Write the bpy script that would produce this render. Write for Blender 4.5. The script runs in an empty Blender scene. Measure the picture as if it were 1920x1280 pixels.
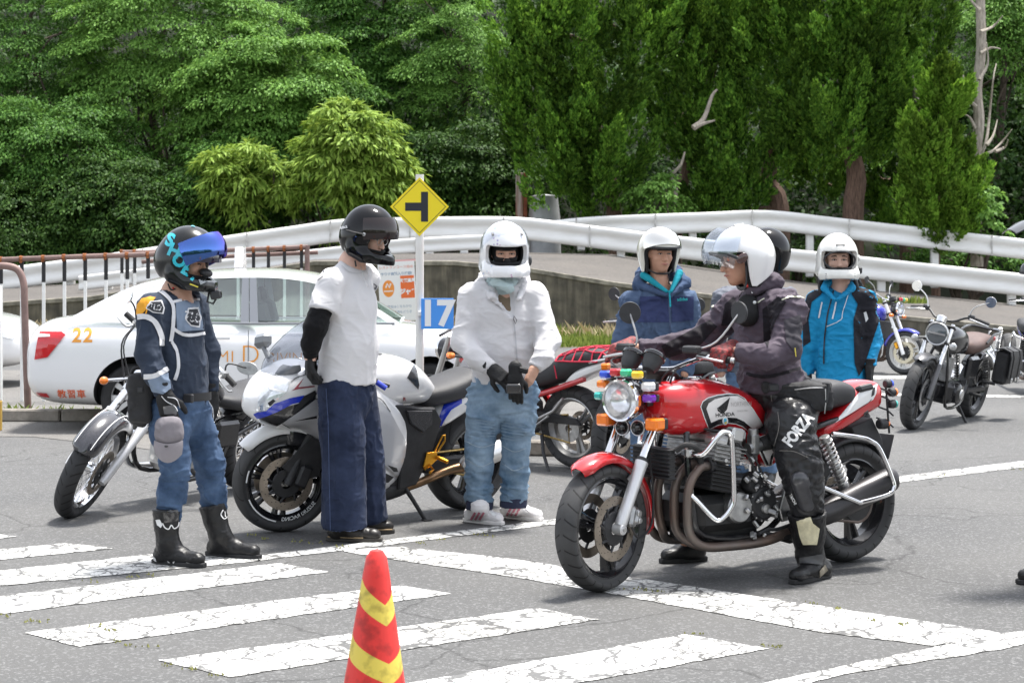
import bpy, bmesh, math, random
import numpy as np
from mathutils import Vector, Matrix, noise as mnoise
from mathutils.bvhtree import BVHTree
PI = math.pi
R = math.radians
random.seed(7)
RNG = np.random.default_rng(11)
SC = bpy.context.scene
COL = SC.collection
# ------------------------------------------------------------------ camera
F_PX, CAM_H, HOR = 3400.0, 1.55, 490.0        # focal length in px of the 1920 wide photo, eye height, horizon row
cam_d = bpy.data.cameras.new('camera')
cam = bpy.data.objects.new('camera', cam_d)
COL.objects.link(cam)
cam.location = (0, 0, CAM_H)
cam.rotation_euler = (PI/2, 0, 0)
cam_d.sensor_width = 36.0
cam_d.lens = 36.0*F_PX/1920.0
cam_d.shift_y = -(640.0-HOR)/1920.0
cam_d.clip_end = 500
cam_d.dof.use_dof = True
cam_d.dof.focus_distance = 9.3
cam_d.dof.aperture_fstop = 9.0
SC.camera = cam
# ------------------------------------------------------------------ sky and sun
SUN_EL, SUN_AZ = R(74), R(-45)                 # azimuth measured from +Y (behind the scene) towards -X
w = bpy.data.worlds.new('World'); SC.world = w; w.use_nodes = True
nt = w.node_tree; nt.nodes.clear()
sky = nt.nodes.new('ShaderNodeTexSky'); sky.sky_type = 'NISHITA'; sky.sun_disc = False
sky.sun_elevation = SUN_EL; sky.sun_rotation = -SUN_AZ
sky.air_density = 1.0; sky.dust_density = 1.5; sky.ozone_density = 0.6
hsv = nt.nodes.new('ShaderNodeHueSaturation'); hsv.inputs['Saturation'].default_value = 0.30
bg = nt.nodes.new('ShaderNodeBackground'); bg.inputs['Strength'].default_value = 0.105
wo = nt.nodes.new('ShaderNodeOutputWorld')
nt.links.new(sky.outputs[0], hsv.inputs['Color']); nt.links.new(hsv.outputs[0], bg.inputs[0]); nt.links.new(bg.outputs[0], wo.inputs[0])
sun_d = bpy.data.lights.new('sun', 'SUN'); sun_d.energy = 2.3; sun_d.angle = R(9); sun_d.color = (1, 0.965, 0.91)
sun = bpy.data.objects.new('sun', sun_d); COL.objects.link(sun)
sdir = Vector((-math.sin(SUN_AZ)*math.cos(SUN_EL), math.cos(SUN_AZ)*math.cos(SUN_EL), math.sin(SUN_EL)))
sun.rotation_euler = sdir.to_track_quat('Z', 'Y').to_euler()
vs = SC.view_settings
vs.view_transform = 'Standard'; vs.look = 'None'; vs.gamma = 1.0; vs.use_curve_mapping = False
vs.exposure = 1.85
SC.cycles.use_adaptive_sampling = True
SC.cycles.max_bounces = 6; SC.cycles.transparent_max_bounces = 8
SC.cycles.use_denoising = True
# ------------------------------------------------------------------ coordinates
def at(px, py, Y):
 """point at depth Y (metres from the camera) seen at photo pixel px, py"""
 return Vector(((px-960.0)*Y/F_PX, Y, CAM_H-(py-HOR)*Y/F_PX))
def gd(px, py, z=0.0):
 """ground point seen at photo pixel"""
 Y = (CAM_H-z)*F_PX/(py-HOR)
 return Vector(((px-960.0)*Y/F_PX, Y, z))
# ------------------------------------------------------------------ materials
MATS = {}
def _n(nt, t, **kw):
 n = nt.nodes.new(t)
 for k, v in kw.items():
  if k in n.inputs: n.inputs[k].default_value = v
  else: setattr(n, k, v)
 return n
def c4(c): return (c[0], c[1], c[2], 1.0)
def mat(name, col, rough=0.5, metal=0.0, var=0.0, vscale=8.0, col2=None, bump=0.0, bscale=60.0, coat=0.0, trans=0.0, spec=0.5, ior=1.45, sheen=0.0, rvar=0.0, stretch=None, aniso=None, alpha=1.0):
 """Principled material with noise-driven colour variation and relief"""
 if name in MATS: return MATS[name]
 m = bpy.data.materials.new(name); m.use_nodes = True; MATS[name] = m
 nt = m.node_tree; b = nt.nodes['Principled BSDF']
 b.inputs['Base Color'].default_value = c4(col); b.inputs['Roughness'].default_value = rough
 b.inputs['Metallic'].default_value = metal; b.inputs['Coat Weight'].default_value = coat
 b.inputs['Coat Roughness'].default_value = 0.04
 b.inputs['Transmission Weight'].default_value = trans; b.inputs['IOR'].default_value = ior
 b.inputs['Specular IOR Level'].default_value = spec
 b.inputs['Alpha'].default_value = alpha
 if sheen: b.inputs['Sheen Weight'].default_value = sheen
 tc = _n(nt, 'ShaderNodeTexCoord'); src = tc.outputs['Object']
 if stretch:
  mp = _n(nt, 'ShaderNodeMapping'); mp.inputs['Scale'].default_value = stretch
  nt.links.new(src, mp.inputs[0]); src = mp.outputs[0]
 if var or col2 or rvar:
  nz = _n(nt, 'ShaderNodeTexNoise', Scale=vscale, Detail=5.0, Roughness=0.6)
  nt.links.new(src, nz.inputs['Vector'])
  rp = _n(nt, 'ShaderNodeValToRGB')
  a = [max(0, c*(1-var)) for c in col]; d = list(col2) if col2 else [min(1, c*(1+var)) for c in col]
  rp.color_ramp.elements[0].color = c4(a); rp.color_ramp.elements[0].position = 0.32
  rp.color_ramp.elements[1].color = c4(d); rp.color_ramp.elements[1].position = 0.68
  nt.links.new(nz.outputs[0], rp.inputs[0]); nt.links.new(rp.outputs[0], b.inputs['Base Color'])
  if rvar:
   mr = _n(nt, 'ShaderNodeMapRange'); mr.inputs[3].default_value = max(0, rough-rvar); mr.inputs[4].default_value = min(1, rough+rvar)
   nt.links.new(nz.outputs[0], mr.inputs[0]); nt.links.new(mr.outputs[0], b.inputs['Roughness'])
 if bump:
  n2 = _n(nt, 'ShaderNodeTexNoise', Scale=bscale, Detail=4.0)
  nt.links.new(src, n2.inputs['Vector'])
  bp = _n(nt, 'ShaderNodeBump', Strength=bump, Distance=0.01)
  nt.links.new(n2.outputs[0], bp.inputs['Height']); nt.links.new(bp.outputs[0], b.inputs['Normal'])
 return m
# ------------------------------------------------------------------ objects
def tag(o, label=None, cat=None, group=None, kind=None):
 if label: o['label'] = label
 if cat: o['category'] = cat
 if group: o['group'] = group
 if kind: o['kind'] = kind
 return o
def thing(name, loc, label, cat, rz=0.0, group=None):
 o = bpy.data.objects.new(name, None); COL.objects.link(o)
 o.location = loc; o.rotation_euler = (0, 0, rz); o.empty_display_size = 0.1
 return tag(o, label, cat, group)
def np_mesh(name, V, Fs, smooth=True, sharp=None):
 """V (n,3); Fs list of faces or (m,k) array"""
 me = bpy.data.meshes.new(name)
 V = np.asarray(V, dtype=np.float32)
 if isinstance(Fs, np.ndarray):
  m, k = Fs.shape
  me.vertices.add(len(V)); me.vertices.foreach_set('co', V.ravel())
  me.loops.add(m*k); me.loops.foreach_set('vertex_index', Fs.astype(np.int32).ravel())
  me.polygons.add(m)
  me.polygons.foreach_set('loop_start', np.arange(0, m*k, k, dtype=np.int32))
  me.polygons.foreach_set('loop_total', np.full(m, k, dtype=np.int32))
  me.update(calc_edges=True)
 else:
  me.from_pydata([tuple(map(float, v)) for v in V], [], Fs); me.update()
 if smooth:
  me.polygons.foreach_set('use_smooth', np.ones(len(me.polygons), dtype=bool))
  if sharp: me.set_sharp_from_angle(angle=R(sharp))
 return me
def link(name, me, m=None, parent=None):
 o = bpy.data.objects.new(name, me); COL.objects.link(o)
 if m is not None and len(me.materials) == 0: me.materials.append(m)
 if parent is not None: o.parent = parent
 return o
class MB:
 """collects shapes; build() links them as one mesh"""
 def __init__(s): s.v = []; s.f = []; s.n = 0
 def add(s, V, Fs):
  V = np.asarray(V, dtype=float).reshape(-1, 3)
  o = s.n; s.v.append(V); s.n += len(V)
  for f in Fs: s.f.append([int(i)+o for i in f])
  return s
 def box(s, c, size, rot=None, bev=0.0):
  """box (chamfered when bev > 0) centred at c; rot = Matrix 3x3 or Euler tuple"""
  x, y, z = [d/2 for d in size]; b = min(bev, 0.45*min(size))
  if b <= 0:
   V = [(sx*x, sy*y, sz*z) for sx in (-1, 1) for sy in (-1, 1) for sz in (-1, 1)]
   Fs = [(0,1,3,2),(4,6,7,5),(0,4,5,1),(2,3,7,6),(0,2,6,4),(1,5,7,3)]
  else:
   V = []; ix = {}
   for sx in (-1, 1):
    for sy in (-1, 1):
     for sz in (-1, 1):
      for a in range(3):
       p = [sx*(x-b), sy*(y-b), sz*(z-b)]; p[a] = (sx*x, sy*y, sz*z)[a]
       ix[(sx, sy, sz, a)] = len(V); V.append(p)
   Fs = []
   def q(keys, out):
    idx = [ix[k] for k in keys]; P = [Vector(V[i]) for i in idx]
    if (P[1]-P[0]).cross(P[2]-P[0]).dot(Vector(out)) < 0: idx = idx[::-1]
    Fs.append(idx)
   for a in range(3):
    o1, o2 = [(1, 2), (0, 2), (0, 1)][a]
    for sg in (-1, 1):
     ks = []
     for (p, r) in ((-1,-1),(1,-1),(1,1),(-1,1)):
      k = [0,0,0]; k[a] = sg; k[o1] = p; k[o2] = r; ks.append(tuple(k)+(a,))
     out = [0,0,0]; out[a] = sg; q(ks, out)
   for a in range(3):
    o1, o2 = [(1, 2), (0, 2), (0, 1)][a]
    for p in (-1, 1):
     for r in (-1, 1):
      k1 = [0,0,0]; k1[o1] = p; k1[o2] = r; k2 = list(k1); k1[a] = -1; k2[a] = 1
      out = [0,0,0]; out[o1] = p; out[o2] = r
      q([tuple(k1)+(o1,), tuple(k2)+(o1,), tuple(k2)+(o2,), tuple(k1)+(o2,)], out)
   for sx in (-1, 1):
    for sy in (-1, 1):
     for sz in (-1, 1): q([(sx,sy,sz,0),(sx,sy,sz,1),(sx,sy,sz,2)], (sx,sy,sz))
  M = Matrix.Identity(3)
  if rot is not None:
   if isinstance(rot, Matrix): M = rot
   else:
    from mathutils import Euler
    M = Euler(rot).to_matrix()
  c = Vector(c)
  return s.add([M @ Vector(p) + c for p in V], Fs)
 def rings(s, rings, cap=(True, True), closed=False):
  """join equally long point rings"""
  k = len(rings[0]); V = np.concatenate([np.asarray(r, dtype=float) for r in rings]); n = len(rings)
  Fs = []
  for i in range(n if closed else n-1):
   a = i*k; b = ((i+1) % n)*k
   for j in range(k):
    j2 = (j+1) % k; Fs.append((a+j, a+j2, b+j2, b+j))
  if not closed:
   if cap[0]: Fs.append(tuple(range(k))[::-1])
   if cap[1]: Fs.append(tuple(range((n-1)*k, n*k)))
  return s.add(V, Fs)
 def tube(s, pts, r, seg=10, smooth=0, cap=(True, True), closed=False, squash=None):
  """round bar along points; r a number or one per point; smooth = spline subdivisions"""
  P = np.asarray([tuple(p) for p in pts], dtype=float); rr = np.full(len(P), r, dtype=float) if np.isscalar(r) else np.asarray(r, dtype=float)
  if smooth and len(P) > 2:
   Q = spline(np.column_stack([P, rr]), smooth, closed); P = Q[:, :3]; rr = Q[:, 3]
  n = len(P)
  if closed: T = np.roll(P, -1, 0)-np.roll(P, 1, 0)
  else:
   T = np.empty_like(P); T[1:-1] = P[2:]-P[:-2]; T[0] = P[1]-P[0]; T[-1] = P[-1]-P[-2]
  T /= np.maximum(np.linalg.norm(T, axis=1), 1e-9)[:, None]
  up = np.array([0, 0, 1.0]) if abs(T[0][2]) < 0.9 else np.array([1.0, 0, 0])
  N = np.cross(T[0], up); N /= np.linalg.norm(N)
  an = np.arange(seg)/seg*2*PI; rs = []
  for i in range(n):
   N = N-T[i]*N.dot(T[i]); N /= max(np.linalg.norm(N), 1e-9); B = np.cross(T[i], N)
   q = squash if squash else 1.0
   rs.append(P[i]+rr[i]*(np.outer(np.cos(an), N)+q*np.outer(np.sin(an), B)))
  return s.rings(rs, cap, closed)
 def lathe(s, prof, c=(0,0,0), axis=(0,0,1), seg=24, a0=0.0, a1=2*PI, ref=None):
  """profile of (radius, height along axis) turned around axis"""
  ax = Vector(axis).normalized()
  u = Vector(ref) if ref is not None else (ax.orthogonal())
  u = (u-ax*u.dot(ax)).normalized(); v = ax.cross(u); c = Vector(c)
  full = abs(a1-a0-2*PI) < 1e-6; n = seg if full else seg+1
  V = []; k = len(prof)
  for i in range(n):
   a = a0+(a1-a0)*i/seg
   d = u*math.cos(a)+v*math.sin(a)
   for (r, h) in prof: V.append(c+d*r+ax*h)
  Fs = []
  for i in range(seg):
   i2 = (i+1) % n if full else i+1
   for j in range(k-1): Fs.append((i*k+j, i2*k+j, i2*k+j+1, i*k+j+1))
  return s.add(V, Fs)
 def cyl(s, a, b, r, r2=None, seg=16, bev=0.0):
  a = Vector(a); b = Vector(b); d = b-a; L = d.length; r2 = r if r2 is None else r2
  if bev > 0: pr = [(0, 0), (r-bev, 0), (r, bev), (r2, L-bev), (r2-bev, L), (0, L)]
  else: pr = [(0, 0), (r, 0), (r2, L), (0, L)]
  return s.lathe(pr, a, d, seg)
 def ell(s, c, rad, rot=None, seg=16, n=10):
  V = []; Fs = []
  for i in range(n+1):
   t = PI*i/n
   for j in range(seg):
    p = 2*PI*j/seg; V.append(Vector((rad[0]*math.sin(t)*math.cos(p), rad[1]*math.sin(t)*math.sin(p), rad[2]*math.cos(t))))
  for i in range(n):
   for j in range(seg): Fs.append((i*seg+j, (i+1)*seg+j, (i+1)*seg+(j+1) % seg, i*seg+(j+1) % seg))
  M = Matrix.Identity(3) if rot is None else rot
  return s.add([M @ p + Vector(c) for p in V], Fs)
 def prism(s, poly, o, u, v, th, bev=0.0):
  """flat outline poly [(a,b)..] in axes u,v from o, extruded by th along u x v (centred)"""
  o = Vector(o); u = Vector(u).normalized(); v = Vector(v).normalized(); nn = u.cross(v).normalized()
  P = np.array(poly, dtype=float)
  ar = 0.5*np.sum(P[:, 0]*np.roll(P[:, 1], -1)-np.roll(P[:, 0], -1)*P[:, 1])
  if ar < 0: P = P[::-1]
  def off(P, d):
   e1 = P-np.roll(P, 1, 0); e2 = np.roll(P, -1, 0)-P
   n1 = np.stack([e1[:, 1], -e1[:, 0]], 1); n2 = np.stack([e2[:, 1], -e2[:, 0]], 1)
   n1 /= np.maximum(np.linalg.norm(n1, axis=1), 1e-9)[:, None]; n2 /= np.maximum(np.linalg.norm(n2, axis=1), 1e-9)[:, None]
   m = n1+n2; m /= np.maximum(np.linalg.norm(m, axis=1), 1e-9)[:, None]
   return P-m*d
  lv = [(P, -th/2), (P, th/2)] if bev <= 0 else [(off(P, bev), -th/2), (P, -th/2+bev), (P, th/2-bev), (off(P, bev), th/2)]
  rs = [[o+u*a+v*b+nn*h for a, b in Q] for Q, h in lv]
  return s.rings(rs)
 def xform(s, M):
  s.v = [np.array([(M @ Vector(p))[:] for p in V]) for V in s.v]; return s
 def build(s, name, m, parent=None, sharp=35, smooth=True):
  V = np.concatenate(s.v)
  me = bpy.data.meshes.new(name)
  me.from_pydata(V.tolist(), [], s.f); me.update()
  if smooth:
   me.polygons.foreach_set('use_smooth', np.ones(len(me.polygons), dtype=bool))
   if sharp: me.set_sharp_from_angle(angle=R(sharp))
  return link(name, me, m, parent)
def spline(P, sub, closed=False):
 """Catmull-Rom through rows of P"""
 P = np.asarray(P, dtype=float); n = len(P)
 if closed: G = np.concatenate([P[-1:], P, P[:2]])
 else: G = np.concatenate([[2*P[0]-P[1]], P, [2*P[-1]-P[-2]]])
 out = []; t = np.arange(sub)/sub
 for i in range(n if closed else n-1):
  a, b, c, d = G[i:i+4]
  for q in t: out.append(0.5*((2*b)+(c-a)*q+(2*a-5*b+4*c-d)*q*q+(-a+3*b-3*c+d)*q**3))
 if not closed: out.append(P[-1])
 return np.array(out)
def smooth_rings(rings, along=4, around=1):
 A = np.array([np.asarray(r, dtype=float) for r in rings])
 n, k, _ = A.shape
 if around > 1: A = np.array([spline(r, around, True) for r in A]); k = A.shape[1]
 if along > 1 and n > 2: A = spline(A.reshape(n, -1), along).reshape(-1, k, 3)
 return A
def sup_ring(c, u, v, ru, rv, e=2.0, n=24, top=None):
 """superellipse ring; top scales rv for the upper half"""
 c = np.array(c, dtype=float); u = np.array(u, dtype=float); v = np.array(v, dtype=float)
 a = np.arange(n)/n*2*PI
 x = np.sign(np.cos(a))*np.abs(np.cos(a))**(2/e)*ru; y = np.sign(np.sin(a))*np.abs(np.sin(a))**(2/e)*rv
 if top is not None: y = np.where(y > 0, y*top, y)
 return c+np.outer(x, u)+np.outer(y, v)
# ------------------------------------------------------------------ noise and implicit shapes
def vnoise(P, seed=0):
 """value noise in -1..1 for points P (n,3)"""
 I = np.floor(P).astype(np.int64); Fp = P-I; Fp = Fp*Fp*(3-2*Fp)
 def h(ix, iy, iz):
  n = (ix*374761393+iy*668265263+iz*2147483647+seed*144665) & 0xffffffff
  n = ((n ^ (n >> 13))*1274126177) & 0xffffffff
  return ((n ^ (n >> 16)) & 0xffff)/32767.5-1.0
 r = 0
 for dx in (0, 1):
  for dy in (0, 1):
   for dz in (0, 1):
    wgt = (Fp[:, 0] if dx else 1-Fp[:, 0])*(Fp[:, 1] if dy else 1-Fp[:, 1])*(Fp[:, 2] if dz else 1-Fp[:, 2])
    r = r+wgt*h(I[:, 0]+dx, I[:, 1]+dy, I[:, 2]+dz)
 return r
class SDF:
 """implicit solid sampled on a grid, skinned by surface nets"""
 def __init__(s): s.p = []
 def cone(s, a, b, ra, rb, k=0.02, flat=None, caps=(False, False), op='+'):
  """tapered round bar a->b; flat=(axis, factor) scales thickness along axis; caps cut an end square"""
  s.p.append(('cone', np.array(a, float), np.array(b, float), ra, rb, k, flat, caps, op)); return s
 def ell(s, c, rad, M=None, k=0.02, op='+'):
  s.p.append(('ell', np.array(c, float), np.array(rad, float), None if M is None else np.array(M, float), None, k, None, None, op)); return s
 def box(s, c, half, rnd, M=None, k=0.02, op='+'):
  s.p.append(('box', np.array(c, float), np.array(half, float), None if M is None else np.array(M, float), rnd, k, None, None, op)); return s
 def cut(s, p, n, reach=9.0):
  """remove everything on the +n side of the plane within reach of p"""
  s.p.append(('cut', np.array(p, float), np.array(n, float)/np.linalg.norm(n), reach, None, 0, None, None, '-')); return s
 def bounds(s):
  lo = np.full(3, 1e9); hi = -lo
  for q in s.p:
   if q[-1] != '+': continue
   if q[0] == 'cone': r = max(q[3], q[4])*1.05; l = np.minimum(q[1], q[2])-r; h = np.maximum(q[1], q[2])+r
   else: r = np.linalg.norm(q[2]) if q[3] is not None else q[2]*1.02; r = r+(q[4] or 0) if q[0] == 'box' else r; l = q[1]-r; h = q[1]+r
   lo = np.minimum(lo, l); hi = np.maximum(hi, h)
  return lo, hi
 def mesh(s, h, fold=None):
  lo, hi = s.bounds(); lo = lo-3*h; hi = hi+3*h
  n = np.ceil((hi-lo)/h).astype(int)+1
  Fd = np.full(n, 0.3, dtype=np.float32)
  ax = [lo[i]+h*np.arange(n[i]) for i in range(3)]
  for q in s.p:
   kind, k, op = q[0], q[5], q[8]
   if kind == 'cone':
    r = max(q[3], q[4]); l = np.minimum(q[1], q[2])-r; g = np.maximum(q[1], q[2])+r
   elif kind == 'cut': l = q[1]-q[3]; g = q[1]+q[3]
   else:
    r = np.full(3, np.linalg.norm(q[2])) if q[3] is not None else q[2].copy()
    if kind == 'box': r = r+q[4]
    l = q[1]-r; g = q[1]+r
   mg = k+4*h+0.03 if op == '+' else k+2*h
   i0 = np.maximum(0, np.floor((l-mg-lo)/h).astype(int)); i1 = np.minimum(n, np.ceil((g+mg-lo)/h).astype(int)+1)
   if np.any(i1 <= i0): continue
   sl = tuple(slice(i0[i], i1[i]) for i in range(3))
   X, Y, Z = np.meshgrid(ax[0][sl[0]], ax[1][sl[1]], ax[2][sl[2]], indexing='ij')
   P = np.stack([X, Y, Z], -1)
   if kind == 'cone':
    a, b, ra, rb = q[1], q[2], q[3], q[4]; ab = b-a; L2 = max(ab.dot(ab), 1e-9)
    pa = P-a; tr = (pa@ab)/L2; t = np.clip(tr, 0, 1)
    off = pa-t[..., None]*ab; sc = 1.0
    if q[6] is not None:
     nrm = np.array(q[6][0], float); nrm = nrm/np.linalg.norm(nrm); fc = q[6][1]
     cpt = off@nrm; off = off+np.multiply.outer(cpt*(1/fc-1), nrm); sc = min(1, (1+fc)/2)
    d = (np.linalg.norm(off, axis=-1)-(ra+(rb-ra)*t))*sc
    L = math.sqrt(L2)
    if q[7][0]: d = np.maximum(d, -tr*L)
    if q[7][1]: d = np.maximum(d, (tr-1)*L)
   elif kind == 'cut':
    d = -((P-q[1])@q[2])
    d = np.maximum(d, np.linalg.norm(P-q[1], axis=-1)-q[3])
   else:
    p = P-q[1]
    if q[3] is not None: p = p@q[3]          # columns of M are the local axes
    if kind == 'ell':
     k0 = np.linalg.norm(p/q[2], axis=-1); k1 = np.linalg.norm(p/(q[2]**2), axis=-1)
     d = k0*(k0-1)/np.maximum(k1, 1e-9)
    else:
     e = np.abs(p)-q[2]; d = np.linalg.norm(np.maximum(e, 0), axis=-1)+np.minimum(e.max(-1), 0)-q[4]
   f = Fd[sl]
   if op == '+':
    if k > 0:
     hh = np.clip(0.5+0.5*(f-d)/k, 0, 1); f = f*(1-hh)+d*hh-k*hh*(1-hh)
    else: f = np.minimum(f, d)
   elif op == '-':
    if k > 0:
     hh = np.clip(0.5-0.5*(f+d)/k, 0, 1); f = f*(1-hh)-d*hh+k*hh*(1-hh)
    else: f = np.maximum(f, -d)
   elif op == '&':
    f = np.maximum(f, d)
   Fd[sl] = f
  return nets(Fd, lo, h)
def nets(Fd, lo, h):
 n = np.array(Fd.shape); ins = Fd < 0
 c = np.zeros(n-1, dtype=np.int8)
 for dx in (0, 1):
  for dy in (0, 1):
   for dz in (0, 1): c += ins[dx:n[0]-1+dx, dy:n[1]-1+dy, dz:n[2]-1+dz]
 act = (c > 0) & (c < 8); idx = np.full(act.shape, -1, dtype=np.int64)
 cells = np.argwhere(act); idx[act] = np.arange(len(cells))
 S = np.zeros((len(cells), 3)); W = np.zeros(len(cells))
 for a in range(3):
  for p in (0, 1):
   for r in (0, 1):
    o0 = [0, 0, 0]; o1, o2 = [(1, 2), (0, 2), (0, 1)][a]; o0[o1] = p; o0[o2] = r
    e0 = np.array(o0); e1 = e0.copy(); e1[a] = 1
    i0 = cells+e0; i1 = cells+e1
    f0 = Fd[i0[:, 0], i0[:, 1], i0[:, 2]]; f1 = Fd[i1[:, 0], i1[:, 1], i1[:, 2]]
    m = (f0 < 0) != (f1 < 0)
    t = np.where(m, f0/np.where(np.abs(f0-f1) < 1e-9, 1, f0-f1), 0)
    pt = np.tile(e0.astype(float), (len(cells), 1)); pt[:, a] = t
    S[m] += pt[m]; W[m] += 1
 V = lo+h*(cells+S/np.maximum(W, 1)[:, None])
 Q = []
 for a in range(3):
  o1, o2 = [(1, 2), (2, 0), (0, 1)][a]
  s0 = [slice(None)]*3; s1 = [slice(None)]*3; s0[a] = slice(0, n[a]-1); s1[a] = slice(1, n[a])
  ch = ins[tuple(s0)] != ins[tuple(s1)]
  E = np.argwhere(ch)
  E = E[(E[:, o1] > 0) & (E[:, o2] > 0) & (E[:, o1] < n[o1]-1) & (E[:, o2] < n[o2]-1)]
  u = np.zeros(3, int); u[o1] = 1; v = np.zeros(3, int); v[o2] = 1
  g = lambda D: idx[D[:, 0], D[:, 1], D[:, 2]]
  q = np.stack([g(E-u-v), g(E-v), g(E), g(E-u)], 1)
  fl = ins[E[:, 0], E[:, 1], E[:, 2]]
  q[~fl] = q[~fl][:, ::-1]
  Q.append(q)
 Q = np.concatenate(Q); Q = Q[(Q >= 0).all(1)]
 return V, Q
def vnormals(V, Q):
 N = np.cross(V[Q[:, 2]]-V[Q[:, 0]], V[Q[:, 3]]-V[Q[:, 1]]); O = np.zeros_like(V)
 for i in range(4): np.add.at(O, Q[:, i], N)
 return O/np.maximum(np.linalg.norm(O, axis=1), 1e-9)[:, None]
def relax(V, Q, it=2, lam=0.5):
 for _ in range(it):
  S = np.zeros_like(V); W = np.zeros(len(V))
  for a, b in ((0, 1), (1, 2), (2, 3), (3, 0)):
   np.add.at(S, Q[:, a], V[Q[:, b]]); np.add.at(S, Q[:, b], V[Q[:, a]])
   np.add.at(W, Q[:, a], 1); np.add.at(W, Q[:, b], 1)
  V = V+(S/np.maximum(W, 1)[:, None]-V)*lam
 return V
def sdf_obj(name, sd, h, m, parent, it=1, folds=None, sharp=None):
 """folds = (amplitude, wavelength, seed, (sx,sy,sz) stretch): cloth creases"""
 V, Q = sd.mesh(h)
 if it: V = relax(V, Q, it)
 if folds:
  for (am, wl, seed, st) in (folds if isinstance(folds, list) else [folds]):
   N = vnormals(V, Q); P = V/wl*np.array(st)
   wv = np.stack([vnoise(P*0.6+11, seed+1), vnoise(P*0.6+23, seed+2), vnoise(P*0.6+37, seed+3)], 1)
   r = 2.2*(1-np.abs(vnoise(P+wv*0.9, seed)))**3-.9; mask = np.clip(0.55+0.9*vnoise(P*0.35+5, seed+7), 0.1, 1)
   V = V+N*(am*r*mask)[:, None]
 return link(name, np_mesh(name, V, Q, True, sharp), m, parent)
# ------------------------------------------------------------------ lettering and surface decals
def text_flat(body, size=1.0, bold=0.0, shear=0.0, spacing=1.0, align='CENTER'):
 cu = bpy.data.curves.new('t', 'FONT'); cu.body = body; cu.size = size; cu.align_x = align; cu.align_y = 'CENTER'
 cu.offset = bold; cu.shear = shear; cu.space_character = spacing; cu.resolution_u = 3
 ob = bpy.data.objects.new('t', cu); COL.objects.link(ob)
 bpy.context.view_layer.update()
 me = bpy.data.meshes.new_from_object(ob.evaluated_get(bpy.context.evaluated_depsgraph_get()))
 bm = bmesh.new(); bm.from_mesh(me)
 bpy.data.objects.remove(ob); bpy.data.curves.remove(cu); bpy.data.meshes.remove(me)
 return bm
def poly_flat(polys):
 bm = bmesh.new()
 for p in (polys if isinstance(polys[0][0], (tuple, list)) else [polys]):
  bm.faces.new([bm.verts.new((a, b, 0)) for a, b in p])
 return bm
def stroke(pts, wd, closed=False, sub=6):
 """band of width wd along 2D points as flat polygons"""
 P = np.array(pts, float)
 if len(P) > 2 and sub > 1: P = spline(P, sub, closed)
 if closed: P = np.concatenate([P, P[:1]])
 T = np.gradient(P, axis=0); T /= np.maximum(np.linalg.norm(T, axis=1), 1e-9)[:, None]
 N = np.stack([-T[:, 1], T[:, 0]], 1)
 W = np.full(len(P), wd) if np.isscalar(wd) else np.interp(np.linspace(0, 1, len(P)), np.linspace(0, 1, len(wd)), wd)
 A = P+N*W[:, None]/2; B = P-N*W[:, None]/2
 return [[tuple(A[i]), tuple(B[i]), tuple(B[i+1]), tuple(A[i+1])] for i in range(len(P)-1)]
def bvh_of(*objs):
 V = []; Fs = []
 for o in objs:
  b = len(V); V += [v.co.copy() for v in o.data.vertices]; Fs += [[i+b for i in p.vertices] for p in o.data.polygons]
 return BVHTree.FromPolygons(V, Fs)
def decal(name, bm, m, parent, target, o, u, v, off=0.002, step=0.03, far=0.25, M2=None):
 """lay flat artwork bm (x along u, y along v from o) onto the target surface, looking along -(u x v)"""
 bv = target if isinstance(target, BVHTree) else bvh_of(target)
 o = Vector(o); u = Vector(u).normalized(); v = Vector(v); v = (v-u*v.dot(u)).normalized(); n = u.cross(v)
 bmesh.ops.triangulate(bm, faces=bm.faces)
 for _ in range(5):
  es = [e for e in bm.edges if e.calc_length() > step]
  if not es: break
  bmesh.ops.subdivide_edges(bm, edges=es, cuts=1); bmesh.ops.triangulate(bm, faces=[f for f in bm.faces if len(f.verts) > 3])
 bad = []
 for q in bm.verts:
  p = o+u*q.co.x+v*q.co.y
  hit = bv.ray_cast(p+n*far, -n, 2*far)
  if hit[0] is None: bad.append(q)
  else: q.co = hit[0]+n*off*0.5+hit[1]*off*0.8
 bmesh.ops.delete(bm, geom=bad, context='VERTS')
 me = bpy.data.meshes.new(name); bm.to_mesh(me); bm.free()
 return link(name, me, m, parent)
def flat_art(name, bm, m, parent, o, u, v):
 """flat artwork placed in a plane"""
 o = Vector(o); u = Vector(u).normalized(); v = Vector(v).normalized()
 for q in bm.verts: q.co = o+u*q.co.x+v*q.co.y
 me = bpy.data.meshes.new(name); bm.to_mesh(me); bm.free()
 return link(name, me, m, parent)
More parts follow.
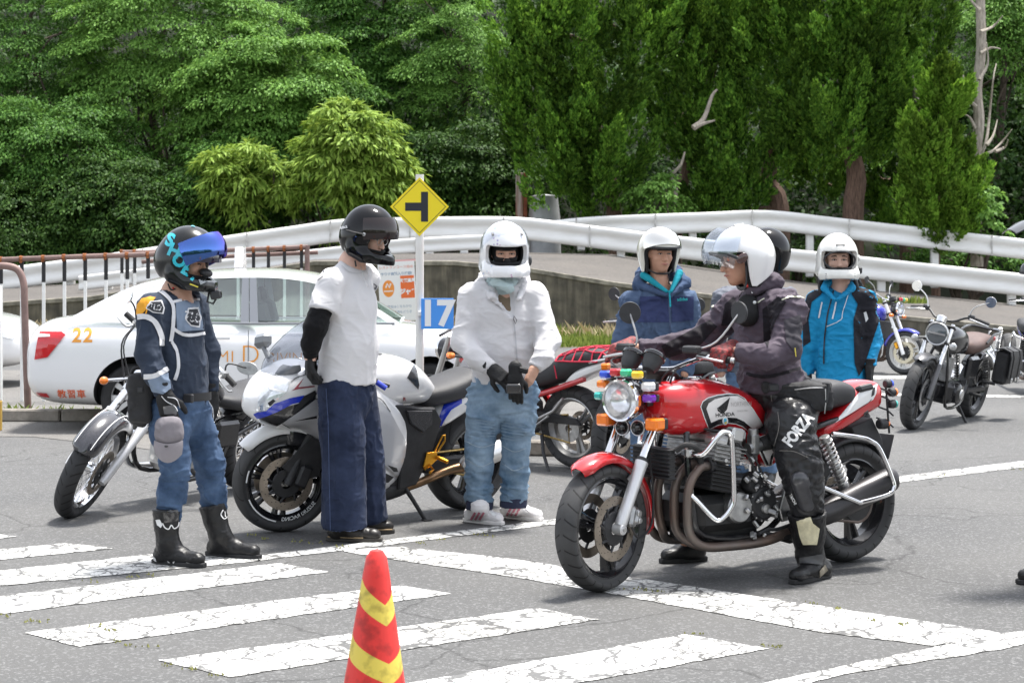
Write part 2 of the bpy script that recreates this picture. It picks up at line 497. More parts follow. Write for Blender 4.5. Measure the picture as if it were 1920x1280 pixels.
# ================================================================== SETTING
def asphalt_mat(name, base, light, tint=(1, 1, 1), sc=1.0):
 m = bpy.data.materials.new(name); m.use_nodes = True; nt = m.node_tree; b = nt.nodes['Principled BSDF']; L = nt.links.new
 tc = _n(nt, 'ShaderNodeTexCoord')
 big = _n(nt, 'ShaderNodeTexNoise', Scale=0.35, Detail=6.0, Roughness=0.62); L(tc.outputs['Object'], big.inputs['Vector'])
 fine = _n(nt, 'ShaderNodeTexNoise', Scale=150.0*sc, Detail=3.0, Roughness=0.7); L(tc.outputs['Object'], fine.inputs['Vector'])
 vor = _n(nt, 'ShaderNodeTexVoronoi', Scale=95.0*sc); L(tc.outputs['Object'], vor.inputs['Vector'])
 r1 = _n(nt, 'ShaderNodeValToRGB'); e = r1.color_ramp.elements
 e[0].position = 0.30; e[0].color = c4([base*0.80*t for t in tint]); e[1].position = 0.72; e[1].color = c4([light*1.0*t for t in tint])
 L(fine.outputs[0], r1.inputs[0])
 r2 = _n(nt, 'ShaderNodeValToRGB'); e = r2.color_ramp.elements
 e[0].position = 0.28; e[0].color = (0.66, 0.67, 0.69, 1); e[1].position = 0.72; e[1].color = (1.18, 1.16, 1.12, 1); L(big.outputs[0], r2.inputs[0])
 mx = _n(nt, 'ShaderNodeMix', data_type='RGBA', blend_type='MULTIPLY'); mx.inputs[0].default_value = 1
 L(r1.outputs[0], mx.inputs[6]); L(r2.outputs[0], mx.inputs[7])
 # odd pale stones
 r3 = _n(nt, 'ShaderNodeValToRGB'); e = r3.color_ramp.elements; e[0].position = 0.80; e[0].color = (0, 0, 0, 1); e[1].position = 0.9; e[1].color = (1, 1, 1, 1)
 sx = _n(nt, 'ShaderNodeSeparateColor'); L(vor.outputs['Color'], sx.inputs[0]); L(sx.outputs[0], r3.inputs[0])
 m2 = _n(nt, 'ShaderNodeMix', data_type='RGBA'); L(r3.outputs[0], m2.inputs[0]); L(mx.outputs[2], m2.inputs[6]); m2.inputs[7].default_value = c4([light*1.22*t for t in tint])
 # hairline cracks
 wp = _n(nt, 'ShaderNodeTexNoise', Scale=1.5, Detail=4.0); L(tc.outputs['Object'], wp.inputs['Vector'])
 ad = _n(nt, 'ShaderNodeMix', data_type='RGBA', blend_type='LINEAR_LIGHT'); ad.inputs[0].default_value = 0.35; L(tc.outputs['Object'], ad.inputs[6]); L(wp.outputs['Color'], ad.inputs[7])
 vc = _n(nt, 'ShaderNodeTexVoronoi', Scale=0.42, feature='DISTANCE_TO_EDGE'); L(ad.outputs[2], vc.inputs['Vector'])
 r4 = _n(nt, 'ShaderNodeValToRGB'); e = r4.color_ramp.elements; e[0].position = 0.0; e[0].color = (0.35, 0.35, 0.35, 1); e[1].position = 0.006; e[1].color = (1, 1, 1, 1); L(vc.outputs['Distance'], r4.inputs[0])
 m3 = _n(nt, 'ShaderNodeMix', data_type='RGBA', blend_type='MULTIPLY'); m3.inputs[0].default_value = 0.75; L(m2.outputs[2], m3.inputs[6]); L(r4.outputs[0], m3.inputs[7])
 L(m3.outputs[2], b.inputs['Base Color']); b.inputs['Roughness'].default_value = 0.85
 bp = _n(nt, 'ShaderNodeBump', Strength=0.5, Distance=0.006); L(fine.outputs[0], bp.inputs['Height']); L(bp.outputs[0], b.inputs['Normal'])
 return m
M_ASPH = asphalt_mat('asphalt', 0.085, 0.118)
M_ASPH2 = asphalt_mat('pale_asphalt', 0.125, 0.15, (1.04, 1.0, 0.95))
M_RAMP = asphalt_mat('ramp_asphalt', 0.075, 0.10, (1.1, 1.0, 0.92), 0.5)
def paint_mat():
 m = bpy.data.materials.new('worn_road_paint'); m.use_nodes = True; nt = m.node_tree; b = nt.nodes['Principled BSDF']; L = nt.links.new
 tc = _n(nt, 'ShaderNodeTexCoord')
 wp = _n(nt, 'ShaderNodeTexNoise', Scale=9.0, Detail=4.0); L(tc.outputs['Object'], wp.inputs['Vector'])
 ad = _n(nt, 'ShaderNodeMix', data_type='RGBA', blend_type='LINEAR_LIGHT'); ad.inputs[0].default_value = 0.07; L(tc.outputs['Object'], ad.inputs[6]); L(wp.outputs['Color'], ad.inputs[7])
 vc = _n(nt, 'ShaderNodeTexVoronoi', Scale=4.6, feature='DISTANCE_TO_EDGE'); L(ad.outputs[2], vc.inputs['Vector'])
 v2 = _n(nt, 'ShaderNodeTexVoronoi', Scale=13.0, feature='DISTANCE_TO_EDGE'); L(ad.outputs[2], v2.inputs['Vector'])
 r1 = _n(nt, 'ShaderNodeValToRGB'); e = r1.color_ramp.elements; e[0].position = 0.020; e[0].color = (0.04, 0.04, 0.04, 1); e[1].position = 0.050; e[1].color = (1, 1, 1, 1); L(vc.outputs['Distance'], r1.inputs[0])
 r2 = _n(nt, 'ShaderNodeValToRGB'); e = r2.color_ramp.elements; e[0].position = 0.016; e[0].color = (0.08, 0.08, 0.08, 1); e[1].position = 0.080; e[1].color = (1, 1, 1, 1); L(v2.outputs['Distance'], r2.inputs[0])
 pn = _n(nt, 'ShaderNodeTexNoise', Scale=2.2, Detail=3.0); L(tc.outputs['Object'], pn.inputs['Vector'])
 r3 = _n(nt, 'ShaderNodeValToRGB'); e = r3.color_ramp.elements; e[0].position = 0.50; e[1].position = 0.64; L(pn.outputs[0], r3.inputs[0])
 mxa = _n(nt, 'ShaderNodeMath', operation='MAXIMUM'); L(r2.outputs[0], mxa.inputs[0]); L(r3.outputs[0], mxa.inputs[1])
 mu = _n(nt, 'ShaderNodeMath', operation='MULTIPLY'); L(r1.outputs[0], mu.inputs[0]); L(mxa.outputs[0], mu.inputs[1])
 fn = _n(nt, 'ShaderNodeTexNoise', Scale=70.0, Detail=5.0, Roughness=0.75); L(tc.outputs['Object'], fn.inputs['Vector'])
 r4 = _n(nt, 'ShaderNodeValToRGB'); e = r4.color_ramp.elements; e[0].position = 0.37; e[0].color = (0.0, 0.0, 0.0, 1); e[1].position = 0.45; e[1].color = (1, 1, 1, 1); L(fn.outputs[0], r4.inputs[0])
 mu2 = _n(nt, 'ShaderNodeMath', operation='MULTIPLY'); L(mu.outputs[0], mu2.inputs[0]); L(r4.outputs[0], mu2.inputs[1])
 mx = _n(nt, 'ShaderNodeMix', data_type='RGBA'); L(mu2.outputs[0], mx.inputs[0]); mx.inputs[6].default_value = (0.10, 0.10, 0.10, 1); mx.inputs[7].default_value = (0.74, 0.74, 0.72, 1)
 dn = _n(nt, 'ShaderNodeTexNoise', Scale=1.1, Detail=7.0, Roughness=0.7); L(tc.outputs['Object'], dn.inputs['Vector']); r5 = _n(nt, 'ShaderNodeValToRGB'); e = r5.color_ramp.elements; e[0].position = .33; e[0].color = (.62, .61, .59, 1); e[1].position = .6; e[1].color = (1, 1, 1, 1); L(dn.outputs[0], r5.inputs[0])
 m9 = _n(nt, 'ShaderNodeMix', data_type='RGBA', blend_type='MULTIPLY'); m9.inputs[0].default_value = 1; L(mx.outputs[2], m9.inputs[6]); L(r5.outputs[0], m9.inputs[7]); L(m9.outputs[2], b.inputs['Base Color']); b.inputs['Roughness'].default_value = 0.7
 bp = _n(nt, 'ShaderNodeBump', Strength=0.4, Distance=0.004); L(mu2.outputs[0], bp.inputs['Height']); L(bp.outputs[0], b.inputs['Normal'])
 return m
M_PAINT = paint_mat()
def sheet(name, pts, m, z=None, kind='structure'):
 me = bpy.data.meshes.new(name); me.from_pydata([(p[0], p[1], p[2] if z is None else z) for p in pts], [], [list(range(len(pts)))]); me.update()
 if len(me.polygons) and me.polygons[0].normal.z < 0: me.flip_normals()
 o = link(name, me, m); return tag(o, kind=kind)
sheet('ground', [(-150, -20, 0), (150, -20, 0), (150, 260, 0), (-150, 260, 0)], M_ASPH)
# pale older paving towards the training car, in front of the kerb
sheet('pavement', [gd(-700, 815, .004), gd(60, 818, .004), gd(250, 838, .004), gd(430, 862, .004), gd(880, 800, .004), gd(1120, 775, .004), gd(1150, 700, .004), gd(-700, 690, .004)], M_ASPH2)
def band(name, px, label=None):
 P = [gd(x, y, .0035) for x, y in px]; Q = []
 for i, a in enumerate(P):
  b = P[(i+1) % len(P)]; n = max(1, min(70, int((b-a).length/.05)))
  for k in range(n): Q.append(a+(b-a)*(k/n)+Vector((RNG.normal(0, .004), RNG.normal(0, .004), 0)))
 return sheet(name, Q, M_PAINT)
for px in ([(-160, 1014), (0, 1001), (33, 1005), (-150, 1024)],
           [(-260, 1054), (125, 1017), (212, 1027), (-240, 1073)],
           [(-180, 1089), (300, 1036), (480, 1046), (490, 1050), (-160, 1113)],
           [(-190, 1139), (522, 1055), (618, 1071), (-170, 1172)],
           [(45, 1185), (745, 1096), (846, 1112), (147, 1211)],
           [(295, 1237), (1008, 1139), (1122, 1160), (432, 1268)],
           [(640, 1302), (1285, 1188), (1440, 1215), (900, 1312)]):
 band('crosswalk_stripe', px)
band('painted_line', [(484, 1041), (1930, 862), (1930, 874), (484, 1050)])
band('painted_line', [(1400, 1285), (1755, 1211), (1960, 1172), (1960, 1196), (1890, 1214), (1585, 1262), (1470, 1292)])
band('painted_line', [(640, 1030), (752, 1024), (960, 1047), (1210, 1085), (1485, 1127), (1790, 1172), (1880, 1186), (1752, 1209.5), (1540, 1184), (1145, 1112), (960, 1080), (660, 1036)])
band('painted_line', [(1650, 737), (1960, 741), (1960, 746), (1650, 741)])
band('painted_line', [(1540, 706), (1700, 704), (1700, 710), (1540, 711)])
# moss in the joints of the paint
M_MOSS = mat('moss', (0.20, 0.20, 0.06), 0.9, var=0.4, vscale=40)
mo = MB(); rr = random.Random(3)
for x, y in [(14, 1157), (60, 1167), (75, 1168), (170, 1176), (205, 1184), (225, 1206), (240, 1212), (275, 1214), (310, 1250), (360, 1255), (400, 1268), (255, 1083), (275, 1080), (170, 1092), (470, 1005), (500, 1010), (560, 1017), (590, 1020), (640, 1027), (790, 1020), (830, 1012), (900, 1004), (920, 1007), (1190, 1107), (1215, 1108), (1240, 1110), (1520, 1134), (1565, 1143), (1640, 1165), (1690, 1172), (1440, 1213), (1460, 1215), (1300, 1192), (1905, 880), (1770, 893), (1660, 915)]:
 for _ in range(6):
  c = gd(x+rr.gauss(0, 9), y+rr.gauss(0, 1.6)); a = rr.random()*6; q = rr.uniform(.003, .009)
  mo.add([(c.x+q*math.cos(a), c.y+q*math.sin(a), .006), (c.x+q*math.cos(a+2), c.y+q*math.sin(a+2), .006), (c.x+q*math.cos(a+4), c.y+q*math.sin(a+4), .006), (c.x, c.y, .016)], [(0, 1, 3), (1, 2, 3), (2, 0, 3)])
tag(mo.build('moss', M_MOSS), 'yellow green moss growing in the cracks beside the road paint', 'moss', kind='stuff')
# kerbs
M_CONC = mat('weathered_concrete', (0.22, 0.20, 0.175), 0.9, var=0.45, vscale=6, bump=0.5, bscale=40)
def kerb(a, b, n):
 a = Vector(a); b = Vector(b); d = (b-a)/n; ang = math.atan2(d.y, d.x)
 k = bpy.data.objects.new('kerb', None); COL.objects.link(k); tag(k, kind='structure'); k.location = a; k.rotation_euler = (0, 0, ang)
 base = None
 for i in range(n):
  if base is None:
   base = MB().box((d.length/2, 0, .06), (d.length-.012, .15, .12), bev=.015).build('kerb_stone', M_CONC, k)
  else:
   o = base.copy(); COL.objects.link(o); o.parent = k; o.location = (d.length*i, 0, 0)
kerb((-8.0, 17.75, 0), (-3.75, 17.55, 0), 7)
kerb((-2.6, 15.05, 0), (.62, 14.45, 0), 5)
# retaining wall of the practice ramp
def wall_mat():
 m = bpy.data.materials.new('stained_concrete'); m.use_nodes = True; nt = m.node_tree; b = nt.nodes['Principled BSDF']; L = nt.links.new
 tc = _n(nt, 'ShaderNodeTexCoord'); mp = _n(nt, 'ShaderNodeMapping'); mp.inputs['Scale'].default_value = (2.6, 1, 0.22); L(tc.outputs['Object'], mp.inputs[0])
 n1 = _n(nt, 'ShaderNodeTexNoise', Scale=1.6, Detail=8.0, Roughness=0.7); L(mp.outputs[0], n1.inputs['Vector'])
 n2 = _n(nt, 'ShaderNodeTexNoise', Scale=3.0, Detail=6.0); L(tc.outputs['Object'], n2.inputs['Vector'])
 r = _n(nt, 'ShaderNodeValToRGB'); e = r.color_ramp.elements; e[0].position = .30; e[0].color = (.035, .033, .028, 1); e[1].position = .66; e[1].color = (.17, .155, .125, 1)
 L(n1.outputs[0], r.inputs[0])
 r2 = _n(nt, 'ShaderNodeValToRGB'); e = r2.color_ramp.elements; e[0].position = .35; e[0].color = (.62, .62, .6, 1); e[1].position = .7; e[1].color = (1.35, 1.3, 1.2, 1); L(n2.outputs[0], r2.inputs[0])
 mx = _n(nt, 'ShaderNodeMix', data_type='RGBA', blend_type='MULTIPLY'); mx.inputs[0].default_value = 1; L(r.outputs[0], mx.inputs[6]); L(r2.outputs[0], mx.inputs[7])
 L(mx.outputs[2], b.inputs['Base Color']); b.inputs['Roughness'].default_value = .9
 bp = _n(nt, 'ShaderNodeBump', Strength=.4, Distance=.02); L(n2.outputs[0], bp.inputs['Height']); L(bp.outputs[0], b.inputs['Normal'])
 return m
WY, DY = 38.0, 45.0
wtop = [(-500, 606), (-200, 590), (0, 566), (170, 555), (400, 518), (590, 489), (850, 489), (980, 500), (1150, 528), (1500, 573), (1920, 613), (2100, 624)]
dfar = [(-500, 570), (-200, 555), (0, 540), (170, 530), (400, 500), (590, 478), (850, 474), (980, 473), (1150, 477), (1500, 528), (1920, 572), (2100, 592)]
wt = [at(x, y, WY) for x, y in wtop]; df = [at(x, y, DY) for x, y in dfar]
wr = thing('retaining_wall', (0, WY, 0), 'long stained grey concrete retaining wall holding up the ramp behind the grass strip', 'wall')
b = MB()
for i in range(len(wt)-1):
 p, q = wt[i], wt[i+1]
 V = [(p.x, 0, -.1), (q.x, 0, -.1), (q.x, 0, q.z-.09), (p.x, 0, p.z-.09), (p.x, .35, -.1), (q.x, .35, -.1), (q.x, .35, q.z-.09), (p.x, .35, p.z-.09)]
 b.add(V, [(0,1,2,3), (3,2,6,7), (5,4,7,6)])
M_WALL = wall_mat()
b.build('wall_face', M_WALL, wr, smooth=False)
b = MB()
for i in range(len(wt)-1):
 p, q = wt[i], wt[i+1]
 V = [(p.x, -.03, p.z-.09), (q.x, -.03, q.z-.09), (q.x, -.03, q.z-.01), (p.x, -.03, p.z-.01), (p.x, 0.0, p.z), (q.x, 0.0, q.z), (q.x, .37, q.z), (p.x, .37, p.z), (p.x, .37, p.z-.2), (q.x, .37, q.z-.2)]
 b.add(V, [(0,1,2,3), (3,2,5,4), (4,5,6,7), (7,6,9,8), (1,0,8,9)])
b.build('coping', mat('mossy_coping', (.20, .185, .15), .9, var=.5, vscale=5, bump=.4, bscale=20), wr, smooth=False)
# ramp deck
me = bpy.data.meshes.new('ramp')
V = []; Fs = []
n = len(wt)
for i in range(n):
 p = wt[i]; q = df[i]
 V += [(p.x, WY+.36, p.z-.004), (q.x, DY, q.z), (q.x, DY+.3, -.2)]
for i in range(n-1):
 a = 3*i; Fs += [(a, a+3, a+4, a+1), (a+1, a+4, a+5, a+2)]
me.from_pydata(V, [], Fs); me.update()
tag(link('ramp', me, M_RAMP), kind='structure')
# guard rails: W-beam on posts
M_RAIL = mat('white_rail_paint', (.80, .80, .79), .45, col2=(.68, .67, .64), vscale=1.1, rvar=.1, stretch=(1, 1, 5))
M_SPLICE = mat('rail_joint_dirt', (.50, .49, .47), .7, var=.3, vscale=9)
def guard_rail(label, top, hpx, Y, posts, ground):
 """top: photo points of the beam's upper edge; hpx its height there"""
 g = thing('guard_rail', (at(top[0][0], top[0][1], Y).x, Y, 0), label, 'guard rail', group='white guard rails along the ramps')
 o = g.location.copy()
 hb = hpx*Y/F_PX
 prof = [(0.0, 0), (.045, .02), (.075, .12), (.075, .24), (.03, .36), (0.0, .44), (0.0, .56), (.03, .64), (.075, .76), (.075, .88), (.045, .98), (0.0, 1)]
 b = MB(); rings = []
 P = spline(np.array([at(x, y, Y)[:] for x, y in top]), 4)
 for p in P:
  rings.append([(p[0]-o.x, -f*1.6*hb, p[2]-hb*t-o.z) for f, t in prof]+[(p[0]-o.x, -f*1.6*hb+.05, p[2]-hb*t-o.z) for f, t in prof[::-1]])
 b.rings(rings); b.build('beam', M_RAIL, g, sharp=50)
 for q in P[3::6]:
  MB().box((q[0]-o.x, -.5*.15*hb, q[2]-hb*.5-o.z), (.035, .16*hb, hb*.97), bev=.004).build('splice', M_SPLICE, g)
 for (x, yb) in posts:
  tp = np.interp(x, [t[0] for t in top], [t[1] for t in top])
  a = at(x, tp+4, Y)-o; c = at(x, yb, Y)-o
  MB().box(((a.x+c.x)/2, .17, (a.z+c.z)/2), (.19, .19, a.z-c.z), bev=.03).build('post', M_RAIL, g)
 return g
guard_rail('long white guard rail cresting in the middle behind the yellow sign', [(-400, 560), (-150, 526), (0, 503), (170, 480), (300, 461), (430, 441), (560, 422), (640, 411), (740, 408), (860, 406), (972, 407), (1080, 419), (1200, 434), (1480, 466), (1920, 513), (2200, 545)], 42, DY-.4,
           [(130, 575), (870, 490), (805, 490), (1165, 500), (1390, 540), (1655, 590), (480, 500), (1900, 600)], 0)
guard_rail('shorter white guard rail sloping below the longest one at the left of the sign', [(148, 517), (300, 499), (634, 462), (727, 450), (800, 445), (905, 440), (985, 440)], 28, WY+2.2,
           [(200, 560), (420, 530), (560, 505), (690, 495)], 0)
guard_rail('highest white guard rail on the right bent at a corner below the junipers', [(1030, 414), (1100, 407), (1200, 402), (1320, 398), (1440, 394), (1560, 407), (1700, 423), (1920, 448), (2200, 480)], 38, DY+.75,
           [(1090, 470), (1300, 480), (1520, 520), (1755, 540), (1960, 560)], 0)
# utility column and rusty channel behind the rail
uc = thing('concrete_column', at(1010, 470, 48.5)*1, 'stout grey concrete column with a rusty steel channel behind the guard rail', 'column')
uc.location.z = 0
b = MB(); b.lathe([(.0, 0), (.47, 0), (.44, 2.6), (.36, 3.3), (.0, 3.35)], (.15, 0, 0), (0, 0, 1), 28); b.build('column', mat('grey_concrete_column', (.36, .37, .38), .8, var=.25, vscale=2, bump=.2), uc)
b = MB(); b.box((-.52, -.3, 1.95), (.19, .12, 3.9), bev=.01); b.build('channel_steel', mat('rusty_white_steel', (.62, .60, .57), .8, col2=(.22, .07, .03), vscale=1.2, stretch=(8, 1, .5), bump=.3), uc)
b = MB(); b.box((-.36, -.36, 2.0), (.1, .05, 3.8), bev=.01); b.build('rust_strip', mat('rust', (.20, .06, .03), .9, var=.5, vscale=5, bump=.4), uc)
# ------------------------------------------------------------------ fence of slats behind the training car
M_FPIPE = mat('brown_fence_pipe', (.20, .13, .115), .6, var=.25, vscale=6)
M_FRUST = mat('fence_rust', (.22, .075, .025), .9, var=.6, vscale=30, bump=.5)
M_BLACKTAPE = mat('black_tape', (.02, .02, .022), .6)
M_WHITEP = mat('white_fence_paint', (.78, .78, .76), .6, var=.06)
def slat_fence(label, pts, xs, Y, low=None, post=None):
 a = at(pts[0][0], pts[0][1], Y); f = thing('slat_fence', (a.x, Y, 0), label, 'fence'); o = f.location
 b = MB(); b.tube([at(x, y, Y)-o for x, y in pts], .030, 10); b.build('top_rail', M_FPIPE, f)
 if low: b = MB(); b.tube([at(x, y, Y+.1)-o for x, y in low], .028, 10); b.build('lower_rail', M_FPIPE, f)
 for x in xs:
  y = np.interp(x, [p[0] for p in pts], [p[1] for p in pts]); p = at(x, y, Y)-o
  s = MB().box((p.x, .02, (p.z-.26)/2), (.035, .02, p.z-.27), bev=.004).build('slat', M_WHITEP, f)
  MB().box((p.x, .02, p.z-.14), (.040, .026, .25), bev=.004).build('tape', M_BLACKTAPE, s)
  MB().tube([(p.x-.018, 0, p.z), (p.x+.018, 0, p.z)], .038, 10).build('clamp', M_FRUST, s)
  MB().box((p.x, -.03, p.z-.02), (.03, .02, .05), bev=.004).build('bolt', M_FRUST, s)
 for x in (post or []):
  y = np.interp(x, [p[0] for p in pts], [p[1] for p in pts]); p = at(x, y-3, Y)-o
  MB().tube([(p.x, .0, 0), (p.x, .0, p.z)], .032, 10).build('post', M_FPIPE, f)
slat_fence('slatted fence on a brown pipe behind the left half of the white training car', [(-120, 493), (0, 487), (160, 481), (310, 476), (390, 471)], [-38, 1, 40, 81, 120, 159, 198, 238, 277], 20.0, post=(-80, 385))
slat_fence('short slatted fence ending in a rusty post above the car roof', [(226, 473), (330, 472), (460, 468), (577, 463)], [228, 252, 446, 475, 503, 533, 565], 23.0, low=[(266, 491), (330, 486), (462, 479), (596, 473)], post=(576,))
hp = thing('pipe_hoop', (at(53, 784, 18.2).x, 18.2, 0), 'bent brown pipe hoop standing at the tail of the training car', 'hoop')
o = hp.location
MB().tube([at(x, y, 18.2)-o for x, y in [(-120, 499), (-20, 499), (14, 499), (34, 507), (44, 530), (46, 570), (50, 700)]]+[Vector((0, 0, .0))], .036, 12, smooth=5).build('hoop', M_FPIPE, hp)
mp_ = thing('marker_post', (at(1, 740, 16.6).x, 16.6, 0), 'white marker post with a yellow foot at the left edge of the picture', 'post')
MB().box((-.02, 0, .80), (.055, .055, 1.05), bev=.01).build('shaft', M_WHITEP, mp_)
MB().box((-.02, 0, .14), (.06, .06, .28), bev=.01).build('foot', mat('yellow_ochre', (.6, .38, .08), .6), mp_)
# ------------------------------------------------------------------ road sign, number plate, advert board
M_YEL = mat('sign_yellow', (.86, .68, .02), .35, var=.03, vscale=3)
M_SBLK = mat('sign_black', (.02, .022, .03), .4)
M_POLE = mat('white_sign_pole', (.78, .78, .77), .5, col2=(.70, .66, .6), vscale=3)
SGY = 14.0
sg = thing('road_sign', (at(787, 700, SGY).x, SGY, 0), 'yellow diamond junction sign with black sideways T on a white pole', 'road sign'); o = sg.location
b = MB(); b.tube([(0, 0, 0), (0, 0, 2.22)], .032, 14); b.build('pole', M_POLE, sg)
cz = at(786, 388, SGY).z; hw = .222
dm = lambda r: [(0, -r), (r, 0), (0, r), (-r, 0)]
pl = MB().prism(dm(hw*1.02), (0, -.036, cz), (1, 0, 0), (0, 0, 1), .006, .001).build('sign_plate', M_YEL, sg)
U, Vv = (1, 0, 0), (0, 0, 1)
def ringp(r1, r2):
 a, c = dm(r1), dm(r2); return [[a[i], a[(i+1) % 4], c[(i+1) % 4], c[i]] for i in range(4)]
flat_art('black_border', poly_flat(ringp(hw*.92, hw*.895)), M_SBLK, pl, (0, -.0405, cz), U, Vv)
flat_art('black_symbol', poly_flat([[(-.110, -.032), (.012, -.032), (.012, .032), (-.110, .032)], [(.012, -.115), (.066, -.115), (.066, .115), (.012, .115)]]), M_SBLK, pl, (0, -.0405, cz), U, Vv)
M_BLUE = mat('plate_blue', (.07, .30, .80), .4); M_PW = mat('plate_white', (.82, .82, .82), .5)
npx = thing('number_plate', at(818, 588, SGY-.07), 'small blue plate with white number 17 fixed beside the sign pole', 'number plate'); npx.location = at(820, 588, SGY-.07)
MB().box((.0, 0, 0), (.25, .006, .236), bev=.002).build('plate', M_BLUE, npx)
flat_art('digits', text_flat('17', .27, bold=.010), M_PW, npx, (-.005, -.0045, -.005), U, Vv)
MB().box((-.10, .030, 0), (.10, .05, .04), bev=.004).build('bracket', M_POLE, npx)
ad = thing('advert_board', (at(745, 600, 35.5).x, 35.5, 0), 'white advertising board with orange print standing in the grass by the wall', 'board'); o = ad.location
c = at(745, 546, 35.5)-o; BW, BH = .72, 1.17; tl = Matrix.Rotation(R(-3), 3, 'Y')
brd = MB().box(c, (BW, .03, BH), rot=tl, bev=.006).build('panel', mat('board_white', (.80, .79, .79), .6), ad)
MB().box(c+Vector((0, .012, BH/2+.012)), (BW+.03, .05, .03), rot=tl).build('board_frame', mat('board_pink_edge', (.7, .35, .35), .6), ad)
for sx in (-.3, .3): MB().box((c.x+sx+.01, .03, .2), (.035, .035, .5)).build('leg', M_POLE, ad)
UB = tl @ Vector((1, 0, 0)); VB = tl @ Vector((0, 0, 1)); OB = c+Vector((0, -.0165, 0))
M_OR = mat('print_orange', (.80, .28, .05), .6); M_ORR = mat('print_red_orange', (.78, .16, .04), .6); M_PBL = mat('print_blue_grey', (.35, .42, .52), .6); M_PRD = mat('print_faded_red', (.75, .42, .36), .6)
cir = lambda x, y, a, b2, n=24: [(x+a*math.cos(i*2*PI/n), y+b2*math.sin(i*2*PI/n)) for i in range(n)]
flat_art('heading_lettering', text_flat('レストランコース始め', .068, .002), M_PRD, brd, OB+VB*.47, UB, VB)
flat_art('second_lettering', text_flat('サウナ無料入り放題!', .066, .003), M_PBL, brd, OB+VB*.34, UB, VB)
flat_art('round_emblem', poly_flat(cir(-.17, .0, .115, .165)), M_OR, brd, OB+VB*.06, UB, VB)
flat_art('emblem_figure', poly_flat([s_ for s_ in stroke([(-.22, .02), (-.19, .10), (-.15, .02), (-.12, .10)], .03, sub=1)]+[[(-.26, -.06), (-.08, -.06), (-.08, -.04), (-.26, -.04)]]), M_PW, brd, OB+VB*.06+Vector((0, -.003, 0)), UB, VB)
flat_art('orange_block', poly_flat([(.07, -.19), (.34, -.19), (.34, .25), (.07, .25)]), M_ORR, brd, OB+VB*.05, UB, VB)
flat_art('block_lettering', text_flat('天然温泉', .078, .004), M_PW, brd, OB+VB*.20+UB*.205+Vector((0, -.003, 0)), UB, VB)
flat_art('block_logo_lettering', text_flat('ジャブ', .115, .008, shear=.2), M_PW, brd, OB-VB*.02+UB*.205+Vector((0, -.003, 0)), UB, VB)
for k, (t, dz) in enumerate((('お風呂はこちらから', -.30), ('大人も子供もどうぞ', -.41))): flat_art('small_lettering', text_flat(t, .06, .001), M_PBL, brd, OB+VB*dz, UB, VB)
# ------------------------------------------------------------------ traffic cone
def cone_mat():
 m = bpy.data.materials.new('cone_stripes'); m.use_nodes = True; nt = m.node_tree; b = nt.nodes['Principled BSDF']; L = nt.links.new
 tc = _n(nt, 'ShaderNodeTexCoord'); s = _n(nt, 'ShaderNodeSeparateXYZ'); L(tc.outputs['Object'], s.inputs[0])
 ng = _n(nt, 'ShaderNodeMath', operation='MULTIPLY'); ng.inputs[1].default_value = -1; L(s.outputs[1], ng.inputs[0])
 an = _n(nt, 'ShaderNodeMath', operation='ARCTAN2'); L(s.outputs[0], an.inputs[0]); L(ng.outputs[0], an.inputs[1])
 su = _n(nt, 'ShaderNodeMath', operation='SUBTRACT'); L(an.outputs[0], su.inputs[0]); su.inputs[1].default_value = .62
 ab = _n(nt, 'ShaderNodeMath', operation='ABSOLUTE'); L(su.outputs[0], ab.inputs[0])
 ma = _n(nt, 'ShaderNodeMath', operation='MULTIPLY_ADD'); ma.inputs[1].default_value = -.038; L(ab.outputs[0], ma.inputs[0]); L(s.outputs[2], ma.inputs[2])
 dv = _n(nt, 'ShaderNodeMath', operation='MULTIPLY_ADD'); dv.inputs[1].default_value = 1/.166; dv.inputs[2].default_value = .04; L(ma.outputs[0], dv.inputs[0])
 fr = _n(nt, 'ShaderNodeMath', operation='FRACT'); L(dv.outputs[0], fr.inputs[0])
 lt = _n(nt, 'ShaderNodeMath', operation='LESS_THAN'); lt.inputs[1].default_value = .36; L(fr.outputs[0], lt.inputs[0])
 top = _n(nt, 'ShaderNodeMath', operation='LESS_THAN'); top.inputs[1].default_value = .62; L(s.outputs[2], top.inputs[0])
 mu = _n(nt, 'ShaderNodeMath', operation='MULTIPLY'); L(lt.outputs[0], mu.inputs[0]); L(top.outputs[0], mu.inputs[1])
 nz = _n(nt, 'ShaderNodeTexNoise', Scale=25.0, Detail=5.0); L(tc.outputs['Object'], nz.inputs['Vector'])
 rp = _n(nt, 'ShaderNodeValToRGB'); e = rp.color_ramp.elements; e[0].position = .34; e[0].color = (.62, .60, .58, 1); e[1].position = .52; e[1].color = (1.03, 1.03, 1.03, 1); L(nz.outputs[0], rp.inputs[0])
 mx = _n(nt, 'ShaderNodeMix', data_type='RGBA'); L(mu.outputs[0], mx.inputs[0]); mx.inputs[6].default_value = (.72, .032, .026, 1); mx.inputs[7].default_value = (.74, .58, .09, 1)
 m2 = _n(nt, 'ShaderNodeMix', data_type='RGBA', blend_type='MULTIPLY'); m2.inputs[0].default_value = 1; L(mx.outputs[2], m2.inputs[6]); L(rp.outputs[0], m2.inputs[7])
 L(m2.outputs[2], b.inputs['Base Color']); b.inputs['Roughness'].default_value = .45
 return m
CY = 5.32
co = thing('traffic_cone', (at(699, 900, CY).x, CY, 0), 'red traffic cone with yellow chevron bands in the foreground', 'traffic cone'); co.rotation_euler = (0, R(.9), 0)
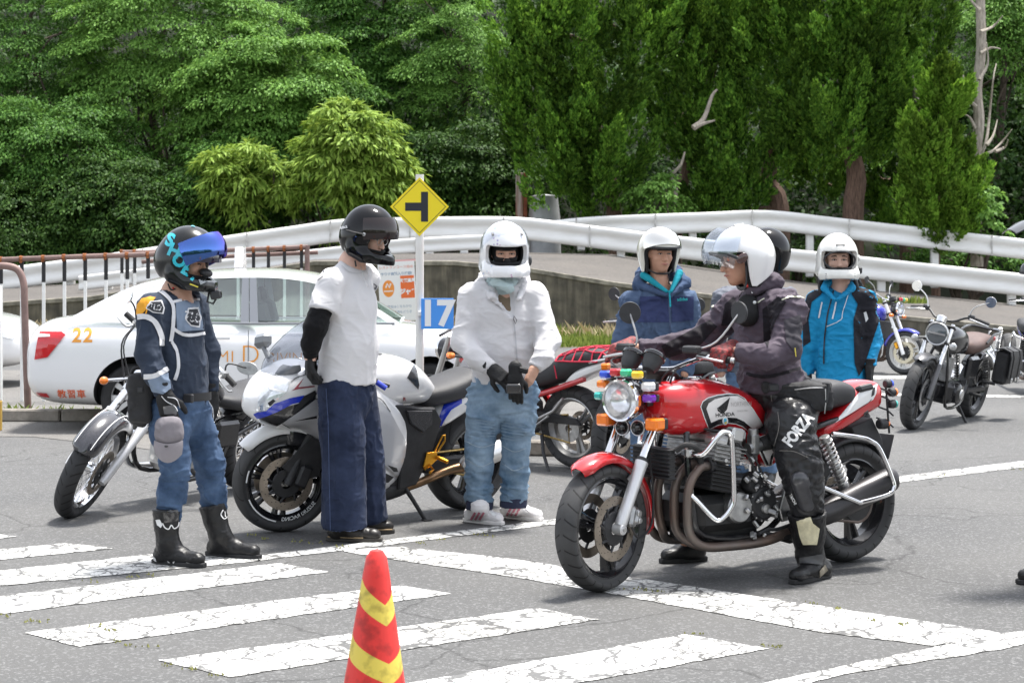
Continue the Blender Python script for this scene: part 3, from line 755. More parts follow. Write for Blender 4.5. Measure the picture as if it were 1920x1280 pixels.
MB().lathe([(.135, .03), (.131, .05), (.124, .1), (.038, .64), (.030, .685), (.018, .703), (0, .708)], (0, 0, 0), (0, 0, 1), 40).build('cone_body', cone_mat(), co)
MB().prism([(x*.19, y*.19) for x, y in ((-1, -.8), (-.8, -1), (.8, -1), (1, -.8), (1, .8), (.8, 1), (-.8, 1), (-1, .8))], (0, 0, .02), (1, 0, 0), (0, 1, 0), .036, .006).build('base', mat('cone_base_red', (.6, .03, .025), .5), co)
# ------------------------------------------------------------------ grass strip
def blades(name, n, xr, yr, h, w_, m, zf=0.0, seed=1, label=None, cat='grass', lean=.5):
 g = np.random.default_rng(seed)
 x = g.uniform(*xr, n); y = g.uniform(*yr, n); a = g.uniform(0, 2*PI, n); hh = h*g.uniform(.4, 1.3, n)*np.clip(.75+.6*vnoise(np.stack([x*.8, y*.8, x*0], 1), seed), .25, 1.6)
 dx, dy = np.cos(a), np.sin(a); ln = g.uniform(0, lean, n)*hh; la = g.uniform(0, 2*PI, n); z = np.full(n, zf)
 P0 = np.stack([x-dx*w_, y-dy*w_, z], 1); P1 = np.stack([x+dx*w_, y+dy*w_, z], 1)
 P2 = np.stack([x+dx*w_*.7+np.cos(la)*ln*.4, y+dy*w_*.7+np.sin(la)*ln*.4, z+hh*.6], 1); P3 = np.stack([x-dx*w_*.1+np.cos(la)*ln, y-dy*w_*.1+np.sin(la)*ln, z+hh], 1)
 V = np.stack([P0, P1, P2, P3], 1).reshape(-1, 3); Q = np.arange(4*n).reshape(-1, 4)
 o = link(name, np_mesh(name, V, Q, False), m); return tag(o, label, cat, kind='stuff')
def leaf_mat(name, dark, light, tr=.25, rough=.55, tone=False):
 m = bpy.data.materials.new(name); m.use_nodes = True; nt = m.node_tree; L = nt.links.new
 nt.nodes.clear(); out = _n(nt, 'ShaderNodeOutputMaterial')
 ge = _n(nt, 'ShaderNodeNewGeometry'); rp = _n(nt, 'ShaderNodeValToRGB'); e = rp.color_ramp.elements
 e[0].color = c4(dark); e[1].color = c4(light); e[0].position = .1; e[1].position = .95; L(ge.outputs['Random Per Island'], rp.inputs[0])
 if tone:
  at_ = _n(nt, 'ShaderNodeAttribute', attribute_name='tone'); mt = _n(nt, 'ShaderNodeMix', data_type='RGBA', blend_type='MULTIPLY'); mt.inputs[0].default_value = 1
  L(rp.outputs[0], mt.inputs[6]); L(at_.outputs['Color'], mt.inputs[7]); rp = mt
 RO = rp.outputs[2] if tone else rp.outputs[0]
 pb = _n(nt, 'ShaderNodeBsdfPrincipled'); pb.inputs['Roughness'].default_value = rough; pb.inputs['Specular IOR Level'].default_value = .12; L(RO, pb.inputs['Base Color'])
 ts = _n(nt, 'ShaderNodeBsdfTranslucent'); hs = _n(nt, 'ShaderNodeHueSaturation'); hs.inputs['Hue'].default_value = .485; hs.inputs['Value'].default_value = 1.5; L(RO, hs.inputs['Color']); L(hs.outputs[0], ts.inputs[0])
 mx = _n(nt, 'ShaderNodeMixShader'); mx.inputs[0].default_value = tr; L(pb.outputs[0], mx.inputs[1]); L(ts.outputs[0], mx.inputs[2]); L(mx.outputs[0], out.inputs[0])
 return m
M_GRASS = leaf_mat('grass_leaf', (.08, .13, .02), (.24, .30, .07))
M_STRAW = leaf_mat('straw_leaf', (.30, .24, .12), (.55, .47, .30))
sheet('grass_bed', [(-20, 32.6, .004), (2.6, 32.6, .004), (4.2, 38, .004), (-20, 38, .004)], mat('soil', (.10, .085, .05), .95, var=.4, vscale=4))
blades('grass', 26000, (-18, 3.6), (32.7, 37.9), .22, .02, M_GRASS, .004, 3, 'green grass strip along the foot of the concrete wall')
blades('dry_grass', 4500, (-18, 3.4), (35.2, 37.9), .34, .016, M_STRAW, .004, 4, 'pale dry seed heads standing in the grass by the wall', lean=.9)
blades('weeds', 500, (-6.5, -3.7), (17.9, 18.3), .10, .012, M_GRASS, .0, 5, 'small weeds growing along the kerb by the car', lean=1)
blades('ramp_weeds', 160, (7.6, 9.2), (40, 40.5), .14, .03, M_GRASS, .62, 6, 'weeds in a joint of the ramp asphalt')
# ================================================================== TREES
M_BARK = mat('bark', (.075, .058, .045), .95, var=.5, vscale=9, stretch=(3, 3, .6), bump=.8, bscale=20)
M_BARKR = mat('juniper_bark', (.15, .095, .07), .95, var=.5, vscale=9, stretch=(4, 4, .5), bump=.8, bscale=20)
M_DEAD = mat('bleached_wood', (.36, .32, .27), .9, var=.35, vscale=8, stretch=(3, 3, .7), bump=.5)
L_MID = leaf_mat('leaf_mid', (0.036, 0.100, 0.018), (0.120, 0.255, 0.046))
L_LIGHT = leaf_mat('leaf_light', (0.066, 0.155, 0.026), (0.195, 0.365, 0.074))
L_DARK = leaf_mat('leaf_dark', (0.018, 0.050, 0.010), (0.065, 0.135, 0.024))
L_CHEST = leaf_mat('leaf_chestnut', (0.110, 0.195, 0.024), (0.290, 0.420, 0.075))
L_JUN = leaf_mat('leaf_juniper', (0.034, 0.096, 0.012), (0.150, 0.290, 0.036), .2, tone=True)
L_JUN2 = leaf_mat('leaf_juniper_bright', (0.072, 0.168, 0.016), (0.215, 0.375, 0.048), .2, tone=True)
def leaf_quads(P, D, N, ln, wd):
 """leaf kites at P pointing along D, facing N"""
 D = D/np.maximum(np.linalg.norm(D, axis=1), 1e-9)[:, None]
 S = np.cross(D, N); S /= np.maximum(np.linalg.norm(S, axis=1), 1e-9)[:, None]
 ln = ln[:, None]; wd = wd[:, None]; Nn = np.cross(S, D)
 V = np.stack([P, P+D*ln*.45+S*wd+Nn*wd*.25, P+D*ln-Nn*ln*.12, P+D*ln*.45-S*wd+Nn*wd*.25], 1)
 return V.reshape(-1, 3)
def sprays(g, C, Dr, n, rad, flat, leaf, wr, droop=.25, slope=.42):
 """sprays of leaves: centres C, pointing Dr; n leaves each"""
 m = len(C); k = m*n
 Cc = np.repeat(C, n, 0); D0 = np.repeat(Dr, n, 0); rr = np.repeat(rad, n)
 a = g.uniform(0, 2*PI, k); q = np.sqrt(g.uniform(0, 1, k))
 up = np.array([0, 0, 1.0]); ho = D0.copy(); ho[:, 2] *= .3; ho /= np.maximum(np.linalg.norm(ho, axis=1), 1e-9)[:, None]
 sd = np.cross(ho, up)
 off = ho*(np.cos(a)*q*rr)[:, None]+sd*(np.sin(a)*q*rr*.85)[:, None]
 off[:, 2] += g.normal(0, flat, k)*rr-droop*q*q*rr-slope*np.cos(a)*q*rr
 P = Cc+off
 od = off.copy(); od[:, 2] -= .25*rr; od += g.normal(0, .35, (k, 3))*rr[:, None]
 N = np.tile(up, (k, 1))+ho*.5+g.normal(0, .38, (k, 3))
 return leaf_quads(P, od, N, leaf*g.uniform(.7, 1.3, k), leaf*wr*g.uniform(.8, 1.2, k))
def limb(b, p0, p1, r0, r1, g, n=4, j=.08):
 P = [np.array(p0)+(np.array(p1)-np.array(p0))*t+(g.normal(0, j, 3)*np.linalg.norm(np.array(p1)-np.array(p0)) if 0 < t < 1 else 0) for t in np.linspace(0, 1, n)]
 b.tube(P, list(np.linspace(r0, r1, n)), 7, smooth=3)
 return P
def broadleaf(name, label, cx, cy, rx, ry, Y, m, seed, nsp=110, nl=330, leaf=.115, wr=.27, rad=.74, base=None, group='broadleaf trees on the bank'):
 g = np.random.default_rng(seed); s = Y/F_PX
 c = np.array(at(cx, cy, Y)); rx *= s; ry *= s; rd = max(1.4, rx*.55)
 bx = c[0]+(g.uniform(-.4, .4) if base is None else base)
 t = thing(name, (bx, Y+.4, 0), label, 'tree', group=group); o = np.array([bx, Y+.4, 0])
 d = g.normal(0, 1, (nsp, 3)); d /= np.linalg.norm(d, axis=1)[:, None]; d[:, 1] = np.where(d[:, 1] > .2, -d[:, 1], d[:, 1])
 q = g.uniform(.35, 1.0, nsp)**.6
 C = c+d*q[:, None]*np.array([rx, rd, ry]); C[:, 2] = np.maximum(C[:, 2], .25)
 rads = rad*g.uniform(.6, 1.25, nsp)
 V = sprays(g, C-o, d, nl, rads, .075, leaf, wr)
 cr = link('crown', np_mesh('crown', V, np.arange(len(V)).reshape(-1, 4), False), m, t); cr['kind'] = 'stuff'
 b = MB(); top = c-o+np.array([0, .3, ry*.45]); r0 = .16+.02*rx
 P = limb(b, (0, 0, 0), top, r0, .05, g, 5, .05)
 for i in range(9):
  a = P[1+i % 3] if i < 6 else P[3]; e = C[g.integers(nsp)]-o
  limb(b, a, e, .055, .015, g, 4, .07)
 b.build('trunk', M_BARK, t)
 return t
# far wood on the slope that closes the view
hs = bpy.data.meshes.new('hillside'); hx = np.linspace(-70, 70, 40); V = []; Fs = []
for j, y in enumerate(np.linspace(46.5, 130, 26)):
 for x in hx: V.append((x, y, -.05 if y < 50 else (y-50)*.42+.8*math.sin(x*.35+y*.2)))
for j in range(25):
 for i in range(39): a = j*40+i; Fs.append((a, a+1, a+41, a+40))
hs.from_pydata(V, [], Fs); hs.update()
tag(link('hillside', hs, mat('forest_floor', (.010, .012, .006), .95, col2=(.016, .024, .008), vscale=1.5)), kind='structure')
g = np.random.default_rng(5); nsp = 2600
X = g.uniform(-34, 34, nsp); Y = np.concatenate([g.uniform(57, 84, 1700), g.uniform(51.5, 58, 900)]); Z = np.maximum(0, Y-50)*.42+np.concatenate([g.uniform(.2, 9.5, 1700), g.uniform(0, 5.5, 900)])
V = sprays(g, np.stack([X, Y, Z], 1), np.tile([0, -1.0, .1], (nsp, 1))+g.normal(0, .5, (nsp, 3)), 120, g.uniform(.9, 1.7, nsp), .16, .20, .30)
tag(link('far_wood', np_mesh('far_wood', V, np.arange(len(V)).reshape(-1, 4), False), leaf_mat('leaf_deep', (.010, .032, .006), (.040, .092, .016))), 'dark wood filling the slope behind the nearer trees', 'wood', kind='stuff')
nsp = 900; X = g.uniform(-45, 45, nsp); Y = g.uniform(-34, -27, nsp); Z = g.uniform(0, 8.5, nsp)  # unseen trees added behind the camera so glossy surfaces reflect something dark
V = sprays(g, np.stack([X, Y, Z], 1), np.tile([0, 1.0, .1], (nsp, 1))+g.normal(0, .5, (nsp, 3)), 36, g.uniform(1.2, 2.2, nsp), .2, .6, .34)
tag(link('unseen_reflection_wood', np_mesh('unseen_reflection_wood', V, np.arange(len(V)).reshape(-1, 4), False), L_MID), 'unseen belt of trees added behind the camera to darken reflections', 'wood', kind='stuff')
TR = [
 ('spreading leafy tree at the top left corner with layered sprays', 60, 100, 230, 210, 54, L_MID, 101, 130),
 ('pale layered tree right of the top left corner', 330, 70, 230, 170, 52.5, L_LIGHT, 102, 130),
 ('bright leafy tree above the blue and black helmet', 500, 190, 190, 150, 51, L_LIGHT, 103, 120),
 ('leafy tree at the top centre left of the junipers', 720, 70, 190, 190, 55, L_MID, 104, 120),
 ('open branched tree beside the left edge of the junipers', 850, 110, 130, 200, 53, L_LIGHT, 105, 60),
 ('dense mid green tree at the left edge of the picture', 90, 290, 210, 120, 50.5, L_MID, 106, 120),
 ('dark evergreen tree low behind the fence rail', 240, 400, 230, 110, 49.5, L_DARK, 107, 120),
 ('mid green bushy tree behind the blue helmet', 440, 350, 150, 100, 49.8, L_MID, 108, 95),
 ('dark leafy tree behind the diamond sign', 850, 330, 170, 110, 51, L_DARK, 109, 110),
 ('dark tree at the far left bottom of the wood', 20, 430, 150, 90, 48.8, L_DARK, 110, 80),
 ('shaded tree in the gap at the top right corner', 1880, 250, 120, 190, 56, L_DARK, 111, 80),
 ('pale leafy tree in the top right corner', 1890, 40, 90, 90, 53, L_LIGHT, 112, 50),
 ('mid green tree between the two pale ones', 620, 250, 130, 130, 52, L_MID, 113, 80),
]
for (lb, cx, cy, rx, ry, Y, m, sd, ns) in TR: broadleaf('broadleaf_tree', lb, cx, cy, rx, ry, Y, m, sd, nsp=int(ns*1.12), leaf=.095+.008*(sd % 5))
broadleaf('chestnut_tree', 'yellow green chestnut tree with long drooping leaves left of the diamond sign', 665, 300, 100, 118, 48.3, L_CHEST, 131, nsp=105, nl=150, leaf=.27, wr=.13, rad=.55)
broadleaf('chestnut_tree', 'smaller yellow green chestnut tree behind the black helmet visor', 470, 330, 100, 70, 48.6, L_CHEST, 132, nsp=40, nl=140, leaf=.25, wr=.13, rad=.5)
broadleaf('leafy_shrub', 'pale green shrub growing between juniper stems above the rail', 1235, 365, 65, 45, 47.4, L_LIGHT, 133, nsp=30, nl=80, leaf=.12, wr=.3, rad=.35, group='shrubs under the junipers')
broadleaf('leafy_shrub', 'pale green climber at the foot of the bare trunk', 1830, 400, 40, 70, 47.2, L_LIGHT, 134, nsp=30, nl=60, leaf=.13, wr=.36, rad=.30, group='shrubs under the junipers')
broadleaf('leafy_shrub', 'dark undergrowth between the rails at the right', 1800, 480, 130, 30, 49.5, L_MID, 135, nsp=50, nl=60, leaf=.12, wr=.3, rad=.4, group='shrubs under the junipers')
broadleaf('leafy_shrub', 'dark undergrowth below the bent rail behind the rider', 1500, 475, 130, 26, 49.6, L_DARK, 136, nsp=50, nl=60, leaf=.12, wr=.3, rad=.4, group='shrubs under the junipers')
def juniper(label, Y, blobs, seed, m, trunk, tuft=(1.0, 1.9), ntuft=60, nl=900):
 """blobs: (px, py, rx px, ry px) ellipses filled with flame-like tufts; trunk: photo points with radius in m"""
 g = np.random.default_rng(seed); s = Y/F_PX
 bx = at(trunk[0][0], trunk[0][1], Y).x
 t = thing('juniper_tree', (bx, Y, 0), label, 'tree', group='junipers behind the guard rail'); o = np.array([bx, Y, 0])
 Vs = []; Ts = []
 tot = sum(b_[2]*b_[3] for b_ in blobs)
 for (px, py, rx, ry) in blobs:
  c = np.array(at(px, py, Y)); n = max(5, int(ntuft*.66*rx*ry/tot)); rx *= s; ry *= s; rd = .8*rx
  d = g.normal(0, 1, (n, 3)); d /= np.linalg.norm(d, axis=1)[:, None]; d[:, 1] = -np.abs(d[:, 1])*g.choice([1.3, 1.1, .8, .4], n)
  C = c+d*np.array([rx, rd, ry])*(g.uniform(.25, 1, n)**.5)[:, None]; C[:, 2] = np.maximum(C[:, 2], .3)
  H = g.uniform(*tuft, n); ax = np.stack([d[:, 0]*.5+g.normal(0, .16, n), d[:, 1]*.40-.10, np.full(n, 1.0)], 1); ax /= np.linalg.norm(ax, axis=1)[:, None]
  ns = nl//14; k = n*ns                                    # flame-shaped tips set round each plume
  Ap = np.repeat(ax, ns, 0); Hp = np.repeat(H, ns); tt = g.uniform(0, 1, k)**.85; an = g.uniform(0, 2*PI, k)
  wdt = .19*np.sin(np.clip(tt*.86+.14, 0, 1)*PI)**.7*Hp; rad_ = np.stack([np.cos(an), np.sin(an), np.zeros(k)], 1); rad_ -= Ap*np.sum(rad_*Ap, 1)[:, None]
  B = np.repeat(C, ns, 0)+Ap*((tt-.35)*Hp)[:, None]+rad_*(wdt*g.uniform(.55, 1.05, k))[:, None]
  tx = Ap*.9+rad_*(.55*(1-tt))[:, None]+g.normal(0, .13, (k, 3)); tx /= np.linalg.norm(tx, axis=1)[:, None]; tl = g.uniform(.16, .30, k)
  m_ = 14; K = k*m_; Bq = np.repeat(B, m_, 0); T = np.repeat(tx, m_, 0); L0 = np.repeat(tl, m_); u = g.uniform(0, 1, K); a2 = g.uniform(0, 2*PI, K)
  r2 = np.stack([np.cos(a2), np.sin(a2), g.normal(0, .3, K)], 1)
  P = Bq+T*(u*L0*.75)[:, None]+r2*(.055*(1-u)*np.sqrt(L0/.2))[:, None]
  D = T+r2*(.50*(1-.5*u))[:, None]; N = np.repeat(rad_, m_, 0)+np.array([0, -.35, 1.0])+g.normal(0, .35, (K, 3)); L = L0*.42*g.uniform(.7, 1.3, K)
  Vs.append(leaf_quads(P-o, D, N, L, L*.24)); Ts.append(np.repeat(g.uniform(.45, 1.5, n), ns*m_*4))
 V = np.concatenate(Vs)
 cr = link('crown', np_mesh('crown', V, np.arange(len(V)).reshape(-1, 4), False), m, t); cr['kind'] = 'stuff'; cr.data.attributes.new('tone', 'FLOAT', 'POINT').data.foreach_set('value', np.concatenate(Ts).astype(np.float32))
 b = MB(); P = [np.array(at(x, y, Y+.25))-o for x, y, r in trunk]; P[0][2] = -.05
 b.tube(P, [r for x, y, r in trunk], 9, smooth=4)
 for (px, py, rx, ry) in blobs:
  e = np.array(at(px, py, Y+.1))-o; a = min(P, key=lambda q: np.linalg.norm(q-e)); limb(b, a, e, .09, .03, g, 5, .08)
 V0 = np.concatenate(b.v);
 b.build('trunk', M_BARKR, t)
 return t
juniper('large juniper leaning over the grey column, plumes down to the rail', 47.5, [(1010, 60, 70, 80), (990, 200, 60, 110), (1090, 140, 110, 150), (1120, 300, 110, 110), (1050, 330, 70, 70), (1190, 60, 80, 90)], 201, L_JUN, [(1160, 470, .22), (1150, 380, .2), (1120, 250, .16), (1090, 80, .09)], ntuft=210)
juniper('juniper with twisted bare lower limbs right of the leaning one', 48.6, [(1270, 60, 90, 80), (1330, 170, 100, 80), (1280, 230, 70, 60), (1390, 60, 80, 80), (1330, 300, 60, 40)], 202, L_JUN, [(1265, 470, .16), (1272, 390, .15), (1290, 300, .15), (1262, 250, .14), (1330, 160, .11), (1350, 20, .07)], ntuft=120)
juniper('juniper standing behind the two stout trunks, bushy middle crown', 48.0, [(1420, 260, 90, 70), (1380, 350, 80, 45), (1310, 390, 60, 30), (1460, 130, 90, 80), (1500, 50, 90, 80), (1350, 400, 90, 20)], 203, L_JUN, [(1460, 470, .30), (1462, 390, .26), (1440, 330, .22), (1480, 200, .15), (1520, 60, .1)], ntuft=110)
juniper('juniper on a thick reddish trunk with bushy crown and bare snags', 47.2, [(1570, 240, 110, 70), (1500, 240, 60, 60), (1640, 200, 70, 90), (1600, 100, 90, 90), (1640, 20, 90, 60)], 204, L_JUN, [(1602, 475, .30), (1600, 400, .28), (1605, 320, .25), (1570, 180, .16), (1590, 40, .09)], ntuft=130)
juniper('dark juniper at the top behind the bare trunk', 50.0, [(1700, 60, 100, 90), (1740, 180, 70, 90), (1680, 300, 60, 80), (1540, 340, 70, 60), (1670, 390, 50, 50)], 205, L_JUN, [(1700, 470, .2), (1700, 300, .18), (1700, 60, .1)], ntuft=100)
juniper('small bright cone shaped juniper beside the bare trunk', 46.2, [(1760, 370, 72, 70), (1750, 290, 66, 60), (1760, 220, 50, 50), (1765, 160, 26, 36), (1740, 420, 50, 30), (1775, 440, 60, 28)], 206, L_JUN2, [(1755, 480, .12), (1755, 400, .11), (1760, 300, .08), (1765, 150, .04)], tuft=(.7, 1.2), ntuft=130)
# bare bleached tree
bt = thing('bare_tree', (at(1832, 480, 46.8).x, 46.8, 0), 'tall bleached bare tree with snapped twigs at the right', 'tree'); o = np.array(bt.location)
g = np.random.default_rng(77); b = MB()
pts = [(1832, 500), (1830, 400), (1826, 320), (1836, 230), (1832, 170), (1840, 90), (1838, -20), (1842, -120)]
b.tube([np.array(at(x, y, 46.8))-o for x, y in pts], [.17, .15, .15, .14, .13, .13, .12, .1], 9, smooth=4); b.build('trunk', M_DEAD, bt)
b = MB()
for path in ([(1832, 300), (1848, 270), (1856, 210), (1862, 150), (1868, 120)], [(1834, 290), (1858, 285), (1880, 265), (1897, 243)], [(1850, 272), (1862, 255), (1870, 225)], [(1866, 284), (1884, 276), (1890, 262)], [(1838, 60), (1862, 50), (1880, 30)], [(1838, 100), (1858, 90), (1876, 92)], [(1836, 150), (1852, 120), (1850, 80)], [(1838, 20), (1820, 0), (1812, -20)], [(1832, 310), (1846, 320), (1848, 360), (1843, 400)], [(1830, 200), (1812, 180), (1808, 150), (1800, 130)], [(1828, 240), (1818, 220), (1806, 215)]):
 b.tube([np.array(at(x, y, 46.6+g.normal(0, .15)))-o for x, y in path], list(np.linspace(.05, .012, len(path))), 6, smooth=3)
b.build('branches', M_DEAD, bt)
# dead snags on the junipers
for lb, Y, paths in (('dead branching snag in front of the twisted juniper', 46.9, [[(1262, 400), (1266, 350), (1258, 330), (1276, 310), (1284, 285)], [(1300, 240), (1320, 222), (1335, 180), (1345, 168)], [(1300, 240), (1318, 232), (1340, 226)]]),
                     ('forked dead snag above the bushy crown', 46.8, [[(1640, 200), (1642, 160), (1660, 120), (1672, 105)], [(1718, 190), (1712, 155), (1710, 128)], [(1640, 125), (1655, 122), (1664, 105)], [(1545, 165), (1560, 150), (1580, 155), (1600, 140)]])):
 p0 = at(paths[0][0][0], paths[0][0][1], Y); sn = MB()
 t = thing('dead_snag', p0, lb, 'branch'); o = np.array(p0)
 for p in paths: sn.tube([np.array(at(x, y, Y+g.normal(0, .1)))-o for x, y in p], list(np.linspace(.08, .025, len(p))), 7, smooth=3)
 sn.build('branches', M_DEAD, t)
# ================================================================== SHARED VEHICLE PARTS
M_RUB = mat('tyre_rubber', (.022, .022, .023), .75, var=.25, vscale=20, bump=.15, bscale=200)
M_BLK = mat('black_gloss', (.012, .012, .014), .22, coat=.6, rvar=.06, vscale=15)
M_BLKM = mat('black_satin', (.022, .022, .024), .5, var=.3, vscale=18, bump=.1, bscale=120)
M_PLAS = mat('black_plastic', (.032, .033, .036), .55, var=.15, vscale=25)
M_CHR = mat('chrome', (.78, .78, .79), .12, 1.0, rvar=.06, vscale=12)
M_ALU = mat('aluminium', (.56, .56, .56), .38, 1.0, var=.12, vscale=10, rvar=.1)
M_ALUP = mat('silver_paint', (.62, .62, .63), .42, .6, var=.06)
M_ALUD = mat('dull_aluminium', (.42, .42, .42), .45, 1.0, var=.3, vscale=14)
M_STEEL = mat('disc_steel', (.36, .31, .26), .42, 1.0, var=.2, vscale=10)
M_RUST = mat('heat_stained_steel', (.15, .135, .125), .5, .75, col2=(.18, .12, .095), vscale=5, rvar=.1)
M_SEAT = mat('seat_vinyl', (.032, .032, .035), .55, var=.15, vscale=10, bump=.25, bscale=260)
M_RED = mat('red_paint', (.50, .012, .018), .25, coat=1.0, var=.06, vscale=4)
M_WHT = mat('white_paint', (.80, .80, .80), .25, coat=1.0, var=.02)
M_SILW = mat('pearl_white', (.70, .70, .71), .3, coat=1.0, var=.03)
M_BLUP = mat('blue_paint', (.012, .035, .45), .22, coat=1.0, var=.05)
M_BLUT = mat('violet_blue_paint', (.06, .07, .50), .25, coat=1.0, var=.05)
M_GOLD = mat('gold_anodised', (.75, .36, .04), .3, 1.0, var=.1)
M_GCH = mat('gold_chain', (.42, .30, .12), .5, .9, var=.4, vscale=60)
M_AMB = mat('amber_lens', (.85, .20, .01), .18, coat=1.0, var=.08, vscale=30)
M_GLS = mat('clear_lens', (.92, .93, .94), .05, 0.0, trans=.9, ior=1.3)
M_REFL = mat('reflector', (.85, .85, .86), .18, .9, var=.2, vscale=30)
def lens(n, c): return mat('lens_'+n, c, .15, coat=1.0, var=.1, vscale=40)
def tread_mat(name, N, k, wd=.13, col=(.024, .024, .026)):
 """tyre with slanted tread grooves; object axis Y is the axle"""
 m = bpy.data.materials.new(name); m.use_nodes = True; nt = m.node_tree; b = nt.nodes['Principled BSDF']; L = nt.links.new
 tc = _n(nt, 'ShaderNodeTexCoord'); s = _n(nt, 'ShaderNodeSeparateXYZ'); L(tc.outputs['Object'], s.inputs[0])
 an = _n(nt, 'ShaderNodeMath', operation='ARCTAN2'); L(s.outputs[2], an.inputs[0]); L(s.outputs[0], an.inputs[1])
 ab = _n(nt, 'ShaderNodeMath', operation='ABSOLUTE'); L(s.outputs[1], ab.inputs[0])
 a1 = _n(nt, 'ShaderNodeMath', operation='MULTIPLY'); a1.inputs[1].default_value = N/(2*PI); L(an.outputs[0], a1.inputs[0])
 a2 = _n(nt, 'ShaderNodeMath', operation='MULTIPLY_ADD'); a2.inputs[1].default_value = k; L(ab.outputs[0], a2.inputs[0]); L(a1.outputs[0], a2.inputs[2])
 fr = _n(nt, 'ShaderNodeMath', operation='FRACT'); L(a2.outputs[0], fr.inputs[0])
 g1 = _n(nt, 'ShaderNodeMath', operation='LESS_THAN'); g1.inputs[1].default_value = wd; L(fr.outputs[0], g1.inputs[0])
 # only on the tread, not on the sidewall
 rr = _n(nt, 'ShaderNodeMath', operation='GREATER_THAN'); ln = _n(nt, 'ShaderNodeVectorMath', operation='LENGTH'); L(tc.outputs['Object'], ln.inputs[0]); L(ln.outputs['Value'], rr.inputs[0]); rr.inputs[1].default_value = .262
 c0 = _n(nt, 'ShaderNodeMath', operation='GREATER_THAN'); c0.inputs[1].default_value = .010; L(ab.outputs[0], c0.inputs[0])
 q = _n(nt, 'ShaderNodeMath', operation='MULTIPLY'); L(g1.outputs[0], q.inputs[0]); L(rr.outputs[0], q.inputs[1])
 q2 = _n(nt, 'ShaderNodeMath', operation='MULTIPLY'); L(q.outputs[0], q2.inputs[0]); L(c0.outputs[0], q2.inputs[1])
 nz = _n(nt, 'ShaderNodeTexNoise', Scale=18.0, Detail=5.0); L(tc.outputs['Object'], nz.inputs['Vector'])
 rp = _n(nt, 'ShaderNodeValToRGB'); e = rp.color_ramp.elements; e[0].color = c4([x*.8 for x in col]); e[1].color = c4([x*1.7 for x in col]); L(nz.outputs[0], rp.inputs[0])
 mx = _n(nt, 'ShaderNodeMix', data_type='RGBA'); L(q2.outputs[0], mx.inputs[0]); L(rp.outputs[0], mx.inputs[6]); mx.inputs[7].default_value = (.006, .006, .006, 1)
 L(mx.outputs[2], b.inputs['Base Color']); b.inputs['Roughness'].default_value = .72
 iv = _n(nt, 'ShaderNodeMath', operation='SUBTRACT'); iv.inputs[0].default_value = 1; L(q2.outputs[0], iv.inputs[1])
 bp = _n(nt, 'ShaderNodeBump', Strength=.8, Distance=.004); L(iv.outputs[0], bp.inputs['Height']); L(bp.outputs[0], b.inputs['Normal'])
 return m
T_STREET = tread_mat('street_tread', 26, 9, .12, (.034, .034, .035)); T_BLOCK = tread_mat('cruiser_tread', 30, -14, .17); T_SPORT = tread_mat('sport_tread', 11, 12, .06, (.032, .032, .033))
def glass_mat(name, tint, refl=.06):
 """thin clear sheet: tinted see-through with a reflection that grows at grazing angles"""
 m = bpy.data.materials.new(name); m.use_nodes = True; nt = m.node_tree; nt.nodes.clear(); o_ = _n(nt, 'ShaderNodeOutputMaterial'); t_ = _n(nt, 'ShaderNodeBsdfTransparent'); t_.inputs[0].default_value = c4(tint)
 gl = _n(nt, 'ShaderNodeBsdfGlossy'); gl.inputs['Roughness'].default_value = .03; mx = _n(nt, 'ShaderNodeMixShader'); lw = _n(nt, 'ShaderNodeLayerWeight'); lw.inputs[0].default_value = .5
 pw = _n(nt, 'ShaderNodeMath', operation='POWER'); pw.inputs[1].default_value = 4; nt.links.new(lw.outputs['Facing'], pw.inputs[0]); ma = _n(nt, 'ShaderNodeMath', operation='MULTIPLY_ADD'); ma.inputs[1].default_value = .6; ma.inputs[2].default_value = refl; nt.links.new(pw.outputs[0], ma.inputs[0])
 nt.links.new(ma.outputs[0], mx.inputs[0]); nt.links.new(t_.outputs[0], mx.inputs[1]); nt.links.new(gl.outputs[0], mx.inputs[2]); nt.links.new(mx.outputs[0], o_.inputs[0]); return m
class Frame:
 """local axes of a parked thing: x forward, y to its left, z up; origin on the ground under the rear wheel"""
 def __init__(s, o, f, roll=0.0, yaw=None):
  s.o = Vector(o); d = Vector(f)-s.o if f is not None else None
  s.wb = d.length if d else 0; s.yaw = math.atan2(d.y, d.x) if yaw is None else yaw; s.roll = roll
  s.M = Matrix.Translation(s.o) @ Matrix.Rotation(s.yaw, 4, 'Z') @ Matrix.Rotation(roll, 4, 'X'); s.I = s.M.inverted()
 def ray(s, px, py):
  c = s.I @ Vector((0, 0, CAM_H)); p = s.I @ Vector(((px-960)/F_PX, 1, CAM_H-(py-HOR)/F_PX)); return c, p-c
 def y(s, px, py, y=0.0):
  c, d = s.ray(px, py); return c+d*((y-c.y)/d.y)
 def x(s, px, py, x=0.0):
  c, d = s.ray(px, py); return c+d*((x-c.x)/d.x)
class Vehicle:
 def __init__(s, name, fr, label, cat, group=None):
  s.fr = fr; s.e = thing(name, fr.o, label, cat, group=group); s.e.rotation_euler = (fr.roll, 0, fr.yaw); s.ff = None
 def front(s, ff): s.ff = ff; s.T = s.fr.I @ ff.M
 def P(s, name, mb, m, parent=None, front=False, sharp=35):
  if front: mb.xform(s.T)
  return mb.build(name, m, parent or s.e, sharp=sharp)
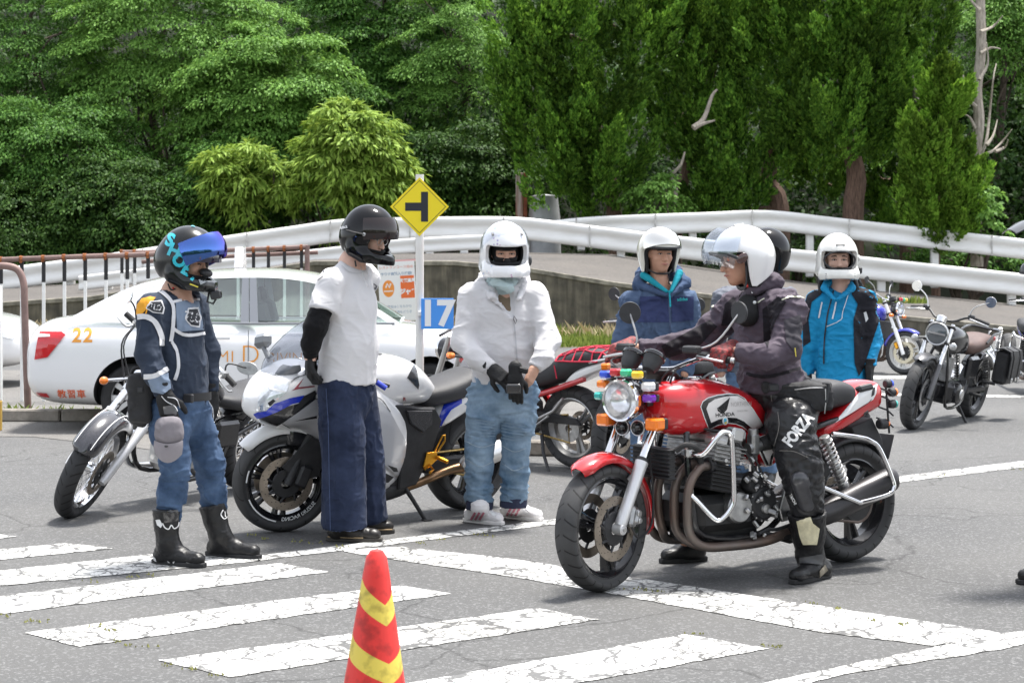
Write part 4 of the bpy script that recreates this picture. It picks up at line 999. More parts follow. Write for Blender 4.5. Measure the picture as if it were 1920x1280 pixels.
def pxdecal(name, bm, m, parent, target, I, off=.0025, step=9.0):
 """lay artwork drawn in photo pixels onto a modelled surface (I: world -> local)"""
 bv = target if isinstance(target, BVHTree) else bvh_of(target); step = min(step, 4.2)
 bmesh.ops.triangulate(bm, faces=bm.faces)
 for _ in range(7):
  es = [e for e in bm.edges if e.calc_length() > step]
  if not es: break
  bmesh.ops.subdivide_edges(bm, edges=es, cuts=1); bmesh.ops.triangulate(bm, faces=[f for f in bm.faces if len(f.verts) > 3])
 c = I @ Vector((0, 0, CAM_H)); bad = []
 for q in bm.verts:
  d = ((I @ Vector(((q.co.x-960)/F_PX, 1, CAM_H-(q.co.y-HOR)/F_PX)))-c).normalized()
  h = bv.ray_cast(c, d)
  if h[0] is None: bad.append(q)
  else:
   nn = h[1] if h[1].dot(d) < 0 else -h[1]; q.co = h[0]+nn*off*.6-d*off*.6
 bmesh.ops.delete(bm, geom=bad, context='VERTS')
 me = bpy.data.meshes.new(name); bm.to_mesh(me); bm.free()
 me.polygons.foreach_set('use_smooth', np.ones(len(me.polygons), dtype=bool))
 return link(name, me, m, parent)
def pxtext(body, cx, cy, size, rot=0.0, bold=0.0, sx=1.0, shear=0.0, spacing=1.0):
 bm = text_flat(body, 1.0, bold, shear, spacing); c, s_ = math.cos(rot), math.sin(rot)
 for v in bm.verts:
  x, y = v.co.x*sx*size, -v.co.y*size; v.co = (cx+x*c-y*s_, cy+x*s_+y*c, 0)
 return bm
def wheel(v, c, r, w_, steer=0.0, rimr=None, m_rim=None, tread=T_STREET, style='cast', ns=3, disc=.15, disc_y=.07, both=True, lean=0.0, m_disc=None, name='wheel'):
 """wheel at local point c; returns the rim part; tyre and brake discs are its children"""
 rimr = rimr or .225; m_rim = m_rim or M_BLK
 b = MB(); hw = w_*.36
 b.lathe([(rimr+.006, -hw), (rimr-.006, -hw-.004), (rimr-.016, -hw+.012), (rimr-.030, -hw*.5), (rimr-.030, hw*.5), (rimr-.016, hw-.012), (rimr-.006, hw+.004), (rimr+.006, hw), (rimr-.008, hw*.6), (rimr-.010, -hw*.6), (rimr+.006, -hw)], (0,0,0), (0,1,0), 44)
 b.cyl((0, -.045, 0), (0, .045, 0), .034, seg=16, bev=.006); b.cyl((0, -.085, 0), (0, .085, 0), .014, seg=10)
 if style == 'cast':
  for k in range(ns):
   for dl in (-.13, .13):
    a = 2*PI*k/ns+.3; p0 = Vector((math.cos(a+dl*1.6), 0, math.sin(a+dl*1.6)))*.03; p1 = Vector((math.cos(a+dl), 0, math.sin(a+dl)))*(rimr-.022)
    d = (p1-p0); X = d.normalized(); Z = Vector((0, 1, 0)); Yv = Z.cross(X)
    rr = []
    for t, ww, th in ((0, .016, .026), (.5, .011, .016), (1, .016, .024)):
     q = p0+d*t; rr.append([q+Yv*ww+Z*th*.6, q+Yv*ww*.4+Z*th, q-Yv*ww*.4+Z*th, q-Yv*ww+Z*th*.6, q-Yv*ww-Z*th*.6, q-Yv*ww*.4-Z*th, q+Yv*ww*.4-Z*th, q+Yv*ww-Z*th*.6])
    b.rings(rr)
 else:
  for k in range(36):
   a = 2*PI*k/36; sg = 1 if k % 2 else -1; t = (.35 if (k//2) % 2 else -.35)
   b.tube([(math.cos(a+t)*.032, sg*.035, math.sin(a+t)*.032), (math.cos(a)*(rimr-.025), 0, math.sin(a)*(rimr-.025))], .0022, 5)
 W = b.build(name, m_rim, v.e); W.location = c; W.rotation_euler = (lean, 0, steer)
 pr = [(rimr-.004, -hw), (rimr+.012, -w_*.40), (rimr+.38*(r-rimr), -w_*.5), (rimr+.66*(r-rimr), -w_*.47), (r-.10*w_, -w_*.33), (r-.03*w_, -w_*.17), (r, 0)]
 pr = np.array(pr+[(a, -h) for a, h in pr[-2::-1]]); pr = spline(pr, 3)
 tb = MB().lathe([tuple(p) for p in pr], (0,0,0), (0,1,0), 56).build('tyre', tread, W, sharp=None)
 if disc:
  for sy in ((1, -1) if both else (1,)):
   d = MB(); y0 = sy*disc_y
   d.lathe([(disc*.70, y0-.0025), (disc, y0-.0025), (disc, y0+.0025), (disc*.70, y0+.0025), (disc*.70, y0-.0025)], (0,0,0), (0,1,0), 44)
   D = d.build('brake_disc', m_disc or M_STEEL, W)
   cr = MB(); cr.lathe([(.03, y0-.006), (disc*.5, y0-.006), (disc*.54, y0), (disc*.5, y0+.006), (.03, y0+.006)], (0,0,0), (0,1,0), 24)
   for k in range(8):
    a = 2*PI*k/8; cr.tube([(math.cos(a)*disc*.45, y0, math.sin(a)*disc*.45), (math.cos(a+.25)*disc*.74, y0, math.sin(a+.25)*disc*.74)], .007, 6)
   cr.build('disc_carrier', M_BLKM, D)
   if r > .25 and sy == 1:
    h = MB()
    for k in range(40):
     a = 2*PI*k/40; q = disc*(.76+.09*(k % 3)); h.lathe([(0, y0+.0032), (.0032, y0+.0032)], (math.cos(a)*q, 0, math.sin(a)*q), (0, 1, 0), 6)
    o = h.build('drill_holes', M_BLKM, D); o['kind'] = 'stuff'
 return W
def fender(v, c, r, a0, a1, hw, drop, m, name='fender', steer=0.0, wide=None, seg=20, th=.004):
 """arched mudguard round wheel centre c (angles from +x towards up)"""
 rings = []
 for i in range(seg+1):
  t = i/seg; a = a0+(a1-a0)*t; e = min(1, min(t, 1-t)*9+.55)
  ring = []
  prof = [(-1, -drop), (-.96, -drop*.35), (-.7, 0.0), (0, .012), (.7, 0.0), (.96, -drop*.35), (1, -drop)]
  for (q, dz) in prof: ring.append((math.cos(a)*(r+dz), q*hw*e, math.sin(a)*(r+dz)))
  for (q, dz) in prof[::-1]: ring.append((math.cos(a)*(r+dz-th), q*(hw-th)*e, math.sin(a)*(r+dz-th)))
  rings.append(ring)
 o = MB().rings(rings).build(name, m, v.e, sharp=60); o.location = c; o.rotation_euler = (0, 0, steer); return o
def loft(st, n=24, along=4):
 """stations (x, zbot, ztop, halfwidth[, exponent, y centre]) -> MB"""
 R_ = [sup_ring((s_[0], s_[5] if len(s_) > 5 else 0, (s_[1]+s_[2])/2), (0, 1, 0), (0, 0, 1), s_[3], (s_[2]-s_[1])/2, s_[4] if len(s_) > 4 else 2.5, n) for s_ in st]
 A = smooth_rings(R_, along); return MB().rings(list(A))
def lamp(v, c, size, col, dirv=(1, 0, 0), front=False, back=.02, name='marker_lamp'):
 """small boxy lamp: black housing with a coloured lens child"""
 X = Vector(dirv).normalized(); M = X.to_track_quat('X', 'Z').to_matrix(); c = Vector(c)
 h = v.P(name, MB().box(c-X*back*.6, (back, size[0]*.96, size[1]*.96), rot=M, bev=.004), M_PLAS, front=front)
 v.P('lens', MB().box(c+X*size[2]/2, (size[2], size[0], size[1]), rot=M, bev=min(size)*.25), col, h, front=front)
 return h
def mirror(v, base, mid, c, rad, nrm, m=M_PLAS, oval=1.0, front=False, mst=None):
 o = v.P('mirror', MB().tube([base, mid, c], .0055, 8, smooth=4), mst or M_BLKM, front=front)
 n = Vector(nrm).normalized(); up = Vector((0, 0, 1)); s_ = up.cross(n).normalized(); u2 = n.cross(s_); b = MB(); rr = []
 for k, (q, d) in enumerate(((.0, -.022), (.6, -.018), (.92, -.006), (1, .004), (.96, .008), (0, .008))):
  rr.append([Vector(c)+s_*math.cos(a)*rad*oval*q+u2*math.sin(a)*rad*q+n*d for a in np.arange(20)*2*PI/20])
 b.rings(rr, cap=(False, False)); sh = v.P('mirror_shell', b, m, o, front=front)
 return o
def finstack(c, size, n, th, rot=None, bev=.002):
 b = MB(); M = Matrix.Identity(3) if rot is None else Matrix.Rotation(rot, 3, 'Y')
 for i in range(n):
  z = -size[2]/2+size[2]*(i+.5)/n; b.box(Vector(c)+M @ Vector((0, 0, z)), (size[0], size[1], th), rot=M, bev=bev)
 b.box(c, (size[0]*.86, size[1]*.90, size[2]), rot=M, bev=.004)
 return b
def shock(v, a, c, r=.026, coils=9, m_sp=None):
 a = Vector(a); c = Vector(c); d = (c-a); L = d.length; X = d.normalized(); u = X.orthogonal().normalized(); w2 = X.cross(u)
 b = MB(); b.cyl(a, c, .011, seg=10); b.cyl(a+X*L*.5, c, r*.75, seg=14, bev=.004); b.cyl(a, a+X*.03, r*.9, seg=14, bev=.004); b.cyl(c-X*.03, c, r*.9, seg=14, bev=.004)
 o = v.P('shock_absorber', b, M_ALUD)
 n = coils*12; pts = [a+X*(L*(.08+.84*i/n))+(u*math.cos(i/12*2*PI)+w2*math.sin(i/12*2*PI))*r for i in range(n+1)]
 v.P('coil_spring', MB().tube(pts, .0048, 7), m_sp or M_ALU, o); return o
def indicator(v, a, c, m=M_AMB, size=(.05, .07, .04), front=False, d=(1, 0, 0)):
 o = v.P('indicator', MB().tube([a, c], .008, 8), M_PLAS, front=front); c = Vector(c); X = Vector(d).normalized(); M = X.to_track_quat('X', 'Z').to_matrix()
 v.P('lens', MB().box(c, size, rot=M, bev=.012), m, o, front=front); return o
def headlight(v, c, r, depth, d=(1, 0, 0), ring=M_CHR, shell=M_BLK, front=False, glass=None):
 c = Vector(c); X = Vector(d).normalized()
 h = v.P('headlight', MB().lathe([(r*.99, 0), (r*.97, -depth*.35), (r*.8, -depth*.75), (r*.4, -depth), (0, -depth*1.03)], c, X, 32), shell, front=front)
 v.P('headlight_rim', MB().lathe([(r*.96, -.012), (r*1.05, -.012), (r*1.07, .006), (r*1.0, .020), (r*.92, .016), (r*.93, 0)], c, X, 36), ring, h, front=front)
 v.P('reflector', MB().lathe([(0, -.045), (r*.3, -.04), (r*.7, -.02), (r*.95, .004)], c, X, 32), M_REFL, h, front=front)
 v.P('headlight_glass', MB().lathe([(r*.95, .008), (r*.8, .017), (r*.45, .025), (0, .028)], c, X, 32), glass or M_GLS, h, front=front)
 return h
# ================================================================== RED AND WHITE MOTORCYCLE (nearest)
def red_motorcycle():
 fr = Frame(gd(1585, 1052), gd(1132, 1108)); wb = fr.wb
 v = Vehicle('motorcycle', fr, 'red and white motorcycle with chrome crash bars and coloured lamps ridden in the foreground', 'motorcycle')
 ff = Frame(gd(1128, 1108), None, yaw=fr.yaw+R(16)); v.front(ff)
 V3 = Vector
 # wheels
 fa = v.T @ V3((0, 0, .302))
 wheel(v, fa, .302, .118, steer=R(16), ns=3, disc=.152, disc_y=.075, rimr=.238)
 W = wheel(v, V3((0, 0, .312)), .312, .155, ns=3, disc=.12, disc_y=-.08, both=False)
 # rear sprocket and chain
 b = MB(); b.lathe([(.03, .085), (.095, .085), (.099, .089), (.095, .093), (.03, .093)], (0, 0, .312), (0, 1, 0), 40); v.P('sprocket', b, M_BLKM)
 ch = [(.098*math.sin(t), .09, .312+.098*math.cos(t)) for t in np.linspace(0, -PI, 10)]+[(.62, .09, .30), (.66, .09, .335), (.62, .09, .37)]
 v.P('chain', MB().tube(ch, .008, 6, closed=True), M_RUST)
 # fork legs
 for sy in (1, -1):
  y = .105*sy; A = V3((-.005, y, .315)); B = V3((-.175, y, .600)); C = V3((-.43, y, 1.01))
  f = v.P('fork_leg', MB().tube([A, A+(B-A)*.06, A+(B-A)*.5, A+(B-A)*.93, B], [.026, .030, .029, .031, .033], 16), M_ALUP, front=True)
  v.P('fork_tube', MB().tube([B, C], .0215, 16), M_CHR, f, front=True)
  v.P('dust_seal', MB().tube([B-(B-C).normalized()*.002, B+(C-B).normalized()*.018], .030, 14), M_BLKM, f, front=True)
  v.P('axle_clamp', MB().cyl((-.0, y-.03*sy, .302), (-.0, y+.028*sy, .302), .026, seg=14, bev=.005), M_ALUP, f, front=True)
 v.P('front_axle', MB().cyl((0, -.135, .302), (0, .14, .302), .011, seg=12), M_ALU, front=True)
 # calipers
 for sy in (1, -1):
  b = MB(); b.box((-.125, .082*sy, .345), (.052, .05, .10), rot=(0, R(-20), 0), bev=.012); b.box((-.14, .105*sy, .345), (.04, .03, .07), rot=(0, R(-20), 0), bev=.010)
  cal = v.P('caliper', b, M_ALUD, front=True)
  b = MB(); b.cyl((-.14, .118*sy, .328), (-.14, .127*sy, .328), .014, seg=12, bev=.003); b.cyl((-.132, .118*sy, .364), (-.132, .127*sy, .364), .014, seg=12, bev=.003); v.P('piston_cover', b, M_ALU, cal, front=True)
  v.P('brake_hose', MB().tube([(-.10, .09*sy, .32), (-.155, .10*sy, .245), (-.26, .10*sy, .30), (-.255, .11*sy, .48), (-.24, .10*sy, .66), (-.34, .07*sy, .86)], .006, 7, smooth=5), M_BLKM, front=True)
 # triple clamp, stem
 b = MB(); b.box((-.365, 0, .86), (.08, .27, .035), rot=(0, R(-31), 0), bev=.012); b.box((-.425, 0, 1.0), (.08, .27, .03), rot=(0, R(-31), 0), bev=.012); b.cyl((-.40, 0, .80), (-.49, 0, 1.0), .028)
 v.P('triple_clamp', b, M_BLKM, front=True)
 # front fender
 fo = fender(v, fa, .343, R(56), R(192), .068, .035, M_RED, steer=R(16))
 v.P('fender_stay', MB().tube([(-.115, .07, .52), (-.13, .10, .56), (-.17, .095, .585)], .009, 8).tube([(-.115, -.07, .52), (-.13, -.10, .56), (-.17, -.095, .585)], .009, 8), M_ALU, fo, front=True)
 fo_st = [c for c in fo.children][0]; fo_st.parent = v.e; fo_st.name = 'fender_bracket'
 # headlight and the row of coloured lamps
 hl = ff.x(1165, 750, -.14)
 headlight(v, hl, .099, .15, (1, .02, -.02), front=True)
 v.P('side_reflector', MB().lathe([(.104, -.013), (.1065, -.013), (.1065, .006), (.104, .006)], hl, (1, .02, 0), 10, a0=-.3, a1=.15, ref=(0, 1, .1)), M_AMB, front=True)
 for s_ in (1, -1): v.P('headlight_bracket', MB().box((-.27, .105*s_, hl.z), (.10, .012, .06), bev=.004), M_BLKM, front=True)
 R4 = (('blue', (.02, .08, .62)), ('red', (.55, .02, .03)), ('green', (.05, .50, .26)), ('yellow', (.85, .55, .02)))
 for (nm, c), (px, py) in zip(R4, ((1141, 701), (1160, 697), (1179.5, 698), (1201, 702))): lamp(v, ff.x(px, py, -.15), (.048, .036, .05), lens(nm, c), front=True)
 lamp(v, ff.x(1137, 719, -.17), (.055, .036, .05), M_AMB, front=True); lamp(v, ff.x(1131, 741, -.20), (.05, .036, .05), lens('teal', (.03, .42, .38)), front=True)
 lamp(v, ff.x(1222, 724, -.20), (.06, .042, .055), lens('clear', (.75, .75, .76)), front=True); lamp(v, ff.x(1223, 746, -.20), (.06, .036, .05), lens('purple', (.16, .02, .42)), front=True)
 v.P('lamp_bracket', MB().tube([ff.x(1137, 712, -.19), ff.x(1160, 708, -.19), ff.x(1201, 712, -.19), ff.x(1222, 734, -.23)], .006, 6), M_BLKM, front=True)
 for px, py, yy in ((1136, 786, -.16), (1228, 795, .16)):
  c = ff.x(px, py, -.19); o = v.P('indicator', MB().tube([c+V3((-.05, 0, 0)), c+V3((-.10, -yy*.5, 0))], .012, 10), M_PLAS, front=True)
  v.P('lens', MB().box(c, (.075, .075, .058), bev=.010), M_AMB, o, front=True)
  v.P('lamp_housing', MB().box(c+V3((-.048, 0, 0)), (.03, .070, .054), bev=.006), M_PLAS, o, front=True)
 for px, py in ((1167, 801), (1196, 802)):
  c = ff.x(px, py, -.20); h = v.P('horn', MB().lathe([(0, -.03), (.030, -.028), (.037, -.008), (.037, .004), (.030, .006)], c, (1, .15, .05), 22), M_BLKM, front=True)
  v.P('horn_rim', MB().lathe([(.032, .004), (.037, .006), (.039, .001), (.037, -.004)], c, (1, .15, .05), 22), M_ALU, h, front=True)
  v.P('horn_cone', MB().lathe([(.030, .003), (.020, -.004), (.012, .006), (0, .008)], c, (1, .15, .05), 18), M_BLK, h, front=True)
 # gauges
 for px, py in ((1184, 674), (1223, 678)):
  c = ff.x(px, py, -.30); ax = V3((-.62, 0, .78)); g_ = v.P('gauge', MB().lathe([(0, -.055), (.030, -.052), (.046, -.02), (.050, .015), (.054, .02), (.054, .036), (.050, .04), (.046, .034), (0, .034)], c, ax, 26), M_PLAS, front=True)
  v.P('gauge_rim', MB().lathe([(.053, .018), (.0565, .020), (.0565, .036), (.052, .041)], c, ax, 26), M_BLK, g_, front=True)
 # handlebar, controls, mirrors
 gl = V3((-.545, .36, 1.075)); gr = V3((-.545, -.36, 1.075))
 v.P('handlebar', MB().tube([gr, (-.515, -.25, 1.09), (-.45, -.15, 1.05), (-.43, -.09, 1.03), (-.43, .09, 1.03), (-.45, .15, 1.05), (-.515, .25, 1.09), gl], .0115, 10, smooth=4), M_CHR, front=True)
 for s_, g_ in ((1, gl), (-1, gr)):
  v.P('grip', MB().tube([g_+V3((.012, -.115*s_, .006)), g_], .0165, 12), M_RUB, front=True)
  v.P('bar_end', MB().cyl(g_, g_+V3((-.004, .022*s_, -.002)), .015, seg=12, bev=.003), M_ALU, front=True)
  v.P('lever', MB().tube([(-.47, .215*s_, 1.09), (-.465, .27*s_, 1.085), (-.48, .36*s_, 1.07)], [.009, .007, .006], 8, smooth=3), M_ALU, front=True)
  v.P('switch_housing', MB().box((-.52, .225*s_, 1.09), (.05, .05, .045), bev=.010), M_PLAS, front=True)
  v.P('reservoir', MB().box((-.45, .20*s_, 1.125), (.055, .085, .038), bev=.008), M_PLAS, front=True)
 cL = ff.x(1387, 586, -.50); cR = ff.x(1181, 586, -.50)
 mirror(v, (-.47, .20, 1.12), ff.x(1344, 640, -.48), cL, .055, (1, -.25, 0), M_PLAS, front=True, mst=M_ALU)
 mirror(v, (-.47, -.20, 1.12), ff.x(1195, 640, -.48), cR, .055, (1, .95, 0), M_PLAS, front=True, mst=M_ALUD)
 for k, (a, c) in enumerate((((-.50, .22, 1.08), (-.36, .04, .90)), ((-.50, .20, 1.07), (-.40, .10, .86)), ((-.50, -.22, 1.08), (-.36, -.04, .90)))):
  a = V3(a); c = V3(c); v.P('cable', MB().tube([a, a+V3((.10, -.03, -.02)), (a+c)/2+V3((.10, 0, .02)), c], .005, 6, smooth=5), M_BLKM, front=True)
 # frame tubes
 for sy in (1, -1):
  v.P('frame_tube', MB().tube([(1.06, .03*sy, .90), (1.13, .10*sy, .70), (1.13, .14*sy, .40), (1.06, .14*sy, .24), (.70, .14*sy, .22), (.52, .13*sy, .36), (.50, .12*sy, .62), (.30, .115*sy, .72), (-.05, .10*sy, .78)], .016, 9, smooth=4), M_BLK)
 v.P('steering_head', MB().cyl((1.05, 0, .98), (1.12, 0, .80), .04), M_BLK)
 # tank
 tank = v.P('fuel_tank', loft([(1.275, .80, .90, .03), (1.262, .77, .935, .075), (1.235, .742, .955, .105, 2.6), (1.17, .715, .972, .132, 2.7), (1.05, .712, .982, .146, 2.8), (.92, .728, .975, .143, 2.7), (.80, .706, .945, .128, 2.6), (.70, .698, .905, .108, 2.5), (.62, .715, .86, .085), (.585, .74, .83, .05)], 32, 5), M_RED)
 v.P('filler_cap', MB().cyl((1.0, 0, .975), (1.0, 0, .992), .035, seg=20, bev=.004), M_CHR)
 tb = bvh_of(tank); I = fr.I
 outer = [(1313, 762), (1317, 752), (1327, 745), (1346, 739.5), (1368, 737), (1384, 739), (1396, 746), (1412, 766), (1426, 788), (1437, 809), (1413, 817), (1403, 809), (1392, 800), (1379, 795), (1365, 793.5), (1347, 797), (1329, 805), (1320, 783)]
 cx, cy = 1372, 775
 def shrink(P, d):
  Q = np.array(P, float); e1 = Q-np.roll(Q, 1, 0); e2 = np.roll(Q, -1, 0)-Q
  n1 = np.stack([-e1[:, 1], e1[:, 0]], 1); n2 = np.stack([-e2[:, 1], e2[:, 0]], 1); n1 /= np.linalg.norm(n1, axis=1)[:, None]; n2 /= np.linalg.norm(n2, axis=1)[:, None]
  m = n1+n2; m /= np.linalg.norm(m, axis=1)[:, None]; return [tuple(q) for q in Q+m*d]
 pxdecal('white_edge', poly_flat(outer), M_WHT, tank, tb, I, .0014)
 pxdecal('black_stripe', poly_flat(shrink(outer, 1.6)), M_BLK, tank, tb, I, .0026)
 inner = [(1324, 766), (1328, 756), (1340, 748), (1362, 743), (1384, 742), (1397, 750), (1412, 769), (1425, 789), (1435, 807), (1419, 810), (1407, 800), (1395, 790), (1380, 783), (1364, 782), (1346, 786), (1333, 792)]
 pxdecal('white_panel', poly_flat(inner), mat('tank_cream', (.72, .69, .68), .25, coat=1.0), tank, tb, I, .0038)
 # winged emblem and lettering on the tank side
 M_TK = mat('tank_black_print', (.012, .012, .014), .3); M_TG = mat('tank_grey_print', (.34, .32, .31), .4)
 wings = []
 for k in range(5):
  x0 = 1343.5+k*1.8; y0 = 765+k*2.2; wings.append([(x0, y0), (x0+5, y0-3.4), (1368-k*1.1, 745+k*4.6), (1366.5-k*1.1, 750.5+k*4.3), (x0+4.5, y0+.6)])
 wings.append([(1344, 764), (1345, 770), (1352, 774.5), (1362, 773.5), (1352, 772), (1347.5, 768)])
 pxdecal('wing_emblem', poly_flat(wings), M_TK, tank, tb, I, .005)
 pxdecal('tank_lettering', pxtext('HONDA', 1358.5, 777, 9.6, R(-4), .02), M_TK, tank, tb, I, .005, 30)
 pxdecal('tank_script', pxtext('NORTHERN', 1389, 757.5, 11.5, R(-3), -.01, .62), M_TG, tank, tb, I, .005, 30)
 pxdecal('small_lettering', pxtext('SINCE 1982', 1391, 770, 4.0, R(-3), .0), M_TG, tank, tb, I, .005, 30)
 pxdecal('badge', poly_flat(cir(1359, 788, 5.5, 7.5, 16)), M_PW, tank, tb, I, .0065); pxdecal('badge_blue', poly_flat([(1356, 784), (1361, 783), (1362, 788), (1357, 791)]), mat('badge_blue', (.1, .5, .75), .4), tank, tb, I, .0075); pxdecal('badge_yellow', poly_flat([(1357, 791), (1362, 788), (1361, 794)]), mat('badge_yellow', (.8, .6, .05), .4), tank, tb, I, .0075)
 # side cover
 sc = loft([(.745, .69, .715, .05), (.72, .60, .715, .13, 3, ), (.66, .55, .71, .150, 3.2), (.60, .53, .70, .145, 3.2), (.555, .56, .68, .12, 3), (.53, .62, .66, .06)], 20, 3); side = v.P('side_cover', sc, M_RED)
 sb = bvh_of(side)
 pxdecal('cover_white_edge', poly_flat([(1411, 823), (1436, 814), (1452, 850), (1449, 862), (1446, 885), (1440, 882)]), M_WHT, side, sb, I, .0015)
 pxdecal('cover_stripe', poly_flat([(1415, 824), (1419, 822.5), (1442, 871), (1445, 855), (1449, 848), (1451, 851), (1448, 862), (1445, 881), (1441, 879)]), M_BLK, side, sb, I, .003)
 pxdecal('cover_panel', poly_flat([(1421, 822), (1435, 816.5), (1450, 848), (1445, 853), (1442, 866)]), mat('tank_cream', (.72, .69, .68), .25), side, sb, I, .003)
 rc = v.P('rear_side_cover', loft([(.50, .60, .72, .10, 3), (.46, .58, .72, .145, 3.2), (.40, .60, .715, .14, 3.2), (.34, .66, .71, .10, 3)], 18, 3), M_RED)
 # seat
 v.P('seat', loft([(.66, .74, .80, .05), (.62, .72, .825, .095), (.52, .70, .83, .125, 2.8), (.40, .72, .845, .14, 3), (.33, .75, .885, .145, 3), (.27, .78, .935, .14, 3), (.15, .80, .95, .132, 3), (.05, .81, .93, .12, 3), (.015, .83, .90, .09)], 28, 4), M_SEAT)
 v.P('seat_base', loft([(.60, .66, .74, .07), (.50, .60, .72, .11, 3), (.42, .62, .73, .12, 3), (.34, .70, .76, .11, 3)], 16, 3), M_PLAS)
 # tail
 tail = v.P('tail_cowl', loft([(.27, .655, .70, .06, 3), (.235, .66, .735, .115, 3), (.13, .685, .80, .130, 3.2), (.03, .715, .90, .128, 3.4), (-.06, .75, .935, .118, 3.4), (-.13, .775, .935, .108, 3.6), (-.165, .79, .915, .095, 3.6), (-.175, .81, .89, .07)], 26, 4), M_RED)
 tlb = bvh_of(tail)
 pxdecal('tail_white_edge', poly_flat([(1551, 796), (1572, 783), (1596, 768), (1609, 752), (1611, 735), (1620, 731), (1645, 719), (1643, 737), (1637, 749), (1618, 760), (1590, 778), (1566, 792)]), M_WHT, tail, tlb, I, .0015)
 pxdecal('tail_black_bar', poly_flat([(1636, 727), (1641, 725), (1639, 740), (1633, 744)]), M_BLKM, tail, tlb, I, .003)
 pxdecal('tail_stripe', poly_flat(stroke([(1572, 789), (1600, 774), (1626, 756), (1634, 748)], .9, sub=4)), M_BLK, tail, tlb, I, .003)
 v.P('grab_latch', MB().box((-.03, .105, .90), (.10, .05, .035), rot=(R(20), R(8), 0), bev=.01), M_PLAS)
 v.P('tail_light', MB().box((-.178, 0, .85), (.02, .14, .06), bev=.006), lens('tail_red', (.45, .01, .015)))
 # rear lamps on brackets
 b = MB()
 for dz in (.90, .86, .80, .74): b.tube([(-.16, .06, dz), (-.20, .10, dz-.02), (-.225, .12, dz-.05)], .005, 6)
 b.tube([(-.20, .09, .90), (-.205, .11, .66)], .006, 6); v.P('lamp_bracket', b, M_BLKM)
 for (px, py), c, x in (((1668, 719), lens('blue', (.02, .08, .62)), -.24), ((1676, 735), M_AMB, -.25), ((1676, 757), lens('teal', (.03, .42, .38)), -.24), ((1660, 794), M_AMB, -.20)):
  p = fr.x(px, py, x); big = py > 780
  o = v.P('rear_lamp', MB().cyl(p+V3((.05 if big else .035, 0, 0)), p, .026 if big else .021, .028 if big else .023, seg=14, bev=.005), M_PLAS)
  v.P('lens', MB().lathe([(.027 if big else .022, 0), (.026 if big else .021, -.012), (.012, -.022), (0, -.024)], p, (1, 0, 0), 16), c, o)
 # rear mudguard and number plate carrier
 v.P('rear_fender', MB().prism([(.02, .70), (-.13, .74), (-.20, .63), (-.25, .50), (-.22, .49), (-.14, .61), (.0, .66)], (0, 0, 0), (1, 0, 0), (0, 0, 1), .13, .006), M_PLAS)
 v.P('number_plate', MB().box((-.25, 0, .585), (.008, .16, .13), rot=(0, R(-18), 0), bev=.002), M_PLAS)
 fender(v, V3((0, 0, .312)), .335, R(62), R(112), .07, .02, M_BLKM, name='inner_fender')
 # swingarm, shocks
 for sy in (1, -1):
  v.P('swingarm', MB().box((.26, .115*sy, .325), (.58, .035, .055), rot=(0, R(2), 0), bev=.008), M_ALUD)
  shock(v, (.305, .165*sy, .675), (.165, .165*sy, .41), .031, 10)
 # muffler pair
 for sy in (1, -1):
  ms = v.P('muffler', MB().tube([(.55, .17*sy, .215), (.44, .195*sy, .255), (.38, .20*sy, .282), (.30, .205*sy, .31), (.0, .215*sy, .405), (-.10, .217*sy, .437), (-.115, .217*sy, .44)], [.026, .032, .05, .063, .066, .062, .05], 20, smooth=3), mat('muffler_black', (.06, .058, .06), .38, .7, var=.15, vscale=8))
  v.P('tail_pipe', MB().tube([(-.10, .217*sy, .437), (-.13, .218*sy, .447)], .035, 14), M_BLKM, ms)
 # engine
 eng = v.P('crankcase', MB().box((.93, 0, .34), (.36, .34, .18), bev=.04).box((.74, 0, .36), (.24, .32, .22), bev=.05).box((.88, 0, .24), (.42, .22, .10), bev=.03), mat('engine_black', (.02, .02, .021), .45, .2, var=.35, vscale=14, rvar=.15))
 v.P('cylinder_block', finstack((.965, 0, .51), (.17, .40, .13), 7, .005, R(-12)), M_BLKM, eng)
 v.P('cylinder_head', finstack((.945, 0, .625), (.19, .42, .09), 5, .006, R(-12)), mat('fin_edge_metal', (.34, .34, .34), .42, .9, var=.4, vscale=20), eng)
 v.P('cam_cover', MB().box((.985, 0, .70), (.085, .40, .05), rot=(0, R(-12), 0), bev=.014).box((.875, 0, .715), (.085, .40, .055), rot=(0, R(-12), 0), bev=.014), M_ALUD, eng)
 v.P('cam_cover_side', MB().box((1.01, .175, .69), (.10, .07, .035), rot=(0, R(-12), 0), bev=.01).box((.90, .18, .715), (.075, .07, .07), rot=(0, R(-12), 0), bev=.012), M_ALU, eng)
 v.P('alternator_cover', MB().lathe([(0, .208), (.066, .206), (.074, .196), (.076, .16), (.08, .14)], (.88, 0, .365), (0, 1, 0), 30), M_ALUD, eng)
 v.P('clutch_cover', MB().lathe([(0, .200), (.07, .198), (.085, .185), (.09, .15)], (.72, 0, .375), (0, 1, 0), 26), M_BLKM, eng)
 v.P('starter_cover', MB().lathe([(0, .195), (.044, .193), (.052, .182), (.054, .14)], (.77, 0, .475), (0, 1, 0), 24), M_BLKM, eng)
 v.P('oil_sight', MB().lathe([(0, .214), (.022, .212), (.026, .20)], (.72, 0, .35), (0, 1, 0), 16), M_ALU, eng)
 b = MB()
 for k in range(14):
  a = k*2*PI/14; b.cyl((.72+.086*math.cos(a), .17, .375+.086*math.sin(a)), (.72+.086*math.cos(a), .196, .375+.086*math.sin(a)), .005, seg=6)
 b.cyl((.98, .20, .60), (.98, .215, .60), .01, seg=6).cyl((.89, .20, .58), (.89, .215, .58), .008, seg=6); o = b.build('cover_bolts', M_ALU, eng); o['kind'] = 'stuff'
